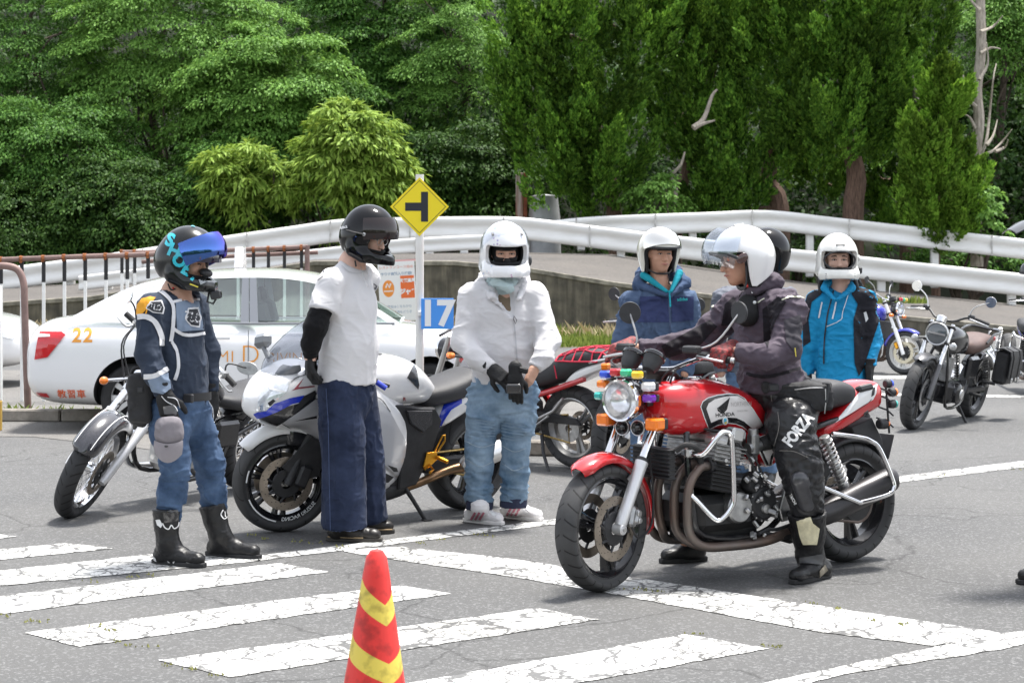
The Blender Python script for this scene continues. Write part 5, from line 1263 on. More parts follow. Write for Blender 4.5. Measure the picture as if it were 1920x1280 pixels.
 for y in (.15, .05, -.05, -.15):
  b = MB(); b.cyl((.79, y, .64), (.70, y, .655), .028, seg=14); b.box((.755, y, .66), (.05, .06, .11), bev=.012); b.cyl((.755, y, .70), (.755, y, .735), .026, seg=14, bev=.005); b.box((.755, y, .595), (.035, .04, .035), bev=.008)
  c_ = v.P('carburettor', b, M_ALUD); v.P('intake_boot', MB().cyl((.715, y, .655), (.655, y, .665), .033, .038, seg=14), M_RUB, c_)
 v.P('airbox', MB().box((.58, 0, .67), (.14, .24, .12), bev=.03), M_PLAS)
 # oil cooler
 b = MB()
 for k in range(8): b.box((1.255, 0, .525+.019*k), (.05, .30, .007), bev=.002)
 b.box((1.25, 0, .59), (.035, .29, .15), bev=.004); rad = v.P('oil_cooler', b, M_BLKM)
 v.P('oil_hose', MB().tube([(1.24, .155, .655), (1.20, .185, .685), (1.12, .18, .65), (1.08, .15, .56)], .014, 10, smooth=4), M_RUB, rad)
 # exhaust headers
 for i, y in enumerate((.155, .06, -.06, -.155)):
  k = .17*math.copysign(1, y)
  h_ = v.P('header_pipe', MB().tube([(1.03, y, .575), (1.10, y*1.05, .565), (1.165, y*1.08, .49), (1.175, y*1.05, .36), (1.15, y*1.0, .25), (1.07, (y+k)*.5, .19), (.92, (y+k*2)/3, .18), (.72, k, .185), (.55, k, .215)], [.0215, .0215, .022, .022, .022, .022, .023, .025, .026], 14, smooth=5), M_RUST)
  v.P('exhaust_flange', MB().cyl((1.015, y, .578), (1.045, y, .574), .040, seg=12, bev=.004), M_BLKM, h_)
 # crash bars
 for s_ in (1, -1):
  ys = lambda q: q*s_
  pts = [(1.16, ys(.16), .645), (1.16, ys(.20), .638), (1.145, ys(.25), .645), (1.10, ys(.285), .715), (1.065, ys(.29), .745), (1.025, ys(.295), .735), (1.01, ys(.295), .67), (1.0, ys(.295), .445), (1.01, ys(.29), .39), (1.055, ys(.275), .335), (1.09, ys(.26), .335), (1.15, ys(.20), .42), (1.165, ys(.165), .45)]
  cb = v.P('crash_bar', MB().tube(pts, .013, 12, smooth=4), M_CHR)
  v.P('bar_clamp', MB().box((1.165, ys(.165), .645), (.05, .035, .05), bev=.01).box((1.165, ys(.165), .455), (.045, .03, .05), bev=.01), M_ALUD, cb)
  pr = [(.43, ys(.155), .46), (.40, ys(.22), .445), (.19, ys(.275), .355), (.15, ys(.28), .35), (-.02, ys(.285), .375), (-.055, ys(.285), .40), (-.06, ys(.28), .44), (.01, ys(.26), .60), (.06, ys(.245), .645), (.12, ys(.235), .665), (.28, ys(.20), .69)]
  v.P('rear_guard_bar', MB().tube(pr, .012, 12, smooth=4), M_CHR)
 # foot controls and stand
 for s_ in (1, -1):
  pg = v.P('footpeg', MB().cyl((.545, .17*s_, .31), (.545, .275*s_, .305), .017, seg=12, bev=.004), M_RUB)
  b = MB()
  for k in range(7): b.cyl((.545, (.19+.011*k)*s_, .309), (.545, (.195+.011*k)*s_, .309), .0205, seg=12)
  v.P('peg_rib', b, M_RUB, pg)['kind'] = 'stuff'
  v.P('footrest_bracket', MB().prism([(.50, .28), (.58, .27), (.60, .33), (.56, .44), (.50, .42)], (0, .16*s_, 0), (1, 0, 0), (0, 0, 1), .02, .004), M_ALUD)
 v.P('gear_lever', MB().tube([(.55, .20, .26), (.66, .21, .245), (.72, .215, .25), (.78, .22, .235)], .009, 8, smooth=3).cyl((.545, .19, .255), (.545, .27, .25), .014, seg=10), M_BLKM)
 v.P('side_stand', MB().tube([(.70, .15, .22), (.58, .185, .20), (.44, .20, .215), (.40, .20, .235)], [.016, .014, .012, .018], 10, smooth=3), M_BLKM)
 v.P('centre_stand', MB().tube([(.62, .13, .20), (.52, .15, .17), (.40, .16, .18)], .014, 9), M_BLKM)
 b = MB(); rg = random.Random(5)
 for _ in range(26):
  p = V3((rg.uniform(.66, .86), .19+rg.uniform(0, .03), rg.uniform(.22, .60))); b.box(p, (rg.uniform(.012, .04), .02, rg.uniform(.012, .04)), rot=(rg.random(), rg.random(), rg.random()), bev=.004)
 v.P('small_fittings', b, M_ALUD)['kind'] = 'stuff'
 v.P('wiring', MB().tube([(1.05, .10, .75), (.95, .19, .72), (.82, .20, .60), (.78, .20, .48)], .006, 6, smooth=5).tube([(.80, .20, .62), (.74, .20, .52), (.70, .20, .45)], .005, 6, smooth=4), M_BLKM)
 return v
BIKE_RED = red_motorcycle()
# ================================================================== OTHER MOTORCYCLES
V3 = Vector
def arc_text(body, r, size, a_mid, y, flip=1, bold=.02):
 bm = text_flat(body, size, bold*size)
 for q in bm.verts:
  a = a_mid-flip*q.co.x/r; rr = r+flip*q.co.y; q.co = (math.cos(a)*rr, y, math.sin(a)*rr)
 return bm
def put_bm(name, bm, m, parent):
 me = bpy.data.meshes.new(name); bm.to_mesh(me); bm.free(); return link(name, me, m, parent)
M_GREYP = mat('grey_mirror_paint', (.14, .15, .16), .3, coat=.8)
def white_sportbike():
 fr = Frame(gd(868, 953), gd(524, 996), R(-7)); wb = fr.wb
 v = Vehicle('motorcycle', fr, 'white and blue full fairing sport motorcycle parked behind the man in wide jeans', 'motorcycle')
 I = fr.I
 st = R(22); fc = V3((wb, 0, .296))
 W = wheel(v, fc, .296, .12, steer=-st, tread=T_SPORT, ns=7, disc=.155, disc_y=.07, rimr=.222)
 put_bm('rim_lettering', arc_text('SUZUKI RACING', .212, .03, R(-118), .052, -1), M_PW, W)
 for a0, a1 in ((R(-80), R(-25)), (R(0), R(18)), (R(118), R(150)), (R(165), R(185))):
  MB().lathe([(.2225, .0535), (.2305, .0535)], (0,0,0), (0,1,0), 14, a0=-a1, a1=-a0, ref=(1, 0, 0)).build('rim_stripe', M_PW, W)
 Wr = wheel(v, V3((0, 0, .315)), .315, .19, tread=T_SPORT, ns=7, disc=.12, disc_y=.09, rimr=.222, both=False)
 # fork and fender
 ax = Matrix.Rotation(-st, 3, 'Z')
 for s_ in (1, -1):
  A = fc+ax @ V3((0, .10*s_, .0)); v.P('fork_leg', MB().tube([A, A+V3((-.14, 0, .30)), A+V3((-.26, 0, .56))], [.026, .03, .03], 14), M_BLKM)
  v.P('caliper', MB().box(A+ax @ V3((-.09, .0, .05)), (.07, .05, .13), rot=(0, R(-20), -st), bev=.014), M_BLKM)
 f1 = fender(v, fc, .335, R(38), R(150), .07, .045, M_SILW, steer=-st)
 f2 = fender(v, fc, .337, R(86), R(172), .074, .11, M_BLK, name='fender_rear', steer=-st)
 v.P('fender_mount', MB().prism([(-.05, .02), (.06, .10), (-.10, .28), (-.20, .22), (-.16, .05)], fc+ax @ V3((-.02, .095, 0)), ax @ V3((1, 0, 0)), (0, 0, 1), .012, .003), M_BLKM)
 # fairing
 fair = v.P('fairing', loft([(1.70, .72, .79, .04), (1.675, .69, .83, .09), (1.60, .645, .915, .155, 2.6), (1.50, .615, .97, .195, 2.6), (1.38, .60, 1.0, .22, 2.7), (1.25, .50, .985, .238, 2.8), (1.12, .36, .95, .245, 2.9), (1.0, .22, .92, .245, 3), (.88, .155, .89, .235, 3), (.76, .17, .83, .215, 2.8), (.66, .23, .76, .185, 2.6), (.60, .33, .66, .12)], 36, 5), M_SILW)
 fb = bvh_of(fair)
 M_CARB = mat('carbon_black', (.018, .018, .02), .25, coat=1.0)
 pxdecal('nose_black', poly_flat([(484, 779), (505, 771), (560, 756), (572, 742), (592, 736), (592, 748), (560, 772), (528, 794), (505, 806), (488, 790)]), M_CARB, fair, fb, I, .002)
 pxdecal('nose_blue', poly_flat([(475, 776), (484, 772), (498, 771), (514, 757), (544, 746), (570, 741), (570, 752), (548, 757), (520, 772), (500, 780), (482, 785)]), M_BLUP, fair, fb, I, .0035)
 pxdecal('headlight_lens', poly_flat([(479, 772), (484, 752), (494, 724), (504, 712), (530, 716), (545, 715), (536, 736), (518, 752), (500, 768)]), mat('headlamp_clear', (.72, .75, .78), .06, .35, coat=1.0, var=.25, vscale=22), fair, fb, I, .004)
 pxdecal('lamp_strip', poly_flat([(503, 724), (508, 726), (536, 734), (534, 737), (506, 730)]), M_PW, fair, fb, I, .0055)
 pxdecal('bulb_lens', poly_flat(cir(492, 765, 7, 6)), M_REFL, fair, fb, I, .0055); pxdecal('inner_lamp', poly_flat([(502, 755), (512, 748), (517, 751), (506, 762)]), M_BLKM, fair, fb, I, .0055)
 pxdecal('red_flash', poly_flat([(545, 733), (556, 726), (590, 723), (590, 725), (560, 729)]), mat('flash_red', (.28, .06, .08), .4), fair, fb, I, .003); pxdecal('red_flash', poly_flat([(552, 728), (570, 708), (558, 727)]), mat('flash_red', (.28, .06, .08), .4), fair, fb, I, .003)
 pxdecal('intake_duct', poly_flat([(570, 742), (590, 732), (594, 738), (550, 776), (546, 774)]), M_BLKM, fair, fb, I, .004)
 pxdecal('side_slash', poly_flat([(552, 789), (594, 779), (594, 784)]), M_CARB, fair, fb, I, .003); pxdecal('side_slash', poly_flat([(575, 845), (600, 835), (600, 850)]), M_CARB, fair, fb, I, .003)
 pxdecal('blue_inlay', poly_flat([(700, 826), (716, 843), (718, 860), (704, 850)]), M_BLUP, fair, fb, I, .003)
 pxdecal('lower_vent', poly_flat([(710, 895), (722, 886), (738, 894), (728, 904), (712, 905)]), M_BLKM, fair, fb, I, .003); pxdecal('lower_vent', poly_flat([(726, 871), (744, 877), (746, 884), (738, 884)]), M_BLKM, fair, fb, I, .003)
 M_SIP = mat('silver_panel', (.50, .50, .52), .3, .35, coat=1.0)
 pxdecal('silver_side', poly_flat([(529, 793), (560, 772), (592, 748), (640, 742), (706, 744), (732, 772), (760, 825), (773, 858), (764, 878), (742, 900), (704, 858), (650, 850), (606, 856), (590, 838), (566, 816)]), M_SIP, fair, fb, I, .0015)
 for L_ in ([(529, 794), (560, 812), (590, 838), (606, 856), (650, 850), (704, 858)], [(545, 716), (560, 706), (592, 698)], [(592, 748), (640, 742), (706, 744), (732, 772)], [(706, 864), (690, 905), (640, 930)]): pxdecal('panel_gap', poly_flat(stroke(L_, 1.3)), M_BLKM, fair, fb, I, .0028)
 for x_, y_ in ((640, 760), (710, 822), (700, 770)): pxdecal('fastener', poly_flat(cir(x_, y_, 2.4, 2.6, 10)), M_ALUD, fair, fb, I, .0035)
 pxdecal('lower_seam', poly_flat([(706, 859), (752, 897), (748, 899), (706, 864)]), M_ALUD, fair, fb, I, .003)
 # screen
 m = glass_mat('tinted_screen', (.62, .64, .68), .10)
 scr = v.P('windscreen', loft([(1.58, .91, .94, .06), (1.52, .91, 1.01, .13), (1.42, .92, 1.11, .175), (1.30, .94, 1.20, .19), (1.18, .98, 1.255, .18), (1.12, 1.02, 1.26, .14)], 26, 4), m)
 pxdecal('screen_band', poly_flat([(508, 711), (524, 688), (531, 683), (545, 686), (563, 684), (565, 694), (546, 708), (530, 715)]), mat('screen_smoke', (.16, .17, .19), .2, coat=1.0), scr, bvh_of(scr), I, .003)
 pxdecal('screen_lettering', pxtext('SUZUKI', 519, 705, 7.5, R(17), .02), M_PW, scr, bvh_of(scr), I, .006, 30)
 # mirror, bars
 for s_ in (1, -1):
  if s_ == 1:
   c = fr.x(491, 640, 1.50); a = fr.x(508, 674, 1.50); o = v.P('mirror', MB().tube([a, (a+c)/2+V3((.01, 0, 0)), c+V3((0, 0, -.01))], [.024, .013, .018], 10), M_GREYP)
   v.P('mirror_shell', MB().box(c+V3((0, .01, .005)), (.07, .115, .085), rot=(R(18), R(-15), R(10)), bev=.025), M_GREYP, o)
  v.P('clip_on', MB().tube([(1.08, .10*s_, .93), (.90, .27*s_, .87)], .014, 10), M_BLKM)
  e1 = fr.y(706, 716, .30) if s_ == 1 else V3((.86, -.30, .86)); e2 = fr.y(724, 728, .34) if s_ == 1 else V3((.80, -.34, .845))
  g_ = v.P('grip', MB().tube([e1+(e1-e2)*1.5, e1], .019, 12), M_RUB); v.P('bar_end', MB().tube([e1, e2], .0165, 12), M_BLUP, g_)
 # tank, seat, tail
 tank = v.P('fuel_tank', loft([(1.06, .78, .90, .07), (.99, .72, .965, .155), (.86, .70, 1.005, .195, 2.6), (.70, .70, 1.005, .195, 2.6), (.57, .70, .965, .175, 2.6), (.47, .70, .90, .14), (.40, .71, .84, .10)], 28, 4), M_SILW)
 pxdecal('tank_letter', pxtext('R', 758, 748, 9, R(0), .03), mat('dark_red_print', (.3, .02, .03), .4), tank, bvh_of(tank), I, .004, 30)
 v.P('tank_cap', MB().cyl((.80, 0, 1.0), (.80, 0, 1.012), .04, seg=20, bev=.004), M_BLKM)
 pxdecal('knee_pad', poly_flat([(763, 708), (776, 682), (781, 692), (786, 722), (784, 730), (776, 704)]), M_CARB, tank, bvh_of(tank), I, .003)
 v.P('seat', loft([(.52, .69, .76, .08), (.46, .68, .80, .13, 2.8), (.34, .69, .825, .155, 2.8), (.20, .71, .86, .16, 2.8), (.08, .75, .895, .145, 2.8), (.0, .80, .90, .11)], 24, 4), M_SEAT)
 v.P('pillion_seat', loft([(.06, .84, .90, .08), (.0, .85, .955, .115, 2.6), (-.12, .88, .985, .115, 2.6), (-.24, .91, .98, .09), (-.28, .93, .96, .05)], 22, 4), mat('grey_cover', (.12, .12, .13), .5))
 tail = v.P('tail_cowl', loft([(.40, .57, .62, .09), (.34, .55, .70, .145, 3), (.22, .60, .76, .155, 3), (.05, .68, .85, .15, 3), (-.15, .76, .90, .125, 3), (-.30, .83, .92, .09), (-.38, .87, .91, .04)], 24, 4), M_SILW)
 pxdecal('tail_blue', poly_flat([(812, 806), (822, 785), (832, 758), (866, 748), (866, 756), (846, 768), (834, 786), (826, 802)]), M_BLUP, tail, bvh_of(tail), I, .003)
 indicator(v, (-.22, .10, .93), fr.y(845, 666, .16), size=(.05, .05, .035))
 # frame, engine, controls
 v.P('frame_spar', MB().prism([(.80, .74), (.58, .71), (.46, .70), (.40, .62), (.46, .42), (.56, .24), (.70, .22), (.70, .46)], (0, .165, 0), (1, 0, 0), (0, 0, 1), .05, .01), M_BLKM)
 v.P('frame_spar', MB().prism([(.80, .74), (.58, .71), (.46, .70), (.40, .62), (.46, .42), (.56, .24), (.70, .22), (.70, .46)], (0, -.165, 0), (1, 0, 0), (0, 0, 1), .05, .01), M_BLKM)
 v.P('mesh_panel', MB().prism([(.70, .70), (.50, .69), (.49, .61), (.56, .56), (.66, .62)], (0, .20, 0), (1, 0, 0), (0, 0, 1), .02, .006), mat('mesh_black', (.03, .03, .035), .4, bump=.9, bscale=240))
 v.P('engine', MB().box((.78, 0, .40), (.46, .34, .40), bev=.05), M_BLKM)
 v.P('swingarm', MB().box((.22, .12, .335), (.52, .05, .09), bev=.015).box((.22, -.12, .335), (.52, .05, .09), bev=.015), M_BLKM)
 v.P('chain', MB().tube([(0, .10, .41), (.48, .10, .40), (.48, .10, .33), (0, .10, .22)], .008, 6, closed=True), M_GCH)
 p = lambda x, y, q=.2: fr.y(x, y, q)
 rs = v.P('rearset', MB().prism([(p(a, b_).x, p(a, b_).z) for a, b_ in ((793, 875), (800, 848), (818, 846), (820, 860), (802, 877))], (0, .20, 0), (1, 0, 0), (0, 0, 1), .014, .003), M_GOLD)
 v.P('heel_guard', MB().tube([p(814, 848), p(830, 816), p(834, 815), p(834, 826), p(822, 845)], .006, 6, closed=True), M_GOLD, rs)
 v.P('footpeg', MB().cyl(p(820, 857, .20), p(840, 866, .27), .013, seg=10, bev=.003), M_GOLD, rs)
 v.P('gear_lever', MB().tube([p(795, 880, .21), p(806, 872, .21), p(812, 880, .21), p(806, 886, .24)], .008, 7), M_GOLD, rs)
 v.P('exhaust_pipe', MB().tube([p(700, 930, .05), p(745, 918, .12), p(785, 905, .16), p(820, 890, .2), p(846, 880, .22), p(866, 876, .24)], [.026, .026, .026, .026, .028, .034], 14, smooth=4), mat('bronze_pipe', (.30, .19, .11), .35, 1.0, var=.3, vscale=8))
 v.P('muffler', MB().tube([p(866, 876, .25), p(880, 868, .26), p(930, 845, .27), p(945, 838, .27)], [.034, .06, .065, .05], 16, smooth=2), M_ALU)
 v.P('belly_pan', loft([(1.0, .13, .25, .13), (.85, .12, .26, .17), (.65, .14, .30, .17), (.5, .18, .28, .12)], 18, 3), M_BLKM)
 v.P('side_stand', MB().tube([p(758, 912, .15), p(775, 938, .19), p(797, 974, .24)], [.015, .013, .012], 10).box(p(800, 974, .25), (.06, .035, .008), bev=.002), M_BLKM)
 return v
white_sportbike()
def cruiser():
 fr = Frame(gd(455, 915), gd(130, 967), R(-11)); wb = fr.wb
 v = Vehicle('motorcycle', fr, 'black cruiser motorcycle with raked silver fork leaning on its stand at the left', 'motorcycle')
 st, ln = R(22), R(-16); Rw = Matrix.Rotation(st, 3, 'Z') @ Matrix.Rotation(ln, 3, 'X'); fc = fr.I @ gd(130, 967)+Rw @ V3((0, 0, .335))
 W = wheel(v, fc, .335, .115, steer=st, lean=ln, rimr=.252, m_rim=M_CHR, tread=T_BLOCK, style='wire', disc=.145, disc_y=.07, both=False)
 wheel(v, V3((0, 0, .32)), .32, .16, rimr=.205, m_rim=M_CHR, tread=T_BLOCK, style='wire', disc=.12, disc_y=-.08, both=False)
 head = fr.y(330, 668, .0); D = (head-fc).normalized(); LD = (head-fc).length
 for s_ in (1, -1):
  A = fc+Rw @ V3((.02, .118*s_, 0))
  f = v.P('fork_leg', MB().tube([A-D*.05, A, A+D*.30, A+D*.42, A+D*.425], [.022, .030, .030, .033, .024], 16), M_ALUP)
  v.P('fork_tube', MB().tube([A+D*.42, A+D*.58, A+D*.58, A+D*LD], [.024, .024, .033, .033], 16), M_CHR, f)
 fe = fender(v, fc, .365, R(28), R(150), .085, .07, mat('black_metallic', (.03, .03, .036), .2, coat=1.0, var=.3, vscale=60), steer=st, seg=26); fe.rotation_euler = (ln, 0, st)
 for s_ in (1, -1):
  c2 = MB().rings([[(math.cos(a)*r_, s_*q, math.sin(a)*r_) for q, r_ in ((.056, .3785), (.052, .3785), (.052, .377), (.056, .377))] for a in np.linspace(R(34), R(144), 20)]).build('pinstripe', M_PW, v.e); c2.location = fc; c2.rotation_euler = (ln, 0, st)
 top = head
 v.P('triple_clamp', MB().box(top, (.09, .30, .04), rot=(0, R(-37), 0), bev=.012).box(top-V3((-.14, 0, .18)), (.09, .30, .04), rot=(0, R(-37), 0), bev=.012), M_CHR)
 headlight(v, top+V3((.16, 0, -.06)), .085, .13, shell=M_CHR)
 gl = fr.y(440, 722, .42); gl0 = fr.y(421, 702, .34); gr = fr.y(236, 588, -.42); gr0 = fr.y(256, 606, -.34)
 v.P('handlebar', MB().tube([gr, gr0, V3((top.x-.10, -.12, top.z+.06)), V3((top.x-.08, 0, top.z+.05)), V3((top.x-.10, .12, top.z+.06)), gl0, gl], .0125, 10, smooth=4), M_CHR)
 for a, c, s_ in ((gl0, gl, 1), (gr0, gr, -1)):
  v.P('grip', MB().tube([a+(c-a)*.1, c], .019, 12), M_RUB)
  v.P('lever', MB().tube([a+V3((.03, 0, -.01)), a+V3((.07, .02*s_, -.02)), c+V3((.06, 0, -.03)), c+V3((.04, .02*s_, -.03))], [.010, .008, .007, .009], 8, smooth=3), M_ALU)
  v.P('switch_housing', MB().box(a, (.05, .05, .05), bev=.012), M_ALUD)
 mirror(v, gl0, fr.y(428, 682, .34), fr.y(464, 690, .42), .042, (1, .4, .2), M_ALUD, 1.7)
 mirror(v, gr0, fr.y(252, 575, -.35), fr.y(238, 556, -.38), .045, (1, -.2, .2), M_CHR, 1.3)
 for a, c in ((top+V3((.02, -.12, -.16)), fr.y(199, 713, -.30)), (top+V3((.02, .12, -.16)), top+V3((.05, .34, -.20)))):
  o = v.P('indicator', MB().tube([a, c], .011, 9), M_CHR); v.P('lens', MB().ell(c+V3((.02, 0, 0)), (.032, .026, .026)), M_AMB, o)
 v.P('brake_cable', MB().tube([gr0, gr0+V3((.16, .05, -.12)), gr0+V3((.16, .12, -.36)), fc+V3((-.28, -.1, .35))], .006, 7, smooth=5).tube([gr0, gr0+V3((.12, .03, -.14)), gr0+V3((.11, .12, -.38)), fc+V3((-.25, -.1, .30))], .005, 7, smooth=5), M_BLKM)
 v.P('fuel_tank', loft([(.98, .72, .80, .05), (.93, .68, .86, .11), (.80, .66, .89, .15), (.62, .65, .86, .15), (.48, .64, .79, .11), (.40, .65, .73, .06)], 26, 4), M_BLK)
 v.P('seat', loft([(.47, .62, .70, .09), (.38, .60, .70, .15, 2.8), (.22, .58, .70, .165, 2.8), (.08, .62, .745, .15, 2.8), (-.12, .66, .77, .12), (-.25, .68, .75, .08)], 24, 4), M_SEAT)
 fender(v, V3((0, 0, .32)), .37, R(35), R(175), .10, .08, M_BLK, name='rear_fender')
 for s_ in (1, -1): v.P('frame_tube', MB().tube([(.96, .05*s_, .80), (1.0, .12*s_, .45), (.90, .13*s_, .20), (.50, .13*s_, .20), (.36, .13*s_, .40), (.10, .12*s_, .50)], .017, 9, smooth=4), M_BLK)
 v.P('crankcase', MB().box((.66, 0, .32), (.40, .30, .24), bev=.05), M_ALUD)
 v.P('cylinder', finstack((.80, 0, .52), (.15, .17, .20), 8, .008, R(30)), M_ALU); v.P('cylinder', finstack((.56, 0, .53), (.15, .17, .20), 8, .008, R(-30)), M_ALU)
 v.P('cylinder_cover', MB().box((.88, 0, .63), (.10, .15, .05), rot=(0, R(30), 0), bev=.014), M_CHR)
 v.P('engine_cover', MB().lathe([(0, .185), (.08, .18), (.10, .16), (.105, .13)], (.60, 0, .34), (0, 1, 0), 26), M_CHR)
 v.P('exhaust_pipe', MB().tube([(.92, -.06, .50), (1.02, -.13, .42), (.98, -.17, .24), (.70, -.18, .19), (.0, -.19, .24), (-.3, -.19, .27)], [.022, .022, .022, .025, .04, .04], 12, smooth=4), M_CHR)
 v.P('air_filter', MB().ell((.68, .15, .60), (.10, .05, .06)), M_CHR)
 v.P('footpeg', MB().cyl((.78, .16, .25), (.80, .30, .25), .018, seg=10), M_RUB)
 v.P('side_stand', MB().tube([(.58, .15, .2), (.55, .27, .04), (.54, .29, .05)], .013, 8), M_BLKM)
 v.P('side_cover', MB().box((.42, .14, .45), (.22, .05, .18), bev=.02), M_BLK)
 return v
cruiser()
def red_roadster():
 fr = Frame(gd(1085, 878), gd(815, 852), R(-5)); wb = fr.wb
 v = Vehicle('motorcycle', fr, 'red framed motorcycle with black seat under a red cargo net behind the white hoodie', 'motorcycle')
 p = lambda x, y, q=.12: fr.y(x, y, q)
 wheel(v, V3((0, 0, .315)), .315, .15, ns=3, m_rim=M_ALUD, disc=.11, disc_y=-.07, both=False, tread=T_STREET); wheel(v, V3((wb, 0, .30)), .30, .11, ns=3, m_rim=M_ALUD, disc=.15)
 seat = v.P('seat', loft([(.52, .66, .74, .07), (.44, .62, .76, .13, 2.7), (.30, .60, .785, .155, 2.7), (.14, .63, .83, .16, 2.7), (.0, .68, .885, .155, 2.7), (-.14, .75, .915, .15, 2.8), (-.30, .79, .925, .135, 2.8), (-.40, .82, .915, .11), (-.44, .85, .90, .07)], 28, 4), M_SEAT)
 tail = v.P('tail_cowl', loft([(.02, .62, .66, .10, 3), (-.10, .66, .755, .14, 3), (-.25, .72, .81, .145, 3), (-.42, .78, .85, .12, 3), (-.50, .80, .86, .08)], 20, 4), M_WHT)
 v.P('tail_light', MB().box((-.52, 0, .83), (.05, .12, .05), bev=.01), lens('tail_red', (.45, .01, .015))); indicator(v, (-.48, .10, .80), (-.50, .24, .82), size=(.06, .06, .05)); v.P('grab_rail', MB().tube([(-.28, .15, .83), (-.46, .16, .86), (-.56, .05, .87), (-.56, -.05, .87), (-.46, -.16, .86), (-.28, -.15, .83)], .012, 10, smooth=3), M_ALU)
 v.P('side_panel', loft([(.56, .52, .60, .08), (.48, .50, .66, .14, 2.8), (.34, .52, .66, .15, 2.8), (.22, .55, .62, .11)], 20, 3), M_PLAS)
 v.P('frame', MB().tube([(1.05, .08, .80), (.70, .14, .66), (.46, .15, .56), (.36, .15, .40), (.46, .14, .26)], .030, 10, smooth=4).tube([(.46, .15, .56), (.26, .14, .56), (-.2, .12, .70)], .022, 10, smooth=3).tube([(1.05, -.08, .80), (.70, -.14, .66), (.46, -.15, .56), (.36, -.15, .40), (.46, -.14, .26)], .030, 10, smooth=4), M_RED)
 v.P('frame_plate', MB().prism([(.60, .60), (.36, .62), (.26, .55), (.33, .36), (.44, .36), (.52, .48)], (0, .165, 0), (1, 0, 0), (0, 0, 1), .03, .008), M_RED)
 v.P('swingarm', MB().prism([(.34, .45), (-.10, .40), (-.14, .35), (.30, .36)], (0, .11, 0), (1, 0, 0), (0, 0, 1), .04, .008), M_BLKM); v.P('swingarm', MB().prism([(.34, .38), (-.06, .33), (-.08, .28), (.30, .30)], (0, -.11, 0), (1, 0, 0), (0, 0, 1), .04, .008), M_BLKM)
 v.P('chain', MB().tube([(0, .09, .42), (.44, .09, .38), (.44, .09, .28), (0, .09, .21)], .009, 6, closed=True), M_GCH)
 v.P('sprocket', MB().lathe([(.03, .085), (.10, .085), (.10, .093), (.03, .093)], (0, 0, .315), (0, 1, 0), 30), M_ALUD)
 v.P('crankcase', MB().box((.62, 0, .38), (.46, .30, .30), bev=.06), M_BLKM); v.P('engine_cover', MB().lathe([(0, .20), (.10, .195), (.125, .17), (.13, .13)], (.50, 0, .38), (0, 1, 0), 26), M_PLAS); v.P('cylinder', finstack((.72, 0, .58), (.20, .22, .20), 7, .006, R(-10)), M_ALUD)
 v.P('fuel_tank', loft([(1.10, .78, .86, .06), (1.02, .72, .92, .13), (.85, .70, .95, .16), (.65, .68, .90, .15), (.50, .68, .80, .10)], 24, 4), M_RED)
 v.P('footrest_hanger', MB().tube([(.30, .15, .36), (.05, .20, .46), (-.06, .21, .56)], .012, 8).tube([(.28, .17, .32), (.10, .20, .42)], .009, 8), M_ALUD); v.P('footpeg', MB().cyl((.22, .18, .31), (.20, .30, .31), .018, seg=10, bev=.004), M_RUB)
 v.P('muffler', MB().tube([(.70, -.10, .22), (.30, -.18, .25), (-.2, -.22, .42), (-.4, -.22, .48)], [.022, .03, .06, .06], 14, smooth=3), M_ALU)
 st = v.P('side_stand', MB().tube([p(1016, 815, .16), p(1019, 850, .22), p(1030, 886, .30)], [.015, .013, .012], 9), M_BLKM); v.P('stand_foot', MB().box(p(1032, 886, .30), (.07, .05, .012), bev=.004), lens('foot_red', (.45, .03, .03)), st); v.P('stand_spring', MB().tube([p(1016, 835, .2), p(1022, 862, .22)], .008, 7), M_ALUD, st)
 for s_ in (1, -1): v.P('fork_leg', MB().tube([(wb, .10*s_, .30), (wb-.16, .10*s_, .62), (wb-.34, .10*s_, .98)], .024, 12), M_ALU)
 headlight(v, (wb-.18, 0, .86), .09, .12); v.P('handlebar', MB().tube([(wb-.50, .38, 1.02), (wb-.42, .15, 1.04), (wb-.40, 0, 1.0), (wb-.42, -.15, 1.04), (wb-.50, -.38, 1.02)], .012, 8, smooth=3), M_BLKM)
 # cargo net laid over the seat
 net = MB(); bv = bvh_of(seat); rows = []
 nx, ny = 6, 6
 G = [[None]*(ny+1) for _ in range(nx+1)]
 for i in range(nx+1):
  for j in range(ny+1):
   x = -.46+.50*i/nx+.012*math.sin(i*3+j*2); y = -.17+.34*j/ny+.012*math.cos(i*2+j*3); h = bv.ray_cast(V3((x, y, 1.5)), V3((0, 0, -1)))
   z = h[0].z+.006 if h[0] else (.84+.10*(.46+x)*-.2)
   G[i][j] = (x, y, z)
 for i in range(nx+1):
  for j in range(ny+1):
   if i < nx and not (i == 0 and j in (0, ny)): net.tube([G[i][j], G[i+1][j]], .0062, 6)
   if j < ny: net.tube([G[i][j], G[i][j+1]], .0062, 6)
 for c in ((.04, .17), (.04, -.17), (-.46, .15)): net.tube([(c[0], c[1], .80), (c[0]-.02, c[1]*1.02, .70)], .005, 6)
 n_ = net.build('cargo_net', mat('red_cord', (.50, .02, .05), .6), None); n_.location = fr.o; n_.rotation_euler = (fr.roll, 0, fr.yaw)
 tag(n_, 'red elastic cargo net stretched over the black motorcycle seat', 'cargo net')
 return v
red_roadster()
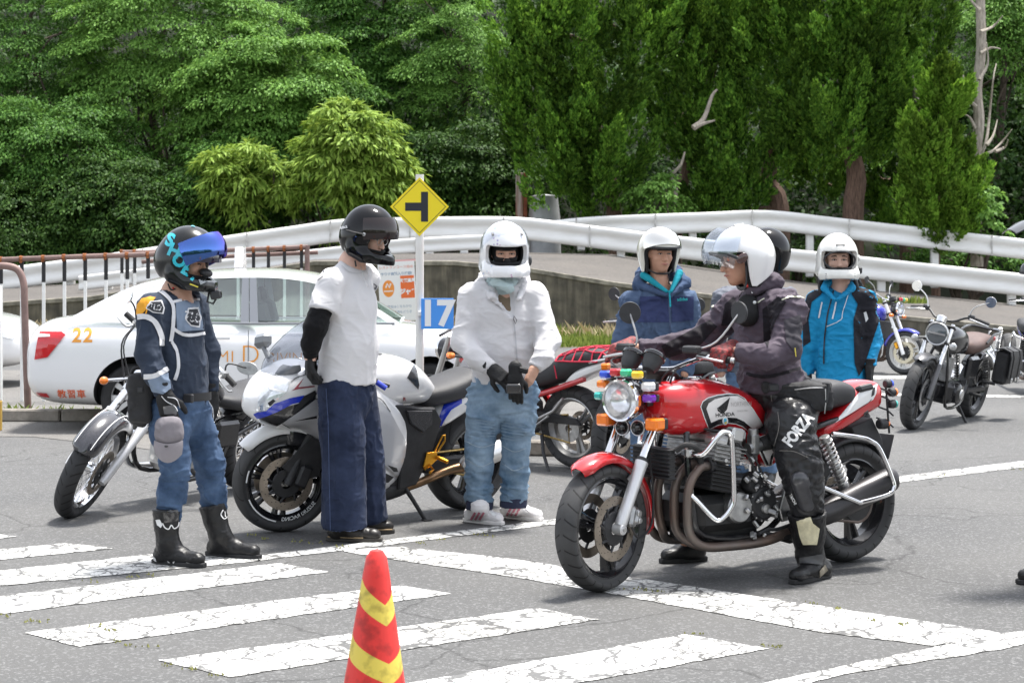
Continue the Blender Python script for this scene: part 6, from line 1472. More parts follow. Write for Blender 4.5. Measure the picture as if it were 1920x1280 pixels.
def naked_bike(label, fr, m_tank, m_rim, steer=0.0, m_fork=M_ALUP, retro=False, m_fend=None, m_seat=None, lamps=False, mirrors=True, name='motorcycle', caliper=M_GOLD, crash=False, disc_m=None, r_f=.30):
 v = Vehicle(name, fr, label, 'motorcycle'); wb = fr.wb; Rz = Matrix.Rotation(steer, 3, 'Z')
 q = lambda x, y, z: V3((wb-.30, 0, 0))+Rz @ V3((x+.30, y, z))           # steered front end, x measured from the front axle
 fc = q(0, 0, r_f); m_fend = m_fend or m_tank
 W = wheel(v, fc, r_f, .115, steer=steer, m_rim=m_rim, ns=7 if retro else 3, disc=.15, disc_y=.065, both=not retro, rimr=r_f-.075, m_disc=disc_m)
 wheel(v, V3((0, 0, .31)), .31, .15, m_rim=m_rim, ns=7 if retro else 3, disc=.11, disc_y=-.07, both=False)
 for s_ in (1, -1):
  f = v.P('fork_leg', MB().tube([q(.02, .10*s_, r_f-.03), q(-.13, .10*s_, .62), q(-.135, .10*s_, .625)], [.027, .029, .024], 14), m_fork if not retro else mat('fork_grey', (.10, .10, .105), .4, .5)); v.P('fork_tube', MB().tube([q(-.135, .10*s_, .625), q(-.31, .10*s_, 1.0)], .022, 14), M_CHR if retro else m_fork, f)
  v.P('caliper', MB().box(q(-.10, .085*s_, r_f+.09), (.05, .05, .10), rot=(0, R(-25), steer), bev=.012), caliper)
 fe = fender(v, fc, r_f+.03, R(55) if not retro else R(60), R(165), .065, .03, m_fend, steer=steer)
 v.P('triple_clamp', MB().box(q(-.30, 0, .97), (.07, .26, .03), rot=(0, R(-25), steer), bev=.01).box(q(-.23, 0, .82), (.07, .26, .03), rot=(0, R(-25), steer), bev=.01), M_BLKM)
 d = Rz @ V3((1, 0, 0))
 headlight(v, q(-.20 if retro else -.12, 0, .90), .105 if retro else .095, .13, d, front=False, ring=M_CHR if not retro else M_ALU, glass=mat('dark_glass', (.10, .11, .12), .05, coat=1.0) if retro else None)
 if retro: v.P('lamp_bar', MB().box(q(-.165, 0, .905), (.012, .17, .016), rot=(0, 0, steer)), M_ALUD)
 for s_ in (1, -1):
  o = v.P('indicator', MB().tube([q(-.18, .10*s_, .80 if not retro else .84), q(-.16, .18*s_, .80 if not retro else .82)], .008, 8), M_PLAS); c = q(-.15, .185*s_, .80 if not retro else .82)
  v.P('lens', MB().ell(c, (.035, .035, .026)) if not retro else MB().lathe([(0, .02), (.03, .015), (.036, 0), (.03, -.02), (0, -.03)], c, d, 16), M_AMB if not retro else M_ALU, o)
 hb = [q(-.48, -.38, 1.06), q(-.42, -.20, 1.09), q(-.34, -.08, 1.03), q(-.34, .08, 1.03), q(-.42, .20, 1.09), q(-.48, .38, 1.06)]
 v.P('handlebar', MB().tube(hb, .0125, 9, smooth=4), M_BLKM if retro else M_CHR)
 for s_, e in ((1, hb[-1]), (-1, hb[0])):
  v.P('grip', MB().tube([q(-.445, .25*s_, 1.085), e], .019, 10), M_RUB); v.P('lever', MB().tube([q(-.38, .22*s_, 1.08), q(-.36, .30*s_, 1.07), q(-.40, .40*s_, 1.05)], [.009, .008, .007], 7, smooth=3), M_ALU); v.P('switch_housing', MB().box(q(-.42, .22*s_, 1.095), (.05, .06, .05), rot=(0, 0, steer), bev=.01), M_PLAS)
  if mirrors: mirror(v, q(-.40, .20*s_, 1.11), q(-.42, .24*s_, 1.20), q(-.46, .36*s_, 1.27), .052, Rz @ V3((1, .1*s_, 0)), M_CHR if retro else M_PLAS, mst=M_ALU)
 v.P('gauge', MB().lathe([(0, -.04), (.045, -.03), (.052, .02), (.045, .03), (0, .025)], q(-.24, 0, 1.03), (-.5, 0, .85), 22), M_CHR if retro else M_PLAS)
 tk = v.P('fuel_tank', loft([(wb-.36, .78, .86, .05), (wb-.40, .72, .92, .10), (wb-.52, .69, .965, .14), (wb-.70, .69, .95, .145), (wb-.86, .68, .88, .11), (wb-.93, .70, .82, .06)], 26, 4), m_tank)
 v.P('seat', loft([(wb-.86, .70, .80, .09), (wb-.95, .68, .82, .135, 3), (wb-1.15, .69, .83, .15, 3), (wb-1.35, .72, .86, .145, 3), (wb-1.55, .75, .86, .12, 3), (wb-1.62, .77, .84, .08)], 24, 4), m_seat or M_SEAT)
 if not retro:
  v.P('tail_cowl', loft([(wb-1.15, .62, .70, .12, 3), (wb-1.35, .66, .76, .13, 3), (wb-1.60, .74, .84, .11, 3), (wb-1.75, .80, .85, .06)], 18, 3), m_tank)
 else:
  fender(v, V3((0, 0, .31)), .36, R(40), R(150), .09, .05, M_BLK, name='rear_fender'); v.P('grab_rail', MB().tube([(wb-1.25, .15, .80), (wb-1.40, .16, .88), (wb-1.62, .15, .90), (wb-1.66, 0, .90), (wb-1.62, -.15, .90), (wb-1.40, -.16, .88), (wb-1.25, -.15, .80)], .012, 9, smooth=4), M_BLK)
  v.P('side_cover', MB().box((wb-.98, .14, .57), (.26, .06, .22), bev=.025), M_BLK); v.P('side_cover', MB().box((wb-.98, -.14, .57), (.26, .06, .22), bev=.025), M_BLK)
 for s_ in (1, -1):
  v.P('frame_tube', MB().tube([(wb-.40, .04*s_, .86), (wb-.38, .12*s_, .50), (wb-.46, .13*s_, .22), (wb-.85, .13*s_, .22), (wb-.98, .13*s_, .42), (wb-.98, .12*s_, .66), (wb-1.5, .11*s_, .74)], .016, 8, smooth=4), M_BLK)
  v.P('swingarm', MB().box((.27, .11*s_, .325), (.56, .035, .05), bev=.008), M_BLKM); shock(v, (.28, .15*s_, .68), (.08, .15*s_, .36), .028, 9, m_sp=M_BLKM if retro else None)
  if crash: v.P('crash_bar', MB().tube([(wb-.40, .14*s_, .62), (wb-.42, .28*s_, .66), (wb-.50, .30*s_, .70), (wb-.56, .31*s_, .60), (wb-.52, .30*s_, .36), (wb-.42, .15*s_, .38)], .014, 10, smooth=4), M_CHR); v.P('rear_guard_bar', MB().tube([(.30, .16*s_, .66), (.05, .24*s_, .64), (-.05, .26*s_, .50), (.05, .26*s_, .34), (.35, .20*s_, .40)], .013, 9, smooth=4), M_CHR)
 eng = v.P('crankcase', MB().box((wb-.66, 0, .34), (.42, .32, .22), bev=.05), M_BLKM if not retro else M_BLK)
 v.P('cylinder', finstack((wb-.56, 0, .55), (.17, .17 if retro else .38, .24), 10 if retro else 8, .006, R(-8)), M_BLKM if not retro else M_ALUD, eng)
 v.P('engine_cover', MB().lathe([(0, .205), (.07, .20), (.095, .18), (.10, .14)], (wb-.64, 0, .34), (0, 1, 0), 26), M_BLK if retro else M_ALUD, eng); v.P('cover_badge', MB().lathe([(0, .215), (.045, .213), (.05, .20)], (wb-.64, 0, .34), (0, 1, 0), 22), M_ALU, eng)
 for y in ((.0,) if retro else (.13, .05, -.05, -.13)): v.P('header_pipe', MB().tube([(wb-.47, y, .58), (wb-.38, y, .52), (wb-.36, y, .34), (wb-.44, y-.06 if retro else y, .19), (wb-.8, -.16, .18), (.45, -.17, .22)], .022, 10, smooth=4), M_RUST if not retro else M_CHR)
 v.P('muffler', MB().tube([(.50, -.17, .22), (.38, -.19, .25), (.05, -.22, .34), (-.25, -.23, .42)], [.025, .055, .06, .055], 14, smooth=3), M_CHR if retro or crash else M_BLKM)
 if not retro: v.P('radiator', MB().box((wb-.36, 0, .60), (.04, .34, .26), bev=.01), M_BLKM)
 v.P('footpeg', MB().cyl((wb-1.0, .16, .32), (wb-1.0, .28, .32), .016, seg=10), M_RUB); v.P('pillion_peg', MB().cyl((.25, .16, .42), (.22, .28, .42), .016, seg=10), M_RUB)
 v.P('side_stand', MB().tube([(wb-.85, .13, .20), (wb-.90, .22, .05), (wb-.90, .25, .02)] if fr.roll < -.02 else [(wb-.85, .13, .20), (wb-.9, .26, .02), (wb-.9, .28, .02)], .013, 8), M_BLKM)
 v.P('rear_light', MB().box((wb-1.74 if not retro else -.22, 0, .80), (.05, .11, .05), bev=.01), lens('tail_red', (.45, .01, .015)))
 if lamps:
  for k, (nm, c) in enumerate((('red', (.55, .02, .03)), ('green', (.05, .50, .26)), ('yellow', (.85, .55, .02)))): lamp(v, q(-.10, -.07+.07*k, 1.03), (.055, .045, .05), lens(nm, c), d)
 return v
# retro single with saddlebag at the right
frg = Frame(gd(1812, 781), gd(1706, 804), R(-12))
gb = naked_bike('black retro motorcycle with brown seat, round headlight and saddlebag at the right', frg, M_BLK, M_BLK, R(2), retro=True, m_fend=mat('grey_fender', (.09, .09, .095), .35, .3, coat=.5), m_seat=mat('brown_vinyl', (.10, .062, .052), .5, var=.2, bump=.2, bscale=200), caliper=M_BLKM, r_f=.345, disc_m=M_ALU)
sb = thing('saddlebag', frg.M @ V3((.06, .30, .42)), 'black leather saddlebag with straps hanging beside the brown seat', 'bag'); sb.rotation_euler = (frg.roll, 0, frg.yaw)
M_LEA = mat('black_leather', (.022, .022, .024), .5, var=.2, vscale=12, bump=.3, bscale=120)
MB().box((0, 0, .17), (.34, .15, .33), bev=.03).build('bag_body', M_LEA, sb)
MB().rings([[V3((x, y, z)) for y, z in ((-.085, .345), (.0, .365), (.075, .345), (.097, .28), (.100, .08), (.090, .08), (.088, .27), (.068, .335), (0, .35), (-.085, .335))] for x in (-.178, -.17, .17, .178)]).build('bag_flap', M_LEA, sb)
for x in (-.10, .10):
 s_ = MB().rings([[V3((xx, y, z)) for y, z in ((.0, .372), (.08, .350), (.104, .28), (.107, .03), (.103, .03), (.100, .28), (.076, .345), (0, .367))] for xx in (x-.016, x+.016)]).build('strap', M_LEA, sb); MB().box((x, .112, .06), (.045, .012, .05), bev=.004).build('buckle', M_ALU, s_)
# blue motorcycle farther back, facing right
naked_bike('violet blue motorcycle with pale wheels and gold caliper behind the black retro one', Frame(gd(1548, 694), gd(1693, 702), R(-5)), M_BLUT, mat('pale_wheel', (.62, .62, .60), .4), R(8), m_fork=M_WHT, lamps=True, mirrors=True, crash=True, disc_m=mat('pale_disc', (.55, .50, .38), .4, .8))
# blue motorcycle cut by the right edge
naked_bike('blue motorcycle with chrome guards cut off by the right edge', Frame(gd(1884, 713), gd(1952, 745), R(-5)), M_BLUT, M_ALUD, R(4), m_fork=mat('gold_fork', (.6, .42, .12), .35, .8), lamps=False, mirrors=False, crash=True)
# motorcycle hidden behind the man in navy and the red one
naked_bike('dark red motorcycle behind the navy jacket man, its front tyre beside the headlight', Frame(V3((1.55, 14.45, 0)), gd(1141, 884), R(-6)), mat('dark_red_paint', (.30, .012, .02), .25, coat=1.0), M_BLKM, R(6), mirrors=True)
# ================================================================== CARS
M_GLASS = glass_mat('car_glass', (.74, .84, .80), .20); M_CARW = mat('car_white', (.80, .80, .81), .22, coat=1.0)
M_TRIM = mat('car_trim', (.25, .26, .28), .3, .5); M_LINER = mat('arch_liner', (.02, .02, .021), .9)
def car(label, loc, yaw, art=True):
 t = thing('car', loc, label, 'car', rz=yaw)
 b = loft([(.0, .45, .72, .50, 3.5), (.02, .36, .86, .68, 3.6), (.09, .28, .97, .79, 3.8), (.25, .235, 1.035, .85, 4), (.55, .215, 1.05, .875, 4.2), (1.1, .20, 1.03, .885, 4.4), (2.2, .20, .995, .885, 4.4), (3.2, .20, .99, .885, 4.4), (3.6, .205, .965, .875, 4.2), (4.1, .22, .90, .84, 4), (4.42, .25, .81, .75, 3.6), (4.56, .31, .70, .62, 3.4), (4.62, .40, .60, .45, 3.2)], 44, 5)
 body = b.build('body', M_CARW, t)
 cut = MB()
 for x in (1.02, 3.70): cut.cyl((x, -1.2, .325), (x, -.62, .325), .365, seg=40).cyl((x, .62, .325), (x, 1.2, .325), .365, seg=40)
 co_ = cut.build('cutter', M_LINER, t); body.data.materials.append(M_LINER)
 bo = body.modifiers.new('b', 'BOOLEAN'); bo.object = co_; bo.solver = 'EXACT'; bpy.context.view_layer.update()
 me = bpy.data.meshes.new_from_object(body.evaluated_get(bpy.context.evaluated_depsgraph_get())); body.modifiers.clear(); old = body.data; body.data = me
 bpy.data.objects.remove(co_)
 me.polygons.foreach_set('use_smooth', np.ones(len(me.polygons), dtype=bool)); me.set_sharp_from_angle(angle=R(40))
 # greenhouse
 zb, zr, yb, yr = .985, 1.42, .80, .585
 yz = lambda z: yb+(yr-yb)*(z-zb)/(zr-zb)
 roof = [(.42, 1.03), (.72, 1.20), (1.05, 1.345), (1.5, 1.43), (2.0, 1.455), (2.4, 1.44), (2.75, 1.37), (3.1, 1.19), (3.42, .995)]
 RL = spline(np.array(roof), 4)
 for s_ in (1, -1):
  side = lambda P, off=0: [V3((x, s_*(yz(z)+off), z)) for x, z in P]
  G = [(x, z) for x, z in RL]; me = bpy.data.meshes.new('side_glass'); Q = side(G, -.004); me.from_pydata(Q, [], [list(range(len(Q)))]); me.update(); link('side_glass', me, M_GLASS, t)
  def pan(nm, P, m, off=.004):
   nn = V3((0, s_, .4)).normalized(); Q = side(P, off); r2 = [Q, [q-nn*.012 for q in Q]]; return MB().rings(r2).build(nm, m, t, smooth=False)
  def strip(nm, P, w0, m, off=.006): return [None for _ in [0]] and None
  st_ = MB()
  for i in range(len(RL)-1):
   x0, z0 = RL[i]; x1, z1 = RL[i+1]; tn = V3((x1-x0, 0, z1-z0)).normalized(); nr = V3((tn.z, 0, -tn.x)); nr = nr if nr.z < 0 or (abs(nr.z) < .3 and nr.x*(x0-2) < 0) else -nr; wd = .055
   a = V3((x0, s_*(yz(z0)+.006), z0)); c = V3((x1, s_*(yz(z1)+.006), z1)); a2 = a+nr*wd; c2 = c+nr*wd; a2.y = s_*(yz(a2.z)+.006); c2.y = s_*(yz(c2.z)+.006)
   st_.add([a, c, c2, a2], [(0, 1, 2, 3)])
  st_.build('roof_rail', M_CARW, t, sharp=60)
  pan('rear_pillar', [(.42, 1.03), (.72, 1.20), (1.05, 1.345), (1.34, 1.37), (1.12, 1.10), (1.04, .99), (.5, 1.0)], M_CARW)
  pan('door_pillar', [(1.98, .985), (2.055, .985), (2.03, 1.40), (1.97, 1.40)], M_TRIM, .007); pan('door_pillar', [(2.065, .985), (2.14, .985), (2.10, 1.40), (2.04, 1.40)], M_TRIM, .0065)
  pan('rear_quarter_divider', [(1.28, .99), (1.32, .99), (1.46, 1.36), (1.42, 1.36)], M_TRIM, .007)
  MB().tube([(1.0, s_*(.812), .992), (2.2, s_*(.814), .985), (3.38, s_*(.812), .985)], .011, 8).build('belt_trim', M_TRIM, t)
  MB().tube([(.52, s_*.62, .2+.0), (.55, s_*.62, .2)], .01, 6)
  for x in (2.06, 3.1, 1.16): MB().box((x, s_*.884, .62), (.007, .012, .62)).build('door_seam', M_TRIM, t)
  for x in (1.90, 2.93): MB().box((x-.1, s_*.897, .86), (.2, .022, .035), bev=.008).build('door_handle', M_CARW, t)
  m_ = MB().ell((2.98, s_*.96, 1.02), (.07, .10, .065)).build('wing_mirror', M_CARW, t)
  for x in (1.02, 3.70):
   w_ = MB().lathe([(.19, s_*.60), (.22, s_*.62), (.222, s_*.80), (.20, s_*.818), (.205, s_*.83)], (x, 0, .312), (0, 1, 0), 36).lathe([(0, s_*.80), (.05, s_*.805), (.06, s_*.79)], (x, 0, .312), (0, 1, 0), 18)
   for k in range(10):
    a = k*2*PI/10; w_.prism([(.04, -.018), (.205, -.026), (.205, .026), (.04, .018)], (x, s_*.80, .312), (math.cos(a), 0, math.sin(a)), (-math.sin(a), 0, math.cos(a)), .02, .003)
   W = w_.build('wheel', M_ALUP, t); MB().lathe([tuple(p) for p in spline(np.array([(.215, s_*.64), (.27, s_*.625), (.305, s_*.65), (.313, s_*.73), (.305, s_*.81), (.27, s_*.835), (.215, s_*.822)]), 3)], (x, 0, .312), (0, 1, 0), 40).build('tyre', M_RUB, W); MB().lathe([(0, s_*.70), (.20, s_*.70)], (x, 0, .312), (0, 1, 0), 24).build('brake', M_BLKM, W)
 rr = []
 for x, z in RL:
  if .95 < x < 2.8: rr.append([V3((x, y, z+.035*(1-(y/yz(z))**2)-0.0)) for y in np.linspace(-yz(z)-.004, yz(z)+.004, 9)])
 V = np.array(rr).reshape(-1, 3); Fs = [(i*9+j, i*9+j+1, (i+1)*9+j+1, (i+1)*9+j) for i in range(len(rr)-1) for j in range(8)]
 MB().add(V, Fs).build('roof', M_CARW, t)
 for nm, lo, hi in (('rear_window', .42, .98), ('windscreen', 2.76, 3.43)):
  rr = [[V3((x, y, z+.02*(1-(y/yz(z))**2))) for y in np.linspace(-yz(z)+.02, yz(z)-.02, 7)] for x, z in RL if lo-.01 <= x <= hi]
  V = np.array(rr).reshape(-1, 3); Fs = [(i*7+j, i*7+j+1, (i+1)*7+j+1, (i+1)*7+j) for i in range(len(rr)-1) for j in range(6)]; MB().add(V, Fs).build(nm, M_GLASS, t)
 # lamps: wrap-round rear cluster and bumper reflector
 bb = bvh_of(body); M_TL = lens('tail_cluster', (.55, .012, .02)); M_TW = mat('lamp_white_glass', (.75, .70, .70), .15, coat=1.0)
 for s_ in (1, -1):
  u = (s_*-1.0, 0, 0); u = V3((1, 0, 0)) if s_ == -1 else V3((-1, 0, 0)); sg = 1 if s_ == -1 else -1
  o = V3((.0, s_*1.0, 0))
  P = lambda L: [(sg*x, z) for x, z in L]
  tl = decal('tail_lamp', poly_flat(P([(.125, .66), (.25, .685), (.41, .885), (.37, .91), (.16, .91)])), M_TL, t, bb, o, u, (0, 0, 1), .012, .04, .6)
  decal('reverse_lens', poly_flat(P([(.16, .86), (.27, .865), (.265, .888), (.16, .888)])), M_TW, tl, bb, o, u, (0, 0, 1), .016, .04, .6)
  decal('bumper_reflector', poly_flat(P([(.12, .325), (.245, .315), (.225, .355), (.115, .36)])), M_TL, t, bb, o, u, (0, 0, 1), .008, .04, .6)
  decal('headlamp', poly_flat(P([(4.05, .72), (4.5, .60), (4.54, .68), (4.2, .83)])), M_REFL, t, bb, o, u, (0, 0, 1), .010, .04, .6)
  if art:
   M_N = mat('car_orange', (.80, .33, .04), .4); M_N2 = mat('car_red_orange', (.75, .13, .04), .4)
   ph = lambda x: sg*x
   if s_ == -1:
    decal('number_lettering', text_flat('22', .175, .004, spacing=1.15), M_N, t, bb, V3((.56, -1.0, .875)), u, (0, 0, 1), .004, .05, .6)
    decal('bumper_lettering', text_flat('教習車', .085, .001, spacing=1.1), M_N2, t, bb, V3((.455, -1.0, .345)), u, (0, 0, 1), .004, .05, .6)
    decal('door_lettering', text_flat('AMI', .15, -.002, spacing=1.1), M_N, t, bb, V3((1.80, -1.0, .685)), u, (0, 0, 1), .004, .05, .6)
    decal('door_lettering', text_flat('D', .24, -.004), M_N, t, bb, V3((2.08, -1.0, .70)), u, (0, 0, 1), .004, .05, .6); decal('door_lettering', text_flat('RIVING', .13, -.002), M_N, t, bb, V3((2.44, -1.0, .675)), u, (0, 0, 1), .004, .05, .6)
 MB().box((-.012, 0, .62), (.02, .34, .17), bev=.004).build('number_plate', M_PW, t)
 # cabin
 for x, y in ((2.35, -.36), (2.35, .36), (1.45, -.36), (1.45, .36)):
  s = MB().box((x-.22, y, .92), (.16, .46, .56), rot=(0, R(-14), 0), bev=.06).box((x-.30, y, 1.23), (.10, .24, .16), rot=(0, R(-10), 0), bev=.04).build('car_seat', mat('car_seat_grey', (.10, .10, .105), .9), t)
 MB().box((2.0, 0, .93), (2.9, 1.4, .02)).build('cabin_floor', M_LINER, t)
 MB().box((3.0, 0, .95), (.3, 1.3, .14), bev=.05).build('dashboard', M_LINER, t)
 MB().prism([(-.16, 0), (.16, 0), (.10, .20), (-.10, .20)], (1.88, 0, 1.49), (0, 1, 0), (0, 0, 1), .08, .01).build('roof_marker', M_CARW, t)
 return t
car('white training sedan numbered 22 with orange lettering behind the two left people', (-4.47, 17.25, 0), R(1.5))
car('white car showing only its nose at the left edge', (at(33, 600, 22.0).x-4.62, 22.9, 0), R(0), art=False)
# ================================================================== PEOPLE
def cloth_mat(name, col, rough=.85, var=.08, vscale=6, weave=700, bump=.16, sheen=.04, col2=None, fine=None):
 """fabric: colour drift, weave and creases"""
 if name in MATS: return MATS[name]
 m = mat(name, col, rough, var=var, vscale=vscale, sheen=sheen, col2=col2, spec=.15); nt = m.node_tree; b = nt.nodes['Principled BSDF']; L = nt.links.new
 tc = [n for n in nt.nodes if n.type == 'TEX_COORD'][0]
 mp = _n(nt, 'ShaderNodeMapping'); mp.inputs['Scale'].default_value = (1, 1, 1.7); L(tc.outputs['Object'], mp.inputs[0])
 n1 = _n(nt, 'ShaderNodeTexNoise', noise_type='RIDGED_MULTIFRACTAL', Scale=13.0, Detail=3.0); n1.inputs['Distortion'].default_value = .7; L(mp.outputs[0], n1.inputs['Vector'])
 n2 = _n(nt, 'ShaderNodeTexNoise', Scale=float(weave), Detail=1.0); L(tc.outputs['Object'], n2.inputs['Vector'])
 b1 = _n(nt, 'ShaderNodeBump', Strength=min(1, bump*2.6), Distance=.016); L(n1.outputs[0], b1.inputs['Height'])
 b2 = _n(nt, 'ShaderNodeBump', Strength=.25, Distance=.002); L(n2.outputs[0], b2.inputs['Height']); L(b1.outputs[0], b2.inputs['Normal']); L(b2.outputs[0], b.inputs['Normal'])
 return m
M_SKIN = mat('skin', (.50, .285, .20), .5, col2=(.58, .34, .245), vscale=14, bump=.06, bscale=120)
M_SKIN2 = mat('skin_tanned', (.43, .225, .15), .5, col2=(.51, .28, .19), vscale=14, bump=.08, bscale=120)
M_SKINF = mat('skin_fair', (.60, .37, .28), .5, col2=(.66, .42, .33), vscale=14, bump=.05, bscale=120)
M_EYE = mat('eye_dark', (.012, .009, .008), .15); M_EYEW = mat('eye_white', (.6, .57, .54), .3); M_HAIR = mat('black_hair', (.014, .012, .012), .45, var=.4, vscale=60, stretch=(1, 1, .2)); M_BROW = mat('eyebrow', (.045, .032, .026), .8); M_LIP = mat('lips', (.36, .13, .11), .45)
M_LEATH = mat('black_riding_leather', (.013, .013, .014), .42, spec=.4, var=.25, vscale=14, bump=.35, bscale=35)
M_GLOVE = mat('glove_black', (.014, .014, .015), .6, spec=.35, var=.25, vscale=25, bump=.3, bscale=90)
def nv(*a): return np.array(a, float)
def unit(a): a = np.array(a, float); return a/np.linalg.norm(a)
class Person:
 def __init__(s, label, base, h_up=1.0):
  s.o = np.array(base, float); s.o[2] = 0; s.t = thing('person', s.o, label, 'person'); s.I = Matrix.Translation(-Vector(s.o))
 def L(s, px, py, Y): return np.array(at(px, py, Y))-s.o
 def C(s, l, Y=None): return [(s.L(*q[:3]), q[3]) for q in l]
 def garment(s, name, chains, m, h=.0085, f=(0, -1, 0), folds=None, cuts=(), k=.035, it=1, parent=None, extra=None):
  """chains: lists of (point, radius[, flatness]); flatness squeezes along the facing axis f"""
  sd = SDF()
  for ch in chains:
   opt = ch[1] if isinstance(ch, tuple) else {}; pts = ch[0] if isinstance(ch, tuple) else ch
   for i in range(len(pts)-1):
    a, b = pts[i], pts[i+1]; fl = None
    if len(a) > 2: fl = (f, (a[2]+b[2])/2)
    sd.cone(a[0], b[0], a[1], b[1], opt.get('k', k), fl, (opt.get('c0', False) and i == 0, opt.get('c1', False) and i == len(pts)-2))
  if extra: extra(sd)
  for c in cuts: sd.cut(*c)
  return sdf_obj(name, sd, h, m, parent or s.t, it, folds)
def head_axes(yaw, pitch=0.0, roll=0.0):
 """columns: forward, left, up; yaw 0 looks along +x, -90 deg looks at the camera"""
 return np.array((Matrix.Rotation(yaw, 3, 'Z') @ Matrix.Rotation(pitch, 3, 'Y') @ Matrix.Rotation(roll, 3, 'X')))
def head_sdf(sd, c, A, neck=None, sc=1.0):
 P = lambda x, y, z: c+A@(nv(x, y, z)*sc)
 sd.ell(P(-.012, 0, .022), nv(.098, .077, .095)*sc, A, .01); sd.ell(P(.030, 0, -.052), nv(.062, .060, .062)*sc, A, .03); sd.ell(P(.062, 0, -.100), nv(.024, .026, .020)*sc, A, .03)
 sd.ell(P(.074, 0, .026), nv(.016, .050, .012)*sc, A, .02); sd.ell(P(.060, .042, -.028), nv(.024, .022, .022)*sc, A, .02); sd.ell(P(.060, -.042, -.028), nv(.024, .022, .022)*sc, A, .02)
 for y in (.031, -.031): sd.ell(P(.094, y, .004), nv(.012, .018, .010)*sc, A, .008, '-')
 sd.cone(P(.088, 0, .006), P(.110, 0, -.034), .009*sc, .0135*sc, .010); sd.ell(P(.100, .013, -.037), nv(.010, .009, .008)*sc, A, .006); sd.ell(P(.100, -.013, -.037), nv(.010, .009, .008)*sc, A, .006)
 sd.ell(P(.086, 0, -.066), nv(.014, .026, .013)*sc, A, .01)
 for y in (.078, -.078): sd.ell(P(-.008, y, -.005), nv(.022, .010, .032)*sc, A, .006)
 if neck is not None: sd.cone(P(-.022, 0, -.045), neck, .056*sc, .062*sc, .03)
def face_parts(p, c, A, sc=1.0, squint=.6, brow=True, mouth=True, par=None):
 par = par or p.t
 P = lambda x, y, z: Vector(c+A@(nv(x, y, z)*sc)); M = Matrix(A.tolist())
 for y in (.031, -.031):
  e = MB().ell(P(.081, y, .002), (.008*sc, .0155*sc, .0075*squint*sc), M, 12, 8).build('eye', M_EYEW, par); MB().ell(P(.0855, y, .0015), (.0045*sc, .0068*sc, .0066*squint*sc), M, 10, 6).build('iris', M_EYE, e)
  MB().tube([P(.083, y-.018, .001), P(.091, y, .0085*squint+.002), P(.083, y+.018, .001)], .0019*sc, 6, smooth=3).build('eyelid', M_BROW, e)
  if brow: MB().tube([P(.085, y-.022*np.sign(-y)*-1, .022), P(.092, y, .028), P(.082, y+.022*np.sign(y), .022)], [.003*sc, .004*sc, .0025*sc], 6, smooth=3).build('eyebrow', M_BROW, par)
 if mouth: MB().tube([P(.090, .024, -.066), P(.099, .010, -.064), P(.101, 0, -.0655), P(.099, -.010, -.064), P(.090, -.024, -.066)], [.0025*sc, .005*sc, .0055*sc, .005*sc, .0025*sc], 8, smooth=3, squash=.8).build('lips', M_LIP, par)
def hand_sdf(sd, w, d, n, side, curl=(20, 30, 20), thumb=25, sc=1.0, spread=1.0, fat=1.0):
 """w wrist, d finger direction, n back of the hand, side +1/-1 thumb side along n x d"""
 d = unit(d); n = np.array(n, float); n = unit(n-d*n.dot(d)); s_ = np.cross(n, d)*side
 M = np.stack([d, s_, n], 1)
 sd.box(w+d*.048*sc, nv(.036, .030, .007)*sc, .009*sc*fat, M, .012); sd.cone(w-d*.01*sc, w+d*.03*sc, .027*sc*fat, .030*sc*fat, .015, (n, .7))
 for i, (o, ln) in enumerate(((.030, .078), (.010, .088), (-.010, .082), (-.029, .064))):
  p = w+(d*.090+s_*o)*sc; a = 0; r = (.0098, .0102, .0098, .0085)[i]*sc*fat; dd = d+s_*o*1.5*spread
  for j, (c, fr_) in enumerate(zip(curl, (.45, .32, .23))):
   a += R(c+4*i); q = p+unit(dd*math.cos(a)-n*math.sin(a))*ln*fr_*sc; sd.cone(p, q, r*(1-.07*j), r*(.93-.07*j), .004); p = q
 p = w+(d*.028+s_*.030-n*.004)*sc; q = p+unit(d*.65+s_*.65-n*math.sin(R(thumb)))*.040*sc; e = q+unit(d*.95+s_*.15-n*math.sin(R(thumb+15)))*.032*sc; f = e+unit(d-n*math.sin(R(thumb+20)))*.022*sc
 sd.cone(p, q, .0135*sc*fat, .0115*sc*fat, .010); sd.cone(q, e, .0112*sc*fat, .0105*sc*fat, .004); sd.cone(e, f, .0105*sc*fat, .0085*sc*fat, .004)
def hand(p, name, w, d, n, side, m, parent=None, cuff=None, **kw):
 sd = SDF(); hand_sdf(sd, np.array(w, float), d, n, side, **kw)
 if cuff is not None: sd.cone(w, np.array(w)+np.array(cuff), .036, .042, .012, None, (False, True))
 return sdf_obj(name, sd, .0042, m, parent or p.t, 1)
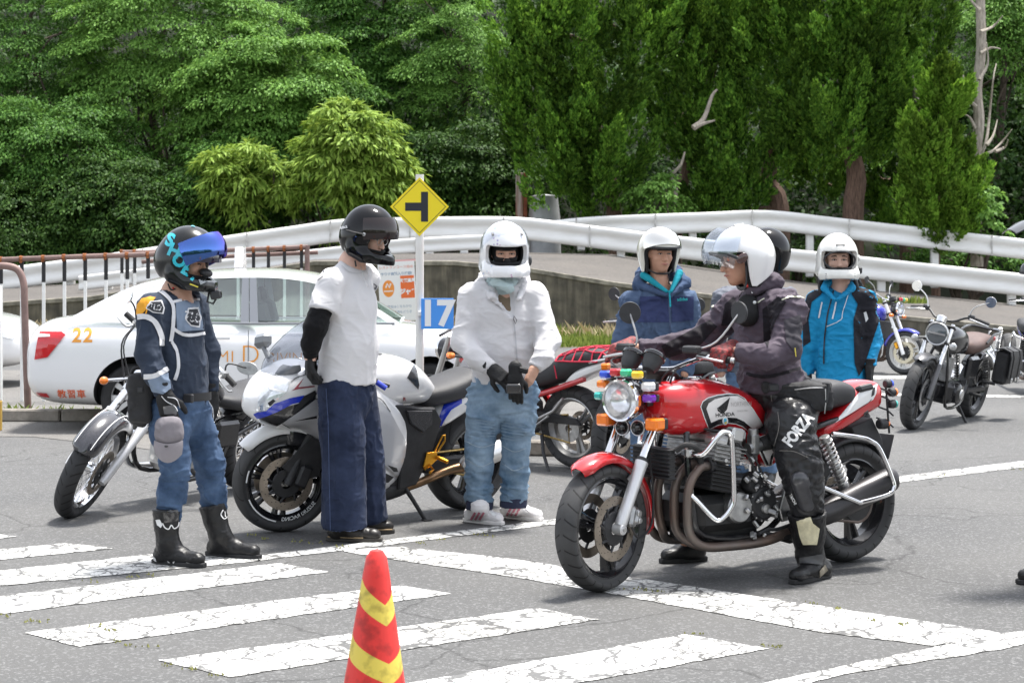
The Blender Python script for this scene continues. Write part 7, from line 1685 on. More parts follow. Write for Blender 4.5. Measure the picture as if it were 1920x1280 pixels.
def ell_patch(rad, az, el, n=(26, 14), th=.003, lift=0.0, piv=(0, 0, 0), cz=(0, 0, 0), taper=0.0):
 """shell patch of an ellipsoid in head axes, hinged up about the ears by lift"""
 rings = []; Ry = np.array(Matrix.Rotation(-lift, 3, 'Y')); piv = np.array(piv, float)
 for i in range(n[1]+1):
  t = i/n[1]; e = el[0]+(el[1]-el[0])*t; row = []
  for j in range(n[0]+1):
   q = -1+2*j/n[0]; a = az*q*(1-taper*(1-t)*0); ee = e*(1-.0*abs(q))
   row.append(nv(math.cos(ee)*math.cos(a), math.cos(ee)*math.sin(a), math.sin(ee)))
  rings.append(row)
 A = np.array(rings); O = A*np.array(rad)+np.array(cz); I_ = A*(np.array(rad)-th)+np.array(cz)
 O = (O-piv)@Ry.T+piv; I_ = (I_-piv)@Ry.T+piv
 b = MB(); k = n[0]+1; m_ = n[1]+1
 V = np.concatenate([O.reshape(-1, 3), I_.reshape(-1, 3)]); N = k*m_; Fs = []
 for i in range(m_-1):
  for j in range(k-1):
   a = i*k+j; Fs += [(a, a+1, a+k+1, a+k), (N+a, N+a+k, N+a+k+1, N+a+1)]
 for j in range(k-1): Fs += [(j, N+j, N+j+1, j+1), ((m_-1)*k+j, (m_-1)*k+j+1, N+(m_-1)*k+j+1, N+(m_-1)*k+j)]
 for i in range(m_-1): Fs += [(i*k, (i+1)*k, N+(i+1)*k, N+i*k), (i*k+k-1, N+i*k+k-1, N+(i+1)*k+k-1, (i+1)*k+k-1)]
 return b.add(V, Fs)
def put(b, c, A, sc=1.0):
 M = Matrix(A.tolist()).to_4x4(); M = Matrix.Translation(Vector(c)) @ M @ Matrix.Scale(sc, 4); return b.xform(M)
def local_sdf(name, sd, h, m, parent, c, A, sc=1.0, it=1):
 V, Q = sd.mesh(h); V = relax(V, Q, it) if it else V; V = np.array(c)+(V*sc)@A.T
 return link(name, np_mesh(name, V, Q, True), m, parent)
def helmet_full(p, c, A, m, sc=1.0, port=(-.052, .058), chin=.155, rear=0.0, rad=(.155, .130, .150), name='helmet', lining=None, hgt=.092):
 """full-face shell with eye port and chin bar; returns the part"""
 sd = SDF(); sd.ell((0, 0, .018), rad, None, 0)
 sd.ell((-.02-rear, 0, -.035), (.125+rear*.5, .118, .105), None, .05)
 ch = [(-.01, .105, -.080), (.075, .092, -.092), (.125, .052, -.097), (chin-.018, 0, -.099), (.125, -.052, -.097), (.075, -.092, -.092), (-.01, -.105, -.080)]
 for i in range(6): sd.cone(ch[i], ch[i+1], .034, .034, .03, ((0, 0, 1), 1.15))
 sd.ell((.0, 0, .0), (.128, .104, .126), None, .01, '-'); sd.cone((0, 0, -.06), (.0, 0, -.26), .098, .105, .01, None, (False, False), '-'); sd.box((.065, 0, -.10), (.035, .035, .09), .03, None, .02, '-')
 sd.box((.165, 0, (port[0]+port[1])/2), (.085, hgt, (port[1]-port[0])/2-.018), .018, None, .006, '-'); sd.cut((0, 0, -.142), (0.18, 0, -1))
 sh = local_sdf(name, sd, .0055, m, p.t, c, A, sc)
 li = SDF(); li.ell((.0, 0, .0), (.130, .106, .128), None, 0); li.ell((.0, 0, -.0), (.112, .090, .112), None, 0, '-'); li.box((.16, 0, (port[0]+port[1])/2), (.10, hgt-.006, (port[1]-port[0])/2-.022), .012, None, .006, '-'); li.cone((0, 0, -.05), (.0, 0, -.26), .084, .09, .01, None, (False, False), '-'); li.cut((0, 0, -.125), (.1, 0, -1))
 local_sdf('lining', li, .006, lining or mat('helmet_lining', (.014, .014, .015), .9), sh, c, A, sc)
 return sh
def helmet_open(p, c, A, m, sc=1.0, rad=(.152, .132, .150), name='helmet', front=.040, side=-.115):
 sd = SDF(); sd.ell((-.005, 0, .018), rad, None, 0); sd.cone((-.02, 0, .0), (-.005, 0, side), .128, .112, .05, ((0, 1, 0), 1.02))
 sd.ell((0, 0, 0), (.128, .104, .126), None, .01, '-'); sd.cone((.0, 0, -.05), (.0, 0, -.30), .101, .104, .01, None, (False, False), '-')
 sd.box((.17, 0, front-.16), (.122, .16, .122), .035, None, .012, '-'); sd.cut((0, 0, side-.010), (.28, 0, -1)); sd.cut((-.09, 0, side+.02), (-.45, 0, -1))
 sh = local_sdf(name, sd, .0055, m, p.t, c, A, sc)
 li = SDF(); li.ell((0, 0, .0), (.131, .107, .129), None, 0); li.cone((-.005, 0, .0), (0, 0, side), .108, .098, .03); li.ell((.0, 0, 0), (.108, .086, .112), None, 0, '-'); li.cone((0, 0, .0), (.0, 0, -.30), .084, .082, .01, ((0, 1, 0), .95), (False, False), '-'); li.box((.17, 0, front-.17), (.118, .16, .125), .03, None, .01, '-'); li.cut((0, 0, side-.016), (.2, 0, -1))
 local_sdf('lining', li, .006, mat('helmet_lining', (.014, .014, .015), .9), sh, c, A, sc)
 return sh
def boot(p, name, heel, toe, shaft, m, sole=None, r_ank=.052, shaft_r=(.058, .066), h=.007, r_toe=.040):
 """heel, toe on the ground; shaft: points up the leg"""
 heel = np.array(heel, float); toe = np.array(toe, float); d = unit(toe-heel); L = np.linalg.norm(toe-heel); up = nv(0, 0, 1); sd = SDF()
 sd.cone(heel+d*.045+up*.045, heel+d*L*.55+up*.050, .042, .044, .02); sd.cone(heel+d*L*.5+up*.048, toe-d*.045+up*.040, .045, r_toe, .02, (up, .85)); sd.cone(heel+d*.06+up*.05, shaft[0], .045, r_ank, .03)
 sd.cone(heel+d*L*.45+up*.055, shaft[0], .040, r_ank*.95, .035)
 for i in range(len(shaft)-1): sd.cone(shaft[i], shaft[i+1], r_ank if i == 0 else shaft_r[0], shaft_r[0] if i < len(shaft)-2 else shaft_r[1], .02, None, (False, i == len(shaft)-2))
 sd.cut((heel+toe)/2+up*.012, -up, .6)
 b = sdf_obj(name, sd, h, m, p.t, 1, (.0022, .025, 5, (1, 1, 2.2)))
 s2 = np.cross(up, d); out = []
 for a, wl in ((-.004, .022), (.02, .036), (.35*L, .036), (.62*L, .046), (.85*L, .040), (L, .018)): out.append((a, wl))
 poly = [(a, -w_) for a, w_ in out]+[(a, w_) for a, w_ in out[::-1]]
 MB().prism(poly, Vector(heel)+Vector((0, 0, .013)), Vector(d), Vector(s2), .024, .004).build('sole', sole or M_RUB, b)
 return b
def stripes(p, name, polys, m, target, off=.003, step=8.0, bv=None): return pxdecal(name, poly_flat(polys), m, p.t if target is None else target, bv or bvh_of(target), p.I, off+.0015, step)
FO = lambda a, wl, seed, st=(1, 1, 1.7): [(a*1.25, wl, seed, st), (a*.55, wl*.5, seed+20, st)]
# ------------------------------------------------------------------ man in the blue riding jersey
def jersey_man():
 Y = 9.38; p = Person('man in navy and grey riding jersey with black and teal helmet holding a grey cap', gd(345, 1052)); L = p.L
 f = unit((.88, -.48, 0)); lf = unit((.48, .88, 0))
 hc = L(353, 487, 9.40); A = head_axes(R(-16), R(18))
 shR = L(284, 578, 9.22); shL = L(362, 573, 9.55); nk = L(330, 549, 9.40); ch = L(328, 600, 9.39); wa = L(338, 690, 9.38); hem = L(338, 742, 9.38)
 eR = L(277, 662, 9.16); wR = L(309, 738, 9.12); eL = L(388, 655, 9.62); wL = L(394, 735, 9.58)
 kR = L(330, 875, 9.26); aR = L(314, 985, 9.29); kL = L(393, 868, 9.48); aL = L(403, 972, 9.52); hR = L(316, 765, 9.30); hL = L(356, 765, 9.46)
 sd = SDF(); head_sdf(sd, hc, A, nk)
 sd.cone(nk, ch, .06, .10, .05); sd.cone(nk-nv(0,0,.06), nk-nv(0,0,.02), .10, .07, .04); sd.cone(ch, hem, .11, .11, .04); sd.cone(shR, shL, .05, .05, .04);
 for a, b_, c_ in ((shR, eR, wR), (shL, eL, wL)): sd.cone(a, b_, .045, .036, .02); sd.cone(b_, c_, .036, .026, .02)
 for a, b_, c_ in ((hR, kR, aR), (hL, kL, aL)): sd.cone(a, b_, .07, .05, .04); sd.cone(b_, c_, .045, .035, .02)
 sdf_obj('body', sd, .0075, M_SKIN, p.t, 1)
 face_parts(p, hc, A, squint=.55, mouth=False)
 M_J = cloth_mat('jersey_navy', (.030, .040, .062), .7, var=.12); M_JW = mat('jersey_white', (.62, .62, .64), .75); M_JG = mat('jersey_grey_blue', (.17, .22, .30), .75, var=.1, vscale=14); M_JO = mat('jersey_orange', (.72, .33, .02), .7); M_JK = mat('jersey_black', (.018, .02, .026), .7)
 neckcut = [(nk+nv(.01, 0, -.020), unit((.30, -.10, 1)), .105)]
 j = p.garment('jersey', [[(nk-nv(0, 0, .02), .082, .85), (ch, .168, .70), (wa, .155, .74), (hem, .165, .78)], [(shR, .068), (nk-nv(0, 0, .05), .075)], [(shL, .068), (nk-nv(0, 0, .05), .075)],
  ([(shR, .072), (eR, .062), (L(291, 700, 9.13), .056), (wR, .043)], {'c1': True}), ([(shL, .070), (eL, .062), (wL, .042)], {'c1': True})], M_J, f=f, folds=FO(.0065, .085, 3, (1.3, 1.3, 1.0)), cuts=neckcut+[(hem+nv(0, 0, -.025), (0, 0, -1), .3)])
 bj = bvh_of(j)
 S = lambda n, P, m, o_=.003: stripes(p, n, P, m, j, o_, 7, bj)
 S('grey_chest', [(329, 566), (372, 562), (382, 618), (332, 622)], M_JG)
 S('white_bars', stroke([(284, 545), (300, 546), (318, 562), (325, 580), (324, 615), (320, 640)], 7)+stroke([(356, 548), (364, 566)], 6, sub=1)+stroke([(320, 567), (345, 562), (374, 562)], 5)+stroke([(322, 614), (342, 626), (360, 628), (384, 624)], 6)+stroke([(322, 640), (332, 660), (334, 690), (328, 712)], 6), M_JW, .0045)
 S('sleeve_white', stroke([(258, 594), (276, 594), (292, 606), (302, 630), (304, 648)], 10), M_JW, .0045); S('sleeve_white', stroke([(270, 706), (290, 704), (316, 690)], 9), M_JW, .0045)
 S('sleeve_orange', [[(256, 590), (257, 572), (266, 560), (282, 556), (292, 558), (278, 562), (270, 572), (268, 588)]]+stroke([(273, 568), (276, 578), (274, 588)], 2.5), M_JO, .004)
 S('forearm_panel', [(277, 712), (316, 698), (320, 728), (306, 738), (286, 734)], M_JG, .004)
 shield = lambda cx, cy, w_, h_: [(cx-w_*.30, cy-h_*.45), (cx+w_*.35, cy-h_*.5), (cx+w_*.5, cy+h_*.05), (cx+w_*.42, cy+h_*.5), (cx-w_*.15, cy+h_*.42), (cx-w_*.5, cy+h_*.1)]
 for cx, cy, w_, h_ in ((291, 576, 34, 25), (361, 595, 30, 38)):
  S('shield_white', shield(cx, cy, w_, h_), M_JW, .0055); S('shield_black', shield(cx, cy, w_*.84, h_*.84), M_JK, .007)
  pxdecal('shield_letters', pxtext('TLD', cx, cy+h_*.02, h_*.62, R(12), .02, .75), M_JW, j, bj, p.I, .0085, 30)
 S('collar', stroke([(300, 534), (318, 548), (340, 551), (352, 540)], 5), M_JK, .004)
 # jeans
 M_D = cloth_mat('denim_blue', (.036, .068, .135), .85, var=.35, vscale=7, col2=(.080, .130, .225), weave=500)
 p.garment('jeans', [[(hem+nv(0, 0, .03), .150, .82), (L(336, 765, 9.38), .158, .85)], ([(hR, .105), (L(318, 810, 9.28), .098), (kR, .073), (L(322, 930, 9.28), .066), (aR, .055)], {'c1': True}), ([(hL, .105), (L(370, 815, 9.47), .098), (kL, .076), (L(400, 925, 9.5), .068), (aL, .055)], {'c1': True})], M_D, f=f, folds=FO(.006, .07, 9, (.8, .8, 1.7)), cuts=[(hem+nv(0, 0, -.008), (0, 0, 1), .4)], k=.03)
 b_ = MB().rings([[Vector(hem+nv(math.cos(a)*.160*1.0, math.sin(a)*.140, dz)) for a in np.arange(28)*2*PI/28] for dz in (-.020, .022)], cap=(False, False))
 p_b = b_.build('belt', mat('belt_webbing', (.025, .025, .027), .7), p.t); MB().box(Vector(hem+f*.150+nv(-.06, -.09, .0)), (.07, .02, .045), rot=(0, 0, R(-40)), bev=.006).build('buckle', M_PLAS, p_b)
 # boots
 bR = boot(p, 'boot', np.array(gd(290, 1055))-p.o, np.array(gd(384, 1064))-p.o, [L(315, 1015, 9.26), L(312, 985, 9.26), L(312, 953, 9.26)], M_LEATH, shaft_r=(.060, .072))
 bL = boot(p, 'boot', np.array(gd(390, 1040))-p.o, np.array(gd(488, 1048))-p.o, [L(412, 1000, 9.5), L(404, 975, 9.5), L(398, 945, 9.5)], M_LEATH, shaft_r=(.060, .074))
 M_BW = mat('boot_white_print', (.66, .66, .66), .4)
 for b_, ox, oy in ((bR, 0, 0), (bL, 100, -20)):
  bv = bvh_of(b_)
  if b_ is bR:
   stripes(p, 'shin_emblem', stroke([(305, 980), (309, 988), (316, 991), (321, 984), (326, 990), (333, 986), (335, 978)], 2.2)+[[(292, 974), (300, 973), (305, 983), (302, 989), (295, 984)]], M_BW, b_, .003, 8, bv); [stripes(p, 'toe_print', q_, M_BW, b_, .003, 8, bv) for q_ in ([(314, 1050), (320, 1054), (328, 1051), (325, 1058), (317, 1058)], [(338, 1059), (350, 1053), (358, 1055), (346, 1060)], [(288, 1042), (292, 1046), (296, 1058), (290, 1056)])]; stripes(p, 'shin_plate', [(306, 960), (334, 952), (334, 976), (308, 980)], M_BLK, b_, .002, 8, bv)
  else: stripes(p, 'shin_emblem', stroke([(418, 955), (414, 964), (420, 972), (426, 966), (424, 956)], 2.0)+stroke([(421, 958), (422, 968)], 1.5, sub=1), M_BW, b_, .003, 8, bv)
 # gloves and cap
 g1 = hand(p, 'glove', wR+nv(.0, 0, -.004), unit((.22, -.05, -1)), unit((-.15, -1, 0)), 1, M_GLOVE, curl=(20, 25, 20), thumb=30, sc=1.12, fat=1.25, cuff=nv(-.015, .0, .06))
 gb_ = bvh_of(g1); stripes(p, 'glove_piping', stroke([(303, 742), (312, 752), (328, 762), (336, 780)], 1.6)+stroke([(314, 744), (330, 748), (338, 764)], 1.6)+stroke([(308, 782), (318, 790), (330, 790), (336, 784)], 2), M_JW, g1, .002, 8, gb_); stripes(p, 'knuckle_guard', [(306, 762), (324, 758), (332, 772), (330, 778), (308, 776)], mat('carbon_guard', (.10, .10, .105), .25, coat=1.0), g1, .003, 8, gb_)
 g2 = hand(p, 'glove', wL, unit((.05, .0, -1)), unit((.7, -.7, 0)), 1, M_GLOVE, curl=(25, 25, 20), sc=1.08, fat=1.2, cuff=nv(0, 0, .05)); stripes(p, 'glove_piping', stroke([(388, 748), (398, 765), (400, 785)], 2), M_JW, g2, .002, 8)
 cap = Person('grey fabric cap held in the gloved hand of the jersey man', (0, 0, 0)); cap.t.name = 'cap'; cap.t['category'] = 'cap'
 c0 = np.array(at(318, 815, 9.07)); cap.t.location = c0; cap.o = c0; M_CAP = cloth_mat('cap_grey', (.20, .185, .20), .9, var=.1)
 sd = SDF(); sd.ell((0, .0, .01), (.074, .046, .072), None, 0); sd.cone((-.03, .0, .05), (.03, 0, .06), .035, .03, .03); sd.ell((0, .01, .03), (.072, .054, .09), None, .004, '-') if False else None; sd.cut((0, 0, -.055), (0, .2, -1))
 sdf_obj('crown', sd, .006, M_CAP, cap.t, 1, (.006, .05, 8, (1, 1, 1)))
 br = []
 for i in range(9):
  t = -1+2*i/8; br.append([Vector((t*.072, -.026-.022*(1-t*t), -.025-.015*(1-t*t))), Vector((t*.074, -.036-.022*(1-t*t), -.055-.022*(1-t*t))), Vector((t*.066, -.030-.018*(1-t*t), -.095-.040*(1-t*t))), Vector((t*.066, -.024-.018*(1-t*t), -.095-.040*(1-t*t))), Vector((t*.070, -.020-.022*(1-t*t), -.025-.015*(1-t*t)))])
 MB().rings(br).build('brim', mat('cap_brim', (.24, .22, .235), .9, var=.08, bump=.2, bscale=300), cap.t); MB().ell((-.005, -.062, -.05), (.010, .004, .006)).build('logo', M_PLAS, cap.t)
 # waist pouch
 bp_ = Person('black nylon hip pouch strapped to the jersey man at his side', (0, 0, 0)); c1 = np.array(at(266, 745, 9.26)); bp_.t.location = c1; bp_.t.name = 'hip_pouch'; bp_.t['category'] = 'pouch'
 M_NY = mat('black_nylon', (.022, .022, .024), .75, var=.2, vscale=18, bump=.3, bscale=60)
 sd = SDF(); sd.box((0, 0, .0), (.035, .06, .10), .025, None, 0); sd.cone((-.03, 0, .06), (-.01, 0, -.12), .05, .035, .03); sdf_obj('pouch', sd, .007, M_NY, bp_.t, 1, (.004, .05, 4, (1, 1, 1)))
 MB().box((.02, -.075, .02), (.02, .012, .19), rot=(0, R(8), 0), bev=.004).build('strap', M_NY, bp_.t); MB().box((.01, -.086, .045), (.03, .012, .03), bev=.004).build('buckle', M_PLAS, bp_.t); MB().tube([(-.055, -.02, .10), (-.03, -.04, .15), (.03, -.03, .15)], .010, 8, smooth=4).build('belt_loop', M_NY, bp_.t)
 # helmet
 M_H = mat('helmet_black', (.008, .009, .010), .22, spec=.35, coat=.3, var=.5, vscale=14)
 h = helmet_full(p, hc, A, M_H, 1.06, rear=.012, hgt=.125, port=(-.060, .058)); bh = bvh_of(h); M_TE = mat('helmet_teal', (.015, .42, .52), .35, coat=.6, var=.12, vscale=25)
 w0 = [('S', 319, 451, R(28)), ('H', 327, 471, R(31)), ('O', 336, 489, R(38)), ('E', 350, 505, R(40)), ('I', 365, 516, R(44))]
 for ch_, x, y, r_ in w0: pxdecal('helmet_lettering', pxtext(ch_, x, y, 33, r_+R(-8), .05, .95), M_TE, h, bh, p.I, .003, 6)
 stripes(p, 'teal_crown', [(340, 420), (356, 417), (374, 419), (382, 424), (366, 426), (350, 424)], M_TE, h, .003, 6, bh); stripes(p, 'grey_print', [(372, 525), (384, 522), (388, 528), (376, 534)], mat('helmet_grey_print', (.3, .32, .33), .4), h, .003, 6, bh); stripes(p, 'yellow_label', [(356, 531), (372, 537), (371, 539), (355, 533)], mat('label_yellow', (.7, .6, .08), .4), h, .003, 6, bh)
 m = bpy.data.materials.new('blue_mirror_visor'); m.use_nodes = True; nt = m.node_tree; nt.nodes.clear(); ou = _n(nt, 'ShaderNodeOutputMaterial'); tr = _n(nt, 'ShaderNodeBsdfTransparent'); tr.inputs[0].default_value = (.34, .36, .62, 1); b = _n(nt, 'ShaderNodeBsdfGlossy'); b.inputs['Roughness'].default_value = .08; mx = _n(nt, 'ShaderNodeMixShader'); mx.inputs[0].default_value = .5
 lw = _n(nt, 'ShaderNodeLayerWeight'); lw.inputs[0].default_value = .45; rp = _n(nt, 'ShaderNodeValToRGB'); e = rp.color_ramp.elements; e[0].color = (.16, .34, .85, 1); e[1].color = (.72, .42, .90, 1); e.new(.5).color = (.24, .26, .85, 1); nt.links.new(lw.outputs['Facing'], rp.inputs[0]); nt.links.new(rp.outputs[0], b.inputs['Color'])
 nt.links.new(tr.outputs[0], mx.inputs[1]); nt.links.new(b.outputs[0], mx.inputs[2]); nt.links.new(mx.outputs[0], ou.inputs[0])
 put(ell_patch((.192, .138, .150), R(84), (R(-24), R(22)), lift=R(40), piv=(-.01, 0, .02), cz=(.002, 0, .012)), hc, A, 1.06).build('visor', m, h)
 put(ell_patch((.152, .124, .138), R(76), (R(-8), R(30)), lift=R(16), piv=(-.01, 0, .02), cz=(.010, 0, .008)), hc, A, 1.06).build('sun_visor', mat('smoke_visor', (.012, .010, .03), .1, coat=1.0), h)
 P_ = lambda x, y, z: Vector(hc+A@nv(x, y, z))
 MB().lathe([(0, .006), (.016, .005), (.018, -.01)], P_(.0, -.137, .016), Vector(A@nv(0, -1, 0)), 16).build('visor_pivot', M_PLAS, h); MB().ell(P_(.125, -.02, -.030), (.035, .04, .022), Matrix(A.tolist())).build('breath_guard', M_BLKM, h)
 MB().tube([P_(-.02, -.11, -.135), P_(.0, -.10, -.16), P_(.02, -.09, -.15)], .004, 6, smooth=3).build('chin_strap', M_PLAS, h); MB().tube([P_(.01, -.108, -.145), P_(.018, -.106, -.150)], .005, 6).build('strap_tab', lens('tail_red', (.45, .01, .015)), h)
 ca = Person('small black action camera on a bracket under the teal lettered helmet', (0, 0, 0)); c2 = np.array(at(405, 553, 9.36)); ca.t.location = c2; ca.t.name = 'action_camera'; ca.t['category'] = 'camera'
 MB().box((.0, 0, .0), (.055, .045, .042), rot=(0, R(-12), 0), bev=.006).build('camera_body', M_PLAS, ca.t); MB().lathe([(0, .004), (.012, .003), (.013, -.006)], (.028, -.005, .008), (1, 0, .2), 14).build('camera_lens', M_BLK, ca.t); MB().tube([(-.035, 0, .02), (-.045, 0, -.035), (-.015, 0, -.045), (.0, 0, -.02)], .006, 7).tube([(-.045, 0, .035), (-.035, 0, .01)], .008, 7).build('bracket', M_PLAS, ca.t)
jersey_man()
# ------------------------------------------------------------------ man in white T-shirt and wide jeans
def body_core(p, hc, A, nk, ch, hem, shs, arms, legs, m, hands=(), sc=1.0, h=.0075):
 sd = SDF(); head_sdf(sd, hc, A, nk, sc); sd.cone(nk-nv(0, 0, .06), nk-nv(0, 0, .015), .074, .060, .03); sd.cone(nk, ch, .06, .10, .05); sd.cone(ch, hem, .11, .11, .04); sd.cone(shs[0], shs[1], .05, .05, .04)
 for a in arms:
  for i in range(len(a)-1): sd.cone(a[i], a[i+1], .044-.008*i, .036-.008*i, .02)
 for a in legs:
  for i in range(len(a)-1): sd.cone(a[i], a[i+1], .068-.02*i, .05-.015*i, .04)
 for hd in hands: hand_sdf(sd, *hd[0], **hd[1])
 return sdf_obj('body', sd, h, m, p.t, 1)
def tshirt_man():
 p = Person('man in white T-shirt and wide dark jeans with glossy black helmet, hands behind his back', gd(665, 1005)); L = p.L
 f = unit((.90, -.43, 0)); hc = L(690, 442, 10.14); A = head_axes(R(-26), R(18))
 nk = L(660, 492, 10.17); ch = L(655, 570, 10.16); be = L(655, 650, 10.15); hem = L(648, 722, 10.15); shR = L(622, 532, 10.00); shL = L(686, 522, 10.34)
 eR = L(592, 610, 9.93); wR = L(582, 668, 9.98); eL = L(610, 620, 10.5); wL = L(585, 670, 10.15); hR = L(636, 735, 10.07); hL = L(668, 735, 10.24); kR = L(645, 860, 10.05); kL = L(684, 855, 10.30); aR = L(652, 985, 10.06); aL = L(690, 975, 10.33)
 body_core(p, hc, A, nk, ch, hem, (shR, shL), ((shR, eR, wR), (shL, eL, wL)), ((hR, kR, aR), (hL, kL, aL)), M_SKINF)
 face_parts(p, hc, A, squint=.6)
 P_ = lambda x, y, z: Vector(hc+A@nv(x, y, z)); gf = MB()
 for y in (.033, -.033): gf.tube([P_(.100, y+.024*math.cos(a), -.004+.019*math.sin(a)) for a in np.arange(18)*2*PI/18], .0016, 5, closed=True)
 gf.tube([P_(.100, .010, 0), P_(.104, 0, .002), P_(.100, -.010, 0)], .0014, 5).tube([P_(.100, .056, .0), P_(.02, .083, .005)], .0014, 5).tube([P_(.100, -.056, .0), P_(.02, -.083, .005)], .0014, 5)
 gl = gf.build('glasses', M_ALU, None); gl.location = p.o; tag(gl, 'thin metal glasses worn inside the glossy black helmet', 'glasses')
 M_T = cloth_mat('tshirt_white', (.62, .61, .62), .9, var=.04, bump=.12)
 t = p.garment('tshirt', [[(nk-nv(0, 0, .035), .085, .85), (ch, .178, .76), (be, .185, .84), (hem, .186, .84)], [(shR, .074), (nk-nv(0, 0, .06), .075)], [(shL, .074), (nk-nv(0, 0, .06), .075)], ([(shR, .080), (L(606, 585, 9.95), .084)], {'c1': True}), ([(shL, .078), (L(655, 590, 10.45), .08)], {'c1': True})], M_T, f=f, folds=[(.0075, .15, 31, (1.1, 1.1, .55)), (.0022, .06, 33, (1.0, 1.0, .8))], cuts=[(nk+nv(.012, -.01, -.012), unit((.42, -.18, 1)), .105), (hem+nv(0, 0, .012), unit((-.06, 0, -1)), .35)])
 bt_ = bvh_of(t); M_PR = mat('shirt_print', (.10, .10, .11), .7)
 stripes(p, 'sleeve_print', stroke([(592, 522), (600, 512), (608, 508)], 3.5)+stroke([(596, 526), (606, 518)], 1.5, sub=1)+stroke([(590, 514), (604, 506)], 1.5, sub=1), M_PR, t, .003, 7, bt_)
 stripes(p, 'chest_print', stroke([(703, 538), (711, 548), (717, 556)], 7)+stroke([(700, 532), (709, 538)], 2, sub=1), M_PR, t, .003, 7, bt_); stripes(p, 'collar_rib', stroke([(640, 498), (655, 510), (675, 512), (690, 502)], 1.2), mat('collar_grey', (.5, .5, .51), .9), t, .003, 7, bt_)  # collar rib drawn as a thin line, greyer than the shirt
 MB().tube([Vector(L(676, 500, 10.05)), Vector(L(684, 525, 9.96)), Vector(L(690, 538, 9.93)), Vector(L(692, 525, 9.95)), Vector(L(690, 505, 10.0))], .0016, 5, smooth=4).build('necklace', M_ALUD, p.t)
 M_SL = cloth_mat('arm_sleeve_black', (.008, .008, .009), .75, var=.1)
 p.garment('arm_sleeve', [([(L(606, 570, 9.95), .062), (L(592, 612, 9.93), .062), (L(583, 645, 9.95), .050), (wR, .038)], {'c1': True})], M_SL, h=.008, folds=FO(.003, .05, 6))
 p.garment('arm_sleeve', [([(L(650, 570, 10.45), .058), (eL, .052), (wL, .036)], {'c1': True})], M_SL, h=.009)
 hand(p, 'glove', wR+nv(-.004, .0, -.022), unit((-.05, .25, -1)), unit((-1, -.25, 0)), 1, M_GLOVE, curl=(35, 45, 30), sc=1.0, fat=1.2); hand(p, 'glove', wL+nv(0, -.02, -.01), unit((-.1, -.2, -1)), unit((-1, .3, 0)), -1, M_GLOVE, curl=(35, 45, 30), sc=1.0, fat=1.2)
 MB().tube([Vector(wR+nv(0, 0, -.0)), Vector(wR+nv(-.002, .0, -.022))], .031, 12).build('wrist', M_SKINF, p.t)
 M_D = cloth_mat('denim_dark', (.014, .021, .046), .9, var=.3, vscale=5, col2=(.034, .046, .088), weave=500)
 j = p.garment('wide_jeans', [[(hem+nv(0, 0, .05), .155, .85), (L(650, 745, 10.15), .165, .88)], ([(hR, .118), (L(640, 800, 10.06), .126), (kR, .120), (L(646, 930, 10.05), .122), (L(646, 990, 10.05), .124)], {'c1': True}), ([(hL, .112), (kL, .112), (L(694, 976, 10.33), .098)], {'c1': True})], M_D, f=f, folds=[(.011, .12, 41, (1.5, 1.5, .5)), (.005, .05, 43, (1.2, 1.2, 1.0))], k=.012)
 stripes(p, 'side_seam', stroke([(612, 728), (616, 800), (618, 900), (620, 994)], 1.2), mat('denim_seam', (.06, .085, .17), .9), j, .003, 9); stripes(p, 'hem_seam', stroke([(604, 992), (640, 996), (688, 990)], 1.5), mat('denim_seam', (.06, .085, .17), .9), j, .003, 9)
 M_BO = mat('boot_leather_brown_black', (.020, .018, .017), .4, var=.3, vscale=20, spec=.4)
 for hl, to, sh in (((614, 1013), (716, 1016), (645, 978, 10.04)), ((664, 1000), (740, 999), (695, 960, 10.34))):
  b_ = boot(p, 'boot', np.array(gd(*hl))-p.o, np.array(gd(*to))-p.o, [L(*sh), L(sh[0]-2, sh[1]-14, sh[2])], M_BO, r_ank=.05, shaft_r=(.052, .054), sole=mat('lug_sole', (.05, .045, .04), .8)); d = unit(np.array(gd(*to))-np.array(gd(*hl)))
  MB().tube([Vector(np.array(gd(*hl))-p.o+d*t_*.27+np.cross(nv(0, 0, 1), d)*-.042*w_+nv(0, 0, .027)) for t_, w_ in ((.04, .7), (.3, .92), (.62, 1.08), (.8, .95))], .0045, 6, smooth=3).build('welt', mat('welt_tan', (.30, .22, .13), .8), b_)
 M_H = mat('helmet_piano_black', (.004, .004, .005), .08, spec=.4)
 h = helmet_full(p, hc, A, M_H, 1.04, chin=.175, port=(-.060, .060), rad=(.152, .130, .152), hgt=.088)
 put(ell_patch((.162, .136, .150), R(78), (R(-16), R(30)), lift=R(20), piv=(-.01, 0, .02), cz=(.006, 0, .014)), hc, A, 1.04).build('visor', mat('bubble_visor', (.02, .014, .014), .05, spec=.6), h)
 put(MB().tube([(math.cos(a)*.158+.006, math.sin(a)*.134, -.028+.10*0) for a in np.linspace(R(-70), R(70), 20)], .004, 6), hc, A, 1.04).build('visor_edge', M_PLAS, h) if False else None
 bh = bvh_of(h)
 for k in range(4): put(MB().box((.150-.022*abs(k), -.020-.013*k, -.098), (.03, .005, .034), rot=(0, 0, R(-18*k)), bev=.001), hc, A, 1.04).build('vent_slot', M_ALUD, h)
 put(MB().tube([(-.06, -.128, .010), (.0, -.137, .016), (.05, -.131, .022)], .013, 8, squash=.4), hc, A, 1.04).build('visor_strap', M_LEATH, h); put(MB().lathe([(0, .005), (.009, .004), (.010, 0)], (.05, -.132, .022), (0, -1, 0), 14), hc, A, 1.04).build('snap', M_ALU, h)
 pxdecal('strap_lettering', pxtext('BUBBLE', 643, 428, 6, R(-14), .02), M_PW, h, bh, p.I, .012, 30)
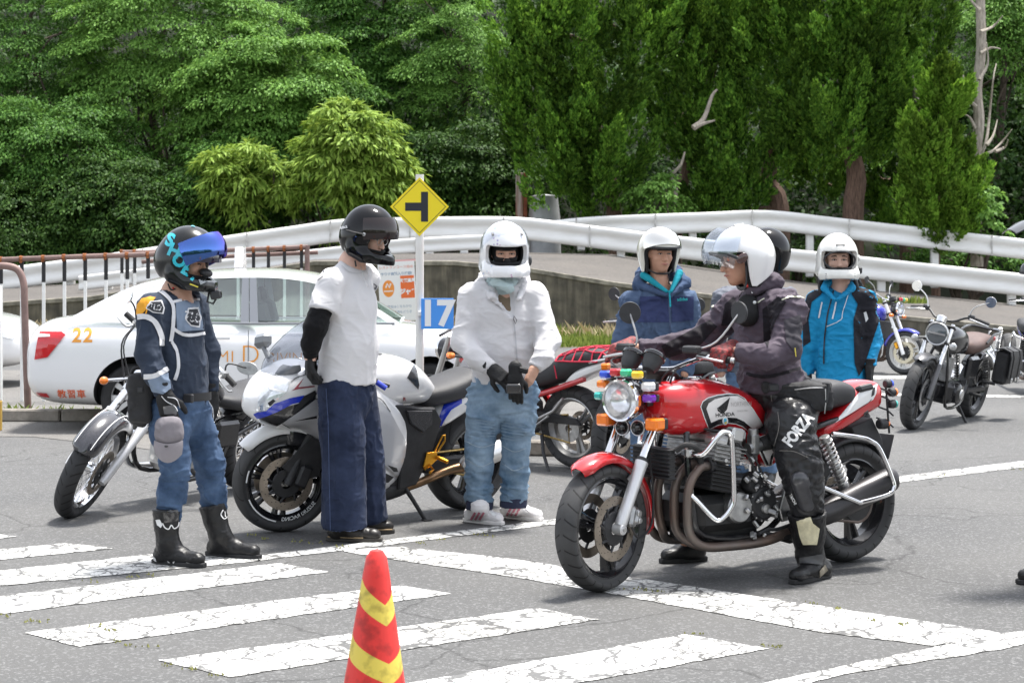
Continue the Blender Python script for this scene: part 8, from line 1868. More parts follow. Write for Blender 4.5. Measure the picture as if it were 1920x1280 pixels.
 MB().tube([P_(.02, -.10, -.14), P_(.03, -.09, -.17)], .005, 6).build('chin_strap', M_PLAS, h)
tshirt_man()
# ------------------------------------------------------------------ person in the white hoodie
def hoodie_person():
 p = Person('person in white zip hoodie and washed jeans with white flowered helmet putting on a glove', gd(945, 979)); L = p.L
 f = unit((.20, -.98, 0)); hc = L(946, 472, 10.72); A = head_axes(R(-82), R(10))
 nk = L(943, 528, 10.76); ch = L(945, 585, 10.75); wa = L(945, 660, 10.75); hem = L(945, 716, 10.75); sR = L(886, 556, 10.74); sL = L(1002, 556, 10.76)
 eR = L(868, 640, 10.66); wR = L(922, 692, 10.50); eL = L(1026, 640, 10.66); wL = L(1003, 690, 10.52)
 hR = L(915, 735, 10.74); hL = L(974, 735, 10.74); kR = L(899, 840, 10.68); kL = L(968, 838, 10.70); aR = L(899, 940, 10.72); aL = L(963, 936, 10.74)
 body_core(p, hc, A, nk, ch, hem, (sR, sL), ((sR, eR, wR), (sL, eL, wL)), ((hR, kR, aR), (hL, kL, aL)), M_SKIN, hands=[((wL, unit((-.45, -.3, -.9)), unit((.9, -.5, 0)), 1), dict(curl=(30, 35, 25), thumb=35, sc=1.0))], h=.0065)
 face_parts(p, hc, A, squint=.55, mouth=False)
 sd = SDF(); head_sdf(sd, hc, A, None, 1.045); P_ = lambda x, y, z: hc+A@nv(x, y, z); sd.box(P_(.10, 0, .0), (.06, .045, .006), .012, A, .004, '-'); sdf_obj('balaclava', sd, .006, mat('balaclava_black', (.012, .012, .013), .9), p.t, 1)
 sc_ = SDF(); sc_.cone(L(944, 505, 10.73), L(942, 535, 10.74), .082, .092, .02); sc_.cone(L(930, 528, 10.62), L(955, 540, 10.60), .03, .03, .03); sdf_obj('neck_warmer', sc_, .007, cloth_mat('mint_fleece', (.42, .52, .53), .9), p.t, 1, FO(.005, .05, 4, (1, 1, 1.8)))
 M_T = cloth_mat('tan_top', (.19, .145, .10), .9); t = p.garment('top', [[(nk-nv(0, 0, .05), .10, .8), (ch, .160, .74)]], M_T, f=f); stripes(p, 'top_print', stroke([(928, 542), (945, 546), (964, 540)], 5, sub=3), mat('top_print_dark', (.05, .04, .03), .9), t, .003, 8)
 M_W = cloth_mat('hoodie_white', (.60, .59, .60), .95, var=.04, bump=.12)
 def vneck(sd):
  sd.cone(L(945, 518, 10.61), L(947, 552, 10.605), .085, .070, .006, None, (False, False), '-'); sd.cone(L(947, 552, 10.605), L(962, 592, 10.60), .070, .020, .006, None, (False, False), '-')
 h_ = p.garment('hoodie', [[(nk-nv(0, 0, .035), .11, .85), (ch, .180, .74), (wa, .192, .78), (hem, .185, .80)], [(sR, .078), (nk-nv(0, 0, .07), .085)], [(sL, .078), (nk-nv(0, 0, .07), .085)], ([(sR, .080), (eR, .070), (L(893, 672, 10.55), .058), (wR, .043)], {'c1': True}), ([(sL, .080), (eL, .070), (L(1018, 668, 10.56), .056), (wL, .041)], {'c1': True})], M_W, f=f, folds=[(.009, .12, 51, (.6, .6, 1.5)), (.0026, .055, 57, (.7, .7, 1.6))], cuts=[(nk+nv(0, -.02, -.0), unit((0, -.45, 1)), .10), (hem+nv(0, 0, -.012), (0, 0, -1), .4)], extra=vneck)
 hd = SDF();
 for a, b_, r1, r2 in ((L(902, 532, 10.80), L(910, 524, 10.92), .036, .04), (L(910, 524, 10.92), L(980, 524, 10.92), .045, .045), (L(980, 524, 10.92), L(982, 534, 10.76), .04, .034), (L(902, 532, 10.80), L(922, 556, 10.61), .032, .018), (L(982, 534, 10.76), L(972, 560, 10.60), .030, .016), (L(922, 556, 10.61), L(945, 580, 10.595), .018, .008)): hd.cone(a, b_, r1, r2, .03)
 sdf_obj('hood', hd, .008, M_W, p.t, 1, FO(.005, .06, 61))
 bh = bvh_of(h_); stripes(p, 'zip', stroke([(962, 590), (967, 640), (971, 706)], 2.0), mat('zip_grey', (.45, .45, .47), .5, .4), h_, .003, 8, bh); MB().tube([Vector(L(964, 592, 10.53)), Vector(L(963, 599, 10.51)), Vector(L(967, 607, 10.51)), Vector(L(969, 600, 10.51)), Vector(L(965, 594, 10.52))], .0022, 6).build('zip_pull', M_BLKM, p.t)
 stripes(p, 'cuff_rib', stroke([(905, 698), (918, 686)], 1.5, sub=1), mat('cuff_grey', (.5, .5, .52), .9), h_, .003, 8, bh)  # cuff rib is one thin grey line on the sleeve end
 M_D = cloth_mat('denim_washed', (.105, .20, .32), .9, var=.35, vscale=5, col2=(.30, .40, .50), weave=500)
 j = p.garment('jeans', [[(hem+nv(0, 0, .04), .165, .88), (L(943, 745, 10.74), .175, .90)], ([(hR, .118), (L(905, 790, 10.70), .106), (kR, .086), (L(898, 900, 10.70), .080), (aR, .080)], {'c1': True}), ([(hL, .116), (L(972, 790, 10.71), .104), (kL, .085), (L(965, 895, 10.72), .079), (aL, .078)], {'c1': True})], M_D, f=f, folds=FO(.009, .08, 71, (.7, .7, 1.6)), k=.014)
 bj = bvh_of(j); M_RB = mat('denim_rib', (.21, .29, .37), .9); M_SM = mat('denim_seam_light', (.30, .37, .43), .9)
 for x0, x1, y0 in ((870, 930, 782), (938, 990, 790)):
  for k in range(6): stripes(p, 'knee_rib', stroke([(x0+2, y0+k*6), ((x0+x1)/2, y0+5+k*6), (x1-2, y0+10+k*5)], 1.6), M_RB, j, .0045, 9, bj)
  stripes(p, 'knee_seam', stroke([(x0+2, y0+44), ((x0+x1)/2, y0+56), (x1-4, y0+50)], 1.4)+[], M_SM, j, .0035, 9, bj); stripes(p, 'knee_seam', stroke([(x0+4, y0+78), ((x0+x1)/2, y0+92), (x1-8, y0+84)], 1.4), M_SM, j, .0035, 9, bj)
 M_CF = cloth_mat('denim_cuff', (.035, .04, .07), .9)
 for a in (aR, aL): p.garment('turn_up', [([(a+nv(0, 0, .012), .083), (a-nv(0, 0, .045), .080)], {'c0': True, 'c1': True})], M_CF, h=.008, folds=FO(.003, .05, 3))
 M_SN = mat('trainer_white', (.72, .70, .70), .6, var=.05); M_PK = mat('trainer_pink', (.50, .17, .22), .6)
 for hl, to, sh in (((873, 977), (943, 985), (900, 950, 10.66)), ((940, 969), (1016, 978), (962, 945, 10.72))):
  b_ = boot(p, 'trainer', np.array(gd(*hl))-p.o, np.array(gd(*to))-p.o, [L(*sh), L(sh[0], sh[1]-6, sh[2])], M_SN, r_ank=.045, shaft_r=(.045, .045), sole=mat('trainer_sole', (.70, .68, .66), .7), h=.0055); bb = bvh_of(b_); x0 = hl[0]+10
  for k in range(3): stripes(p, 'shoe_stripe', stroke([(x0+k*8, hl[1]-3), (x0+8+k*8, hl[1]-17)], 4.0, sub=1), M_PK, b_, .002, 6, bb)
  stripes(p, 'laces', stroke([(x0+36, hl[1]-19), (x0+46, hl[1]-11)], 6, sub=1), M_PW, b_, .002, 6, bb)
 hand(p, 'glove', wR, unit((.75, -.25, -.55)), unit((.1, -.9, .45)), -1, M_GLOVE, curl=(25, 35, 25), thumb=30, sc=1.05, fat=1.2, cuff=nv(-.04, .01, .03))
 gv = Person('loose black glove held in front of the white hoodie', (0, 0, 0)); c0 = np.array(at(966, 700, 10.44)); gv.t.location = c0; gv.t.name = 'glove'; gv.t['category'] = 'glove'
 sd = SDF(); hand_sdf(sd, nv(.0, 0, -.01), unit((.02, 0, -1)), unit((0, -1, 0)), 1, curl=(15, 20, 20), sc=1.05, fat=1.25); sd.cone((0, 0, -.02), (.0, 0, .035), .034, .040, .01, ((0, 1, 0), .7)); sdf_obj('glove_body', sd, .0045, M_GLOVE, gv.t, 1)
 sd = SDF(); sd.box((-.01, -.034, -.085), (.034, .012, .02), .008, None, 0)
 for k in range(4): sd.ell((-.036+.018*k, -.042, -.088), (.010, .010, .014), None, .004)
 sdf_obj('knuckle_guard', sd, .004, mat('guard_gloss', (.02, .02, .022), .25, coat=1.0), gv.t, 1); MB().box((.045, -.01, .02), (.06, .03, .035), rot=(0, R(15), 0), bev=.008).build('wrist_strap', M_GLOVE, gv.t)
 # flowered helmet
 m = bpy.data.materials.new('flower_helmet'); m.use_nodes = True; nt = m.node_tree; b = nt.nodes['Principled BSDF']; b.inputs['Roughness'].default_value = .2; b.inputs['Coat Weight'].default_value = 1; Lk = nt.links.new
 tc = _n(nt, 'ShaderNodeTexCoord'); vo = _n(nt, 'ShaderNodeTexVoronoi', Scale=46.0); Lk(tc.outputs['Object'], vo.inputs['Vector']); nz = _n(nt, 'ShaderNodeTexNoise', Scale=9.0, Detail=2.0); Lk(tc.outputs['Object'], nz.inputs['Vector'])
 r1 = _n(nt, 'ShaderNodeValToRGB'); e = r1.color_ramp.elements; e[0].position = .20; e[0].color = (1, 1, 1, 1); e[1].position = .34; e[1].color = (0, 0, 0, 1); Lk(vo.outputs['Distance'], r1.inputs[0])
 r2 = _n(nt, 'ShaderNodeValToRGB'); e = r2.color_ramp.elements; e[0].position = .52; e[0].color = (0, 0, 0, 1); e[1].position = .60; e[1].color = (1, 1, 1, 1); Lk(nz.outputs[0], r2.inputs[0])
 mu = _n(nt, 'ShaderNodeMath', operation='MULTIPLY'); Lk(r1.outputs[0], mu.inputs[0]); Lk(r2.outputs[0], mu.inputs[1])
 r3 = _n(nt, 'ShaderNodeValToRGB'); e = r3.color_ramp.elements; e[0].color = (.55, .22, .42, 1); e[1].color = (.20, .48, .66, 1); e.new(.5).color = (.35, .45, .70, 1); sx = _n(nt, 'ShaderNodeSeparateColor'); Lk(vo.outputs['Color'], sx.inputs[0]); Lk(sx.outputs[0], r3.inputs[0])
 mx = _n(nt, 'ShaderNodeMix', data_type='RGBA'); Lk(mu.outputs[0], mx.inputs[0]); mx.inputs[6].default_value = (.78, .78, .79, 1); Lk(r3.outputs[0], mx.inputs[7]); Lk(mx.outputs[2], b.inputs['Base Color'])
 h = helmet_full(p, hc, A, m, 1.09, port=(-.050, .050));
 put(ell_patch((.162, .136, .150), R(80), (R(-10), R(26)), lift=R(46), piv=(-.01, 0, .01), cz=(.002, 0, .010)), hc, A, 1.09).build('visor', glass_mat('clear_visor', (.93, .94, .96), .05), h)
 put(MB().tube([(math.cos(a)*.158+.0, math.sin(a)*.134, -.058-.035*math.cos(a)**2) for a in np.linspace(R(-62), R(62), 20)], .006, 6), hc, A, 1.08).build('port_seal', M_PLAS, h); put(MB().box((.160, 0, -.108), (.01, .075, .008), bev=.002), hc, A, 1.07).build('chin_vent', M_PLAS, h); put(MB().ell((.0, .140, -.05), (.03, .014, .03)), hc, A, 1.07).build('intercom', M_PLAS, h)
 for y in (.08, -.08): put(MB().box((.09, y, .112), (.02, .012, .006), rot=(0, R(35), 0), bev=.002), hc, A, 1.08).build('top_vent', M_BLKM, h)
hoodie_person()
# ------------------------------------------------------------------ man in the navy jacket
def standing(label, cx, Y, hc_px, shs, elb, wri, m_j, hem_y, m_leg, f, A, skin, foot_dx=0, folds_seed=81, chest=(.165, .72), jname='jacket', hem_r=.185, neck=(0, 0), arm_r=.062, extra_cut=True, shoes=M_LEATH):
 gy = HOR+CAM_H*F_PX/Y; p = Person(label, gd(cx+foot_dx, gy)); L = p.L; hc = L(hc_px[0], hc_px[1], Y-.03); s = F_PX/Y
 sy = (shs[0][1]+shs[1][1])/2; nk = L((shs[0][0]+shs[1][0])/2+neck[0], sy-.085*s, Y); ch = L(cx, sy+.14*s, Y); hem = L(cx, hem_y, Y); wa = L(cx, (sy+.14*s+hem_y)/2, Y)
 sR, sL = [L(x, y, Y) for x, y in shs]; eR, eL = [L(x, y, Y+d) for x, y, d in elb]; wR, wL = [L(x, y, Y+d) for x, y, d in wri]
 hip = [L(cx+foot_dx*.3+d, HOR+(CAM_H-.86)*s, Y) for d in (-.09*s, .09*s)]; kn = [L(cx+foot_dx*.6+d, HOR+(CAM_H-.48)*s, Y-.03) for d in (-.10*s, .10*s)]; an = [L(cx+foot_dx+d, HOR+(CAM_H-.10)*s, Y) for d in (-.10*s, .10*s)]
 body_core(p, hc, A, nk, ch, hem, (sR, sL), ((sR, eR, wR), (sL, eL, wL)), list(zip(hip, kn, an)), skin, h=.0065)
 j = p.garment(jname, [[(nk-nv(0, 0, .03), .088, .88), (ch, chest[0], chest[1]), (wa, chest[0], chest[1]+.06), (hem, hem_r, chest[1]+.06)], [(sR, .068), (nk-nv(0, 0, .055), .08)], [(sL, .068), (nk-nv(0, 0, .055), .08)], ([(sR, .074), (eR, arm_r), (wR, .044)], {'c1': True}), ([(sL, .074), (eL, arm_r), (wL, .044)], {'c1': True})], m_j, f=f, folds=FO(.0085, .085, folds_seed, (1, 1, 1.4)), cuts=[(nk+nv(0, -.02, .004), unit(np.array([f[0]*.55, f[1]*.55, 1])), .105), (hem, (0, 0, -1), .4)])
 p.garment('trousers', [[(hem+nv(0, 0, .0), .125, .85), (hip[0]*.5+hip[1]*.5, .15, .85)], ([(hip[0], .10), (kn[0], .08), (an[0], .068)], {'c1': True}), ([(hip[1], .10), (kn[1], .08), (an[1], .068)], {'c1': True})], m_leg, f=f, folds=FO(.006, .08, folds_seed+4), cuts=[(hem+nv(0, 0, .03), (0, 0, 1), .5)])
 for a in an:
  hl = a-f*.06; hl[2] = 0; to = a+f*.19; to[2] = 0; boot(p, 'shoe', hl, to, [a, a+nv(0, 0, .05)], shoes, h=.008)
 return p, hc, nk, j, (sR, sL, eR, eL, wR, wL)
def navy_man():
 f = unit((.12, -.99, 0)); A = head_axes(R(-72), R(6)); Y = 12.0
 M_N = cloth_mat('jacket_navy', (.055, .085, .155), .8, var=.12, vscale=4, col2=(.085, .125, .205)); M_DN = cloth_mat('denim_mid', (.10, .16, .26), .9, var=.3)
 p, hc, nk, j, J = standing('man in navy blue hooded jacket with chrome visor helmet behind the red motorcycle', 1232, Y, (1237, 474), ((1184, 566), (1288, 563)), ((1166, 640, 0), (1302, 632, 0)), ((1190, 700, -.10), (1284, 700, -.10)), M_N, 725, M_DN, f, A, M_SKIN2, hem_r=.20, chest=(.175, .74)); L = p.L
 face_parts(p, hc, A, squint=.55); bj = bvh_of(j)
 stripes(p, 'zip', stroke([(1252, 545), (1256, 610), (1256, 720)], 2.4), mat('zip_dark_blue', (.04, .06, .12), .6), j, .003, 8, bj); stripes(p, 'chest_yoke', [(1200, 556), (1252, 556), (1254, 604), (1196, 604)], cloth_mat('jacket_navy_dark', (.035, .045, .11), .8), j, .0045, 6, bj); stripes(p, 'chest_yoke', [(1259, 556), (1300, 556), (1300, 600), (1259, 604)], cloth_mat('jacket_navy_dark', (.035, .045, .11), .8), j, .0045, 6, bj)
 pxdecal('chest_lettering', pxtext('adidas', 1279, 561, 8, R(-3), .03), mat('teal_print', (.03, .38, .42), .6), j, bj, p.I, .008, 30)
 M_HD = cloth_mat('hood_navy', (.055, .085, .155), .8, var=.12); M_TL = cloth_mat('hood_teal_lining', (.015, .26, .33), .8)
 hd = SDF()
 for a, b_, r1, r2 in ((L(1197, 535, 12.0), L(1205, 515, 12.13), .042, .045), (L(1205, 515, 12.13), L(1265, 512, 12.13), .05, .05), (L(1265, 512, 12.13), L(1284, 530, 12.0), .045, .042), (L(1197, 535, 12.0), L(1250, 552, 11.86), .036, .018), (L(1284, 530, 12.0), L(1258, 552, 11.86), .036, .018)): hd.cone(a, b_, r1, r2, .02)
 sdf_obj('hood', hd, .007, M_HD, p.t, 1, FO(.004, .05, 5))
 li = SDF()
 for a, b_ in ((L(1207, 516, 11.97), L(1250, 546, 11.85)), (L(1274, 512, 11.97), L(1258, 546, 11.85))): li.cone(a, b_, .026, .012, .01)
 sdf_obj('hood_lining', li, .006, M_TL, p.t, 1)
 MB().tube([Vector(L(1255, 545, 11.83)), Vector(L(1257, 575, 11.81))], .006, 6).build('zip_top', M_TL, p.t)
 h = helmet_open(p, hc, A, mat('helmet_cream', (.70, .68, .60), .2, coat=1.0), 1.02)
 put(ell_patch((.158, .136, .150), R(74), (R(-4), R(34)), lift=R(22), piv=(-.01, 0, .02), cz=(.002, 0, .018)), hc, A, 1.02).build('visor', mat('chrome_visor', (.75, .73, .68), .07, 1.0), h)
 put(MB().tube([(math.cos(a)*.150, math.sin(a)*.128, .046) for a in np.linspace(R(-60), R(60), 18)], .007, 6), hc, A, 1.02).build('edge_trim', M_PLAS, h)
 P_ = lambda x, y, z: Vector(hc+A@nv(x, y, z)); MB().tube([P_(.0, .095, -.10), P_(.045, .05, -.128), P_(.055, 0, -.132), P_(.045, -.05, -.128), P_(.0, -.095, -.10)], .006, 6, smooth=4).build('chin_strap', M_BLKM, h); MB().tube([P_(.04, .055, -.125), P_(.06, .05, -.20)], .004, 5).build('strap_end', M_BLKM, h)
 return p
navy_man()
def grey_man():
 f = unit((-.3, -.95, 0)); A = head_axes(R(-150), R(5)); Y = 12.5
 p, hc, nk, j, J = standing('person in grey jacket and black helmet mostly hidden behind the rider', 1412, Y, (1438, 474), ((1356, 560), (1476, 560)), ((1342, 630, 0), (1486, 630, 0)), ((1352, 700, -.05), (1472, 700, 0)), cloth_mat('jacket_smoke', (.13, .14, .17), .6, var=.3, vscale=9), 705, cloth_mat('denim_mid', (.10, .16, .26), .9), f, A, M_SKIN, folds_seed=91)
 h = helmet_open(p, hc, A, mat('helmet_black_glossy', (.006, .006, .007), .1, spec=.4), 1.04)
 put(ell_patch((.156, .135, .150), R(70), (R(-2), R(30)), lift=R(0), cz=(.002, 0, .018)), hc, A, 1.04).build('visor', mat('smoke_visor', (.012, .010, .03), .1, coat=1.0), h)
 face_parts(p, hc, A)
grey_man()
def blue_woman():
 f = unit((.10, -.99, 0)); A = head_axes(R(-92), R(4)); Y = 12.1
 M_B = cloth_mat('jacket_cyan', (.012, .235, .46), .55, var=.08, bump=.35); M_K = cloth_mat('jacket_black_panel', (.020, .020, .026), .7)
 p, hc, nk, j, J = standing('person in bright blue and black jacket with white helmet behind the red seat', 1578, Y, (1570, 486), ((1533, 566), (1622, 562)), ((1514, 640, .02), (1634, 640, 0)), ((1512, 700, .03), (1630, 686, -.08)), M_B, 722, cloth_mat('trousers_black', (.018, .018, .02), .8), f, A, M_SKINF, folds_seed=95, chest=(.155, .74), hem_r=.180); L = p.L
 face_parts(p, hc, A, squint=.6); bj = bvh_of(j)
 S = lambda n, P, m, o_=.003: stripes(p, n, P, m, j, o_, 7, bj)
 S('shoulder_panel', [(1505, 570), (1512, 548), (1540, 540), (1540, 552), (1522, 566), (1516, 600), (1520, 640), (1506, 650)], M_K); S('shoulder_panel', [(1600, 536), (1626, 542), (1646, 560), (1650, 596), (1632, 606), (1622, 616), (1616, 640), (1619, 690), (1610, 705), (1602, 680), (1600, 600), (1608, 570), (1597, 552)], M_K)
 S('zip', stroke([(1563, 545), (1552, 590), (1546, 640), (1545, 682)], 2.6), mat('zip_black', (.015, .015, .017), .5), .0045); M_LT = mat('reflective_white', (.62, .64, .66), .5)
 S('pocket_zip', stroke([(1541, 566), (1535, 596)], 2.6, sub=1), M_LT, .0045); S('pocket_zip', stroke([(1568, 566), (1561, 598)], 2.6, sub=1), M_LT, .0045); S('piping', stroke([(1590, 552), (1580, 585), (1576, 600), (1550, 612)], 1.4, sub=3), M_LT, .0045); S('sleeve_tab', [(1619, 586), (1624, 583), (1628, 598), (1623, 604)], M_LT, .0045)
 cl = SDF(); cl.cone(L(1546, 540, 12.02), L(1552, 528, 12.1), .024, .026, .02); cl.cone(L(1552, 528, 12.1), L(1592, 528, 12.12), .03, .03, .02); cl.cone(L(1592, 528, 12.12), L(1597, 540, 12.02), .026, .024, .02); cl.cone(L(1546, 540, 12.02), L(1563, 560, 11.94), .022, .012, .02); cl.cone(L(1597, 540, 12.02), L(1572, 560, 11.94), .022, .012, .02); sdf_obj('collar', cl, .007, M_B, p.t, 1, FO(.003, .05, 7))
 hr = SDF()
 for a, b_ in ((L(1540, 520, 12.1), L(1538, 548, 12.05)), (L(1598, 515, 12.1), L(1610, 548, 12.05)), (L(1604, 520, 12.14), L(1620, 552, 12.12))): hr.cone(a, b_, .026, .012, .01)
 sdf_obj('hair', hr, .006, M_HAIR, p.t, 1, (.005, .02, 3, (2, 2, .4)))
 hand(p, 'glove', J[5], unit((0, -.1, -1)), unit((.9, -.4, 0)), 1, M_GLOVE, curl=(20, 25, 20), sc=1.05, fat=1.25, cuff=nv(0, 0, .05)); hand(p, 'glove', J[4], unit((0, -.1, -1)), unit((-.9, -.4, 0)), -1, M_GLOVE, curl=(20, 25, 20), sc=1.05, fat=1.25, cuff=nv(0, 0, .05))
 h = helmet_full(p, hc, A, mat('helmet_ivory', (.74, .73, .69), .22, coat=1.0), 1.04, port=(-.054, .056), rad=(.154, .132, .152))
 put(MB().tube([(.075+.075*math.cos(a)*0+.072*math.sqrt(max(0, 1-(math.sin(a)*.94)**2)), math.sin(a)*.098, .002+math.cos(a)*.058) for a in np.arange(28)*2*PI/28], .006, 6, closed=True), hc, A, 1.04).build('port_trim', M_PLAS, h)
 for k in range(3):
  for y in (.075, -.075): put(MB().box((.125, y, -.082-.014*k), (.012, .05, .005), rot=(0, 0, R(45 if y < 0 else -45)), bev=.001), hc, A, 1.045).build('chin_slot', M_ALUD, h)
 put(MB().box((.125, 0, .098), (.012, .055, .008), rot=(0, R(38), 0), bev=.002), hc, A, 1.05).build('brow_vent', M_PLAS, h); put(MB().box((.0, .142, -.070), (.06, .028, .045), bev=.008), hc, A, 1.04).build('intercom', M_PLAS, h)
 put(MB().lathe([(0, .006), (.020, .005), (.022, -.006)], (-.005, .134, .006), (0, 1, 0), 18), hc, A, 1.04).build('visor_pivot', M_ALU, h)
blue_woman()
def edge_person():
 f = unit((-.97, -.2, 0)); A = head_axes(R(-168), R(6)); Y = 8.75
 p, hc, nk, j, J = standing('person in dark riding gear cut by the right edge, grey helmet peak showing', 2028, Y, (1990, 462), ((2003, 578), (2053, 566)), ((2003, 690, -.25), (2063, 690, .2)), ((2003, 800, -.28), (2043, 790, .22)), cloth_mat('jacket_charcoal', (.03, .03, .034), .7), 800, cloth_mat('trousers_black', (.018, .018, .02), .8), f, A, M_SKIN, folds_seed=99, foot_dx=-14)
 M_G = mat('helmet_charcoal', (.045, .047, .052), .35, coat=.5); h = helmet_full(p, hc, A, M_G, 1.06, chin=.19)
 put(MB().rings([[(x, y*w_, z+.018*(1-y*y)) for y in np.linspace(-1, 1, 9)]+[(x, y*w_, z+.018*(1-y*y)-.005) for y in np.linspace(1, -1, 9)] for x, w_, z in ((.02, .12, .125), (.10, .115, .13), (.18, .10, .115), (.25, .07, .085))]), hc, A, 1.06).build('peak', M_G, h)
 face_parts(p, hc, A)
 for k, w_ in ((0, J[4]), (1, J[5])): hand(p, 'glove', w_, unit((0, 0, -1)), unit((.1, -1 if k == 0 else 1, 0)), 1 if k == 0 else -1, M_GLOVE, curl=(25, 30, 25), sc=1.05, fat=1.2)
edge_person()
# ------------------------------------------------------------------ rider on the red motorcycle
def rider():
 v = BIKE_RED; fr, ff = v.fr, v.ff
 base = fr.M @ Vector((.52, 0, 0)); p = Person('rider in dark purple jacket and white open helmet sitting on the red motorcycle', base); L = p.L
 W = lambda M, x, y, z: np.array(M @ Vector((x, y, z)))-p.o
 f = unit((-.90, -.44, 0)); Y = 9.05; hc = L(1392, 486, 8.98); A = head_axes(R(-170), R(10))
 nk = L(1428, 548, 9.04); ch = L(1432, 612, 9.03); wa = L(1444, 690, 9.04); hp = W(fr.M, .47, 0, .885); sL = L(1478, 578, 8.84); sR = L(1378, 578, 9.22)
 gl = W(ff.M, -.535, .305, 1.083); gr = W(ff.M, -.535, -.305, 1.083); wLf = gl+nv(.085, .03, .03); wRt = gr+nv(.09, -.01, .03)
 eL = L(1474, 655, 8.74); eR = L(1310, 640, 9.25)
 hL = W(fr.M, .46, .11, .86); hR = W(fr.M, .46, -.11, .86); kL = L(1503, 880, 8.80); aL = L(1520, 1020, 8.84); kR = W(fr.M, .72, -.30, .52); aR = W(fr.M, .80, -.32, .14)
 body_core(p, hc, A, nk, ch, wa, (sL, sR), ((sL, eL, wLf), (sR, eR, wRt)), ((hL, kL, aL), (hR, kR, aR)), M_SKIN2, h=.0065)
 face_parts(p, hc, A, squint=.5)
 M_P = cloth_mat('jacket_plum', (.060, .046, .062), .65, var=.15, vscale=5, col2=(.105, .085, .108), bump=.3); M_PK_ = cloth_mat('jacket_plum_black', (.018, .016, .020), .75)
 j = p.garment('jacket', [[(nk-nv(0, 0, .03), .092, .9), (ch, .168, .76), (wa, .162, .86), (L(1450, 728, 9.04), .172, .9)], [(sL, .080), (nk-nv(0, 0, .055), .085)], [(sR, .078), (nk-nv(0, 0, .055), .085)], ([(sL, .080), (eL, .070), (L(1440, 668, 8.70), .058), (wLf, .048)], {'c1': True}), ([(sR, .086), (L(1340, 615, 9.25), .074), (eR, .068), (L(1268, 650, 9.22), .056), (wRt, .046)], {'c1': True})], M_P, f=f, folds=FO(.010, .09, 111, (.8, .8, 1.6)), cuts=[(nk+nv(-.02, -.01, -.004), unit((-.45, -.15, 1)), .105), (L(1450, 735, 9.04), (0, 0, -1), .4)])
 bj = bvh_of(j); S = lambda n, P, m, o_=.003: stripes(p, n, P, m, j, o_, 7, bj); M_RF = mat('reflective_cream', (.70, .70, .55), .5)
 S('dark_panel', [(1360, 570), (1376, 556), (1388, 580), (1372, 610), (1352, 610)], M_PK_); S('dark_panel', [(1430, 580), (1460, 556), (1474, 566), (1450, 610), (1440, 650), (1432, 640)], M_PK_); S('arm_piping', stroke([(1466, 562), (1484, 556), (1508, 558)], 2.6, sub=3), M_RF, .0045); S('arm_piping', stroke([(1333, 566), (1337, 576)], 4, sub=1), M_RF, .0045); S('chest_piping', stroke([(1421, 567), (1434, 560)], 2, sub=1), M_RF, .0045)
 S('underarm_panel', [(1240, 648), (1290, 622), (1330, 600), (1345, 612), (1310, 650), (1250, 672)], M_PK_, .002); S('elbow_guard', [(1470, 600), (1500, 590), (1508, 640), (1490, 660), (1474, 640)], cloth_mat('elbow_grey', (.045, .042, .05), .8), .0035); S('waist_strap', stroke([(1400, 700), (1440, 706), (1500, 690)], 6, sub=3), M_PK_, .0045); S('hem_tab', stroke([(1490, 652), (1492, 668)], 2, sub=1), mat('tab_yellow', (.6, .5, .08), .6), .004)
 MB().lathe([(0, .004), (.008, .003), (.009, 0)], Vector(L(1415, 567, 8.84)), Vector((-.2, -1, .1)), 12).build('snap', M_ALU, p.t)
 c_ = SDF(); c_.cone(L(1398, 560, 8.98), L(1412, 540, 8.93), .03, .03, .01); c_.cone(L(1412, 540, 8.93), L(1455, 530, 8.98), .036, .036, .02); c_.cone(L(1455, 530, 8.98), L(1450, 522, 9.12), .036, .034, .02); c_.cone(L(1395, 565, 9.05), L(1420, 535, 9.16), .03, .03, .02); sdf_obj('collar', c_, .007, M_P, p.t, 1, FO(.003, .05, 9))
 un = SDF(); un.cone(nk+nv(-.012, -.02, -.02), nk+nv(-.01, 0, .035), .078, .068, .02); un.cone(L(1402, 570, 8.93), L(1400, 590, 8.90), .05, .06, .02); sdf_obj('undershirt', un, .008, mat('undershirt_black', (.012, .012, .013), .9), p.t, 1)
 MB().box(Vector(L(1409, 544, 8.90)), (.006, .006, .03), rot=(0, R(-15), 0)).build('zip_end', M_PW, p.t)
 # trousers, knee slider, boot
 lt = mat('trouser_leather', (.018, .018, .020), .36, var=.3, vscale=10, bump=.4, bscale=30, spec=.45)
 q = p.garment('trousers', [[(L(1452, 722, 9.04), .155, .95), (hp, .170, .95)], ([(hL+nv(.02, 0, 0), .122), (L(1482, 795, 8.86), .114), (L(1494, 850, 8.80), .096), (kL, .092), (L(1508, 915, 8.80), .086), (L(1514, 960, 8.82), .080)], {'c1': True}), ([(hR, .125), (kR, .090), (aR+nv(0, 0, .1), .072)], {'c1': True})], lt, f=f, folds=FO(.009, .07, 121, (.9, .9, 1.6)), k=.04)
 bq = bvh_of(q); M_LW = mat('leather_white_print', (.70, .70, .70), .5); M_LS = mat('leather_seam', (.20, .19, .18), .6)
 S2 = lambda n, P, m, o_=.003: stripes(p, n, P, m, q, o_, 7, bq)
 pxdecal('trouser_lettering', pxtext('FORZA', 1497, 806, 30, R(-52), .05, .72), M_LW, q, bq, p.I, .004, 6); S2('seam', stroke([(1455, 736), (1446, 740), (1448, 752)], 1.2)+[], M_LS); S2('seam', stroke([(1459, 772), (1461, 800), (1452, 836)], 1.2), M_LS); S2('seam', stroke([(1462, 844), (1490, 846), (1516, 858)], 1.2), M_LS)
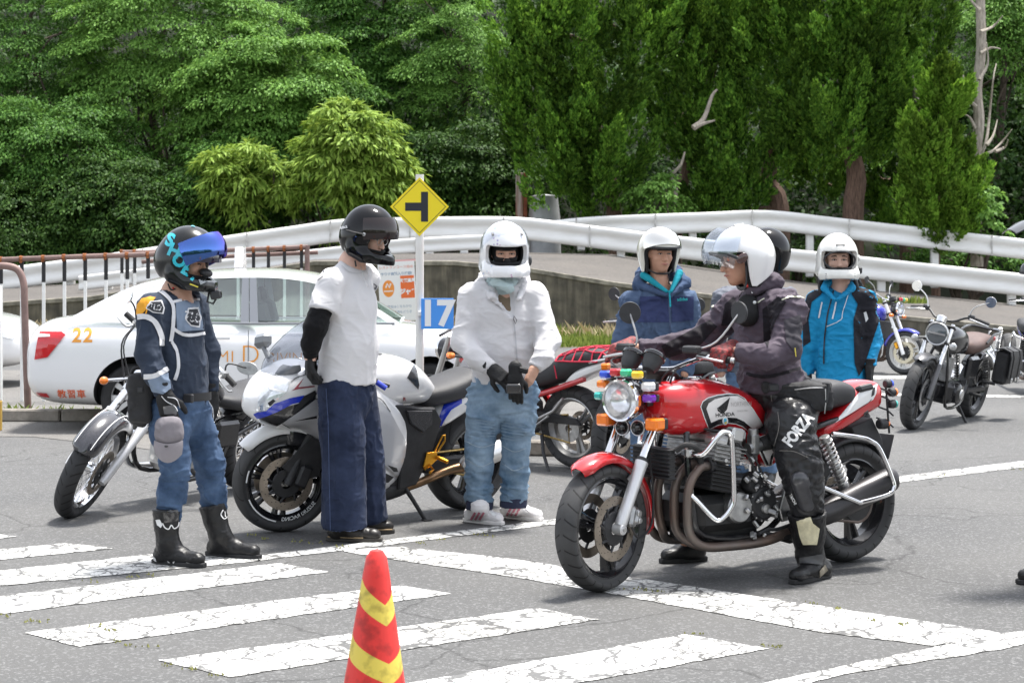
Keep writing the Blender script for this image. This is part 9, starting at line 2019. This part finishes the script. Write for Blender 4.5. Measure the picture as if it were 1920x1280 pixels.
 kg = SDF(); ax = unit(aL-kL); kg.cone(L(1500, 900, 8.70), L(1513, 945, 8.735), .046, .040, .02, (unit((.0, 1, 0)), .6)); kgo = sdf_obj('knee_slider', kg, .006, mat('knee_cup', (.035, .035, .04), .3, coat=.6, var=.4, vscale=18), p.t, 1)
 pxdecal('knee_lettering', pxtext('TAICHI', 1487, 935, 7, R(62), .03), M_LW, q, bq, p.I, .006, 30)
 b1 = boot(p, 'boot', np.array(gd(1552, 1080))-p.o, np.array(gd(1484, 1096))-p.o, [L(1518, 1040, 8.86), L(1516, 1000, 8.84), L(1513, 960, 8.82)], M_LEATH, r_ank=.062, shaft_r=(.080, .096)); bb = bvh_of(b1)
 stripes(p, 'shin_guard', [(1494, 976), (1520, 970), (1524, 980), (1536, 990), (1533, 1010), (1531, 1020), (1506, 1020), (1500, 1005)], mat('shin_cream', (.58, .53, .36), .7, var=.15, vscale=40), b1, .006, 6, bb); stripes(p, 'ankle_strap', [(1500, 1045), (1540, 1038), (1544, 1044), (1540, 1058), (1500, 1056)], mat('strap_grey', (.06, .06, .062), .4), b1, .006, 6, bb); stripes(p, 'boot_scuff', [(1536, 1070), (1546, 1058), (1552, 1068), (1536, 1082)], mat('boot_scuffed', (.25, .22, .17), .7, var=.4, vscale=30), b1, .004, 6, bb); stripes(p, 'toe_slider', [(1492, 1080), (1524, 1078), (1526, 1088), (1500, 1094)], M_BLK, b1, .005, 6, bb)
 to = np.array(gd(1238, 1056))-p.o; hl = np.array(gd(1322, 1050))-p.o; b2 = boot(p, 'boot', hl, to, [hl+nv(-.03, 0, .12), aR+nv(0, 0, .06), aR+nv(0, 0, .16)], M_LEATH, r_ank=.055, shaft_r=(.062, .075))
 # gloves
 d1 = np.array(ff.M.to_3x3() @ Vector((1, .12, -.12))); n1 = np.array((-.1, -.35, .9)); M_GR = mat('glove_red_black', (.30, .03, .03), .65, col2=(.014, .014, .015), vscale=60, bump=.3, bscale=80)
 g = hand(p, 'glove', gl-unit(d1)*.085+nv(0, 0, .030), d1, n1, 1, M_GR, curl=(55, 60, 35), thumb=50, sc=1.1, fat=1.25, cuff=-unit(d1)*.06); hand(p, 'glove', gr-unit(d1)*.085+nv(0, 0, .030), d1, n1, -1, M_GR, curl=(55, 60, 35), thumb=50, sc=1.1, fat=1.25, cuff=-unit(d1)*.06)
 kn = SDF(); kc = gl-unit(d1)*.085+nv(0, 0, .030)+unit(d1)*.02
 bagt = Person('black waist bag on the hip of the rider', (0, 0, 0)); c0 = np.array(at(1520, 742, 8.92)); bagt.t.location = c0; bagt.t.name = 'waist_bag'; bagt.t['category'] = 'bag'; M_NY = mat('black_nylon', (.022, .022, .024), .75)
 sd = SDF(); sd.ell((-.01, .02, -.005), (.105, .085, .075), None, 0); sd.box((.03, .0, .0), (.045, .05, .04), .025, None, .03); sd.cone((-.22, -.02, .045), (-.05, -.04, .015), .03, .055, .04, ((0, 1, 0), .6)); sdf_obj('bag', sd, .007, M_NY, bagt.t, 1, FO(.007, .06, 3)); MB().tube([(-.09, -.072, .035), (-.02, -.086, .045), (.05, -.072, .045)], .0035, 6, smooth=3).build('zip', M_ALUD, bagt.t)
 MB().box((.06, -.06, .02), (.012, .05, .10), rot=(0, R(10), R(35)), bev=.004).build('strap', M_PLAS, bagt.t); MB().box((-.19, -.055, .045), (.05, .02, .035), bev=.006).build('buckle', M_PLAS, bagt.t); MB().tube([(.06, -.075, .04), (.062, -.08, -.02), (.055, -.078, -.08)], .003, 5).build('zip_cord', M_ALU, bagt.t)
 # helmet with raised clear shield
 h = helmet_open(p, hc, A, mat('helmet_white', (.78, .77, .77), .2, coat=1.0), 1.0, rad=(.156, .132, .152), side=-.125, front=.045); P_ = lambda x, y, z: Vector(hc+A@(nv(x, y, z)*1.0))
 put(ell_patch((.200, .143, .160), R(72), (R(-30), R(42)), lift=R(24), piv=(-.01, 0, .02), cz=(.004, 0, .012), n=(30, 18)), hc, A, 1.0).build('face_shield', glass_mat('clear_shield', (.90, .93, .97), .16), h)
 put(MB().tube([(.062, .132, .016), (.10, .118, .040), (.135, .075, .052), (.150, 0, .058), (.135, -.075, .052), (.10, -.118, .040), (.062, -.132, .016)], .009, 7, smooth=3), hc, A, 1.0).build('brow_trim', M_PLAS, h)
 for s_ in (1, -1):
  put(MB().ell((.040, .134*s_, .012), (.035, .008, .022), Matrix.Rotation(R(25), 3, 'Y')), hc, A, 1.0).build('hinge_plate', mat('hinge_brown', (.06, .025, .022), .25, coat=1.0), h); put(MB().box((-.01, .1355*s_, .0), (.012, .006, .022), bev=.001), hc, A, 1.0).build('label', M_PLAS, h)
  put(MB().tube([(.02, .104*s_, -.03), (.025, .092*s_, -.10), (.03, .06*s_, -.135), (.03, 0, -.145)], .010, 7, smooth=3, squash=.4), hc, A, 1.0).build('chin_strap', M_PLAS, h)
 put(MB().box((.02, .075, -.125), (.018, .022, .022), rot=(R(30), 0, 0), bev=.004), hc, A, 1.0).build('buckle', lens('buckle_red', (.65, .03, .02)), h); put(MB().box((-.01, 0, .172), (.05, .02, .004), bev=.001), hc, A, 1.0).build('top_vent', M_ALUD, h)
 return p
rider()
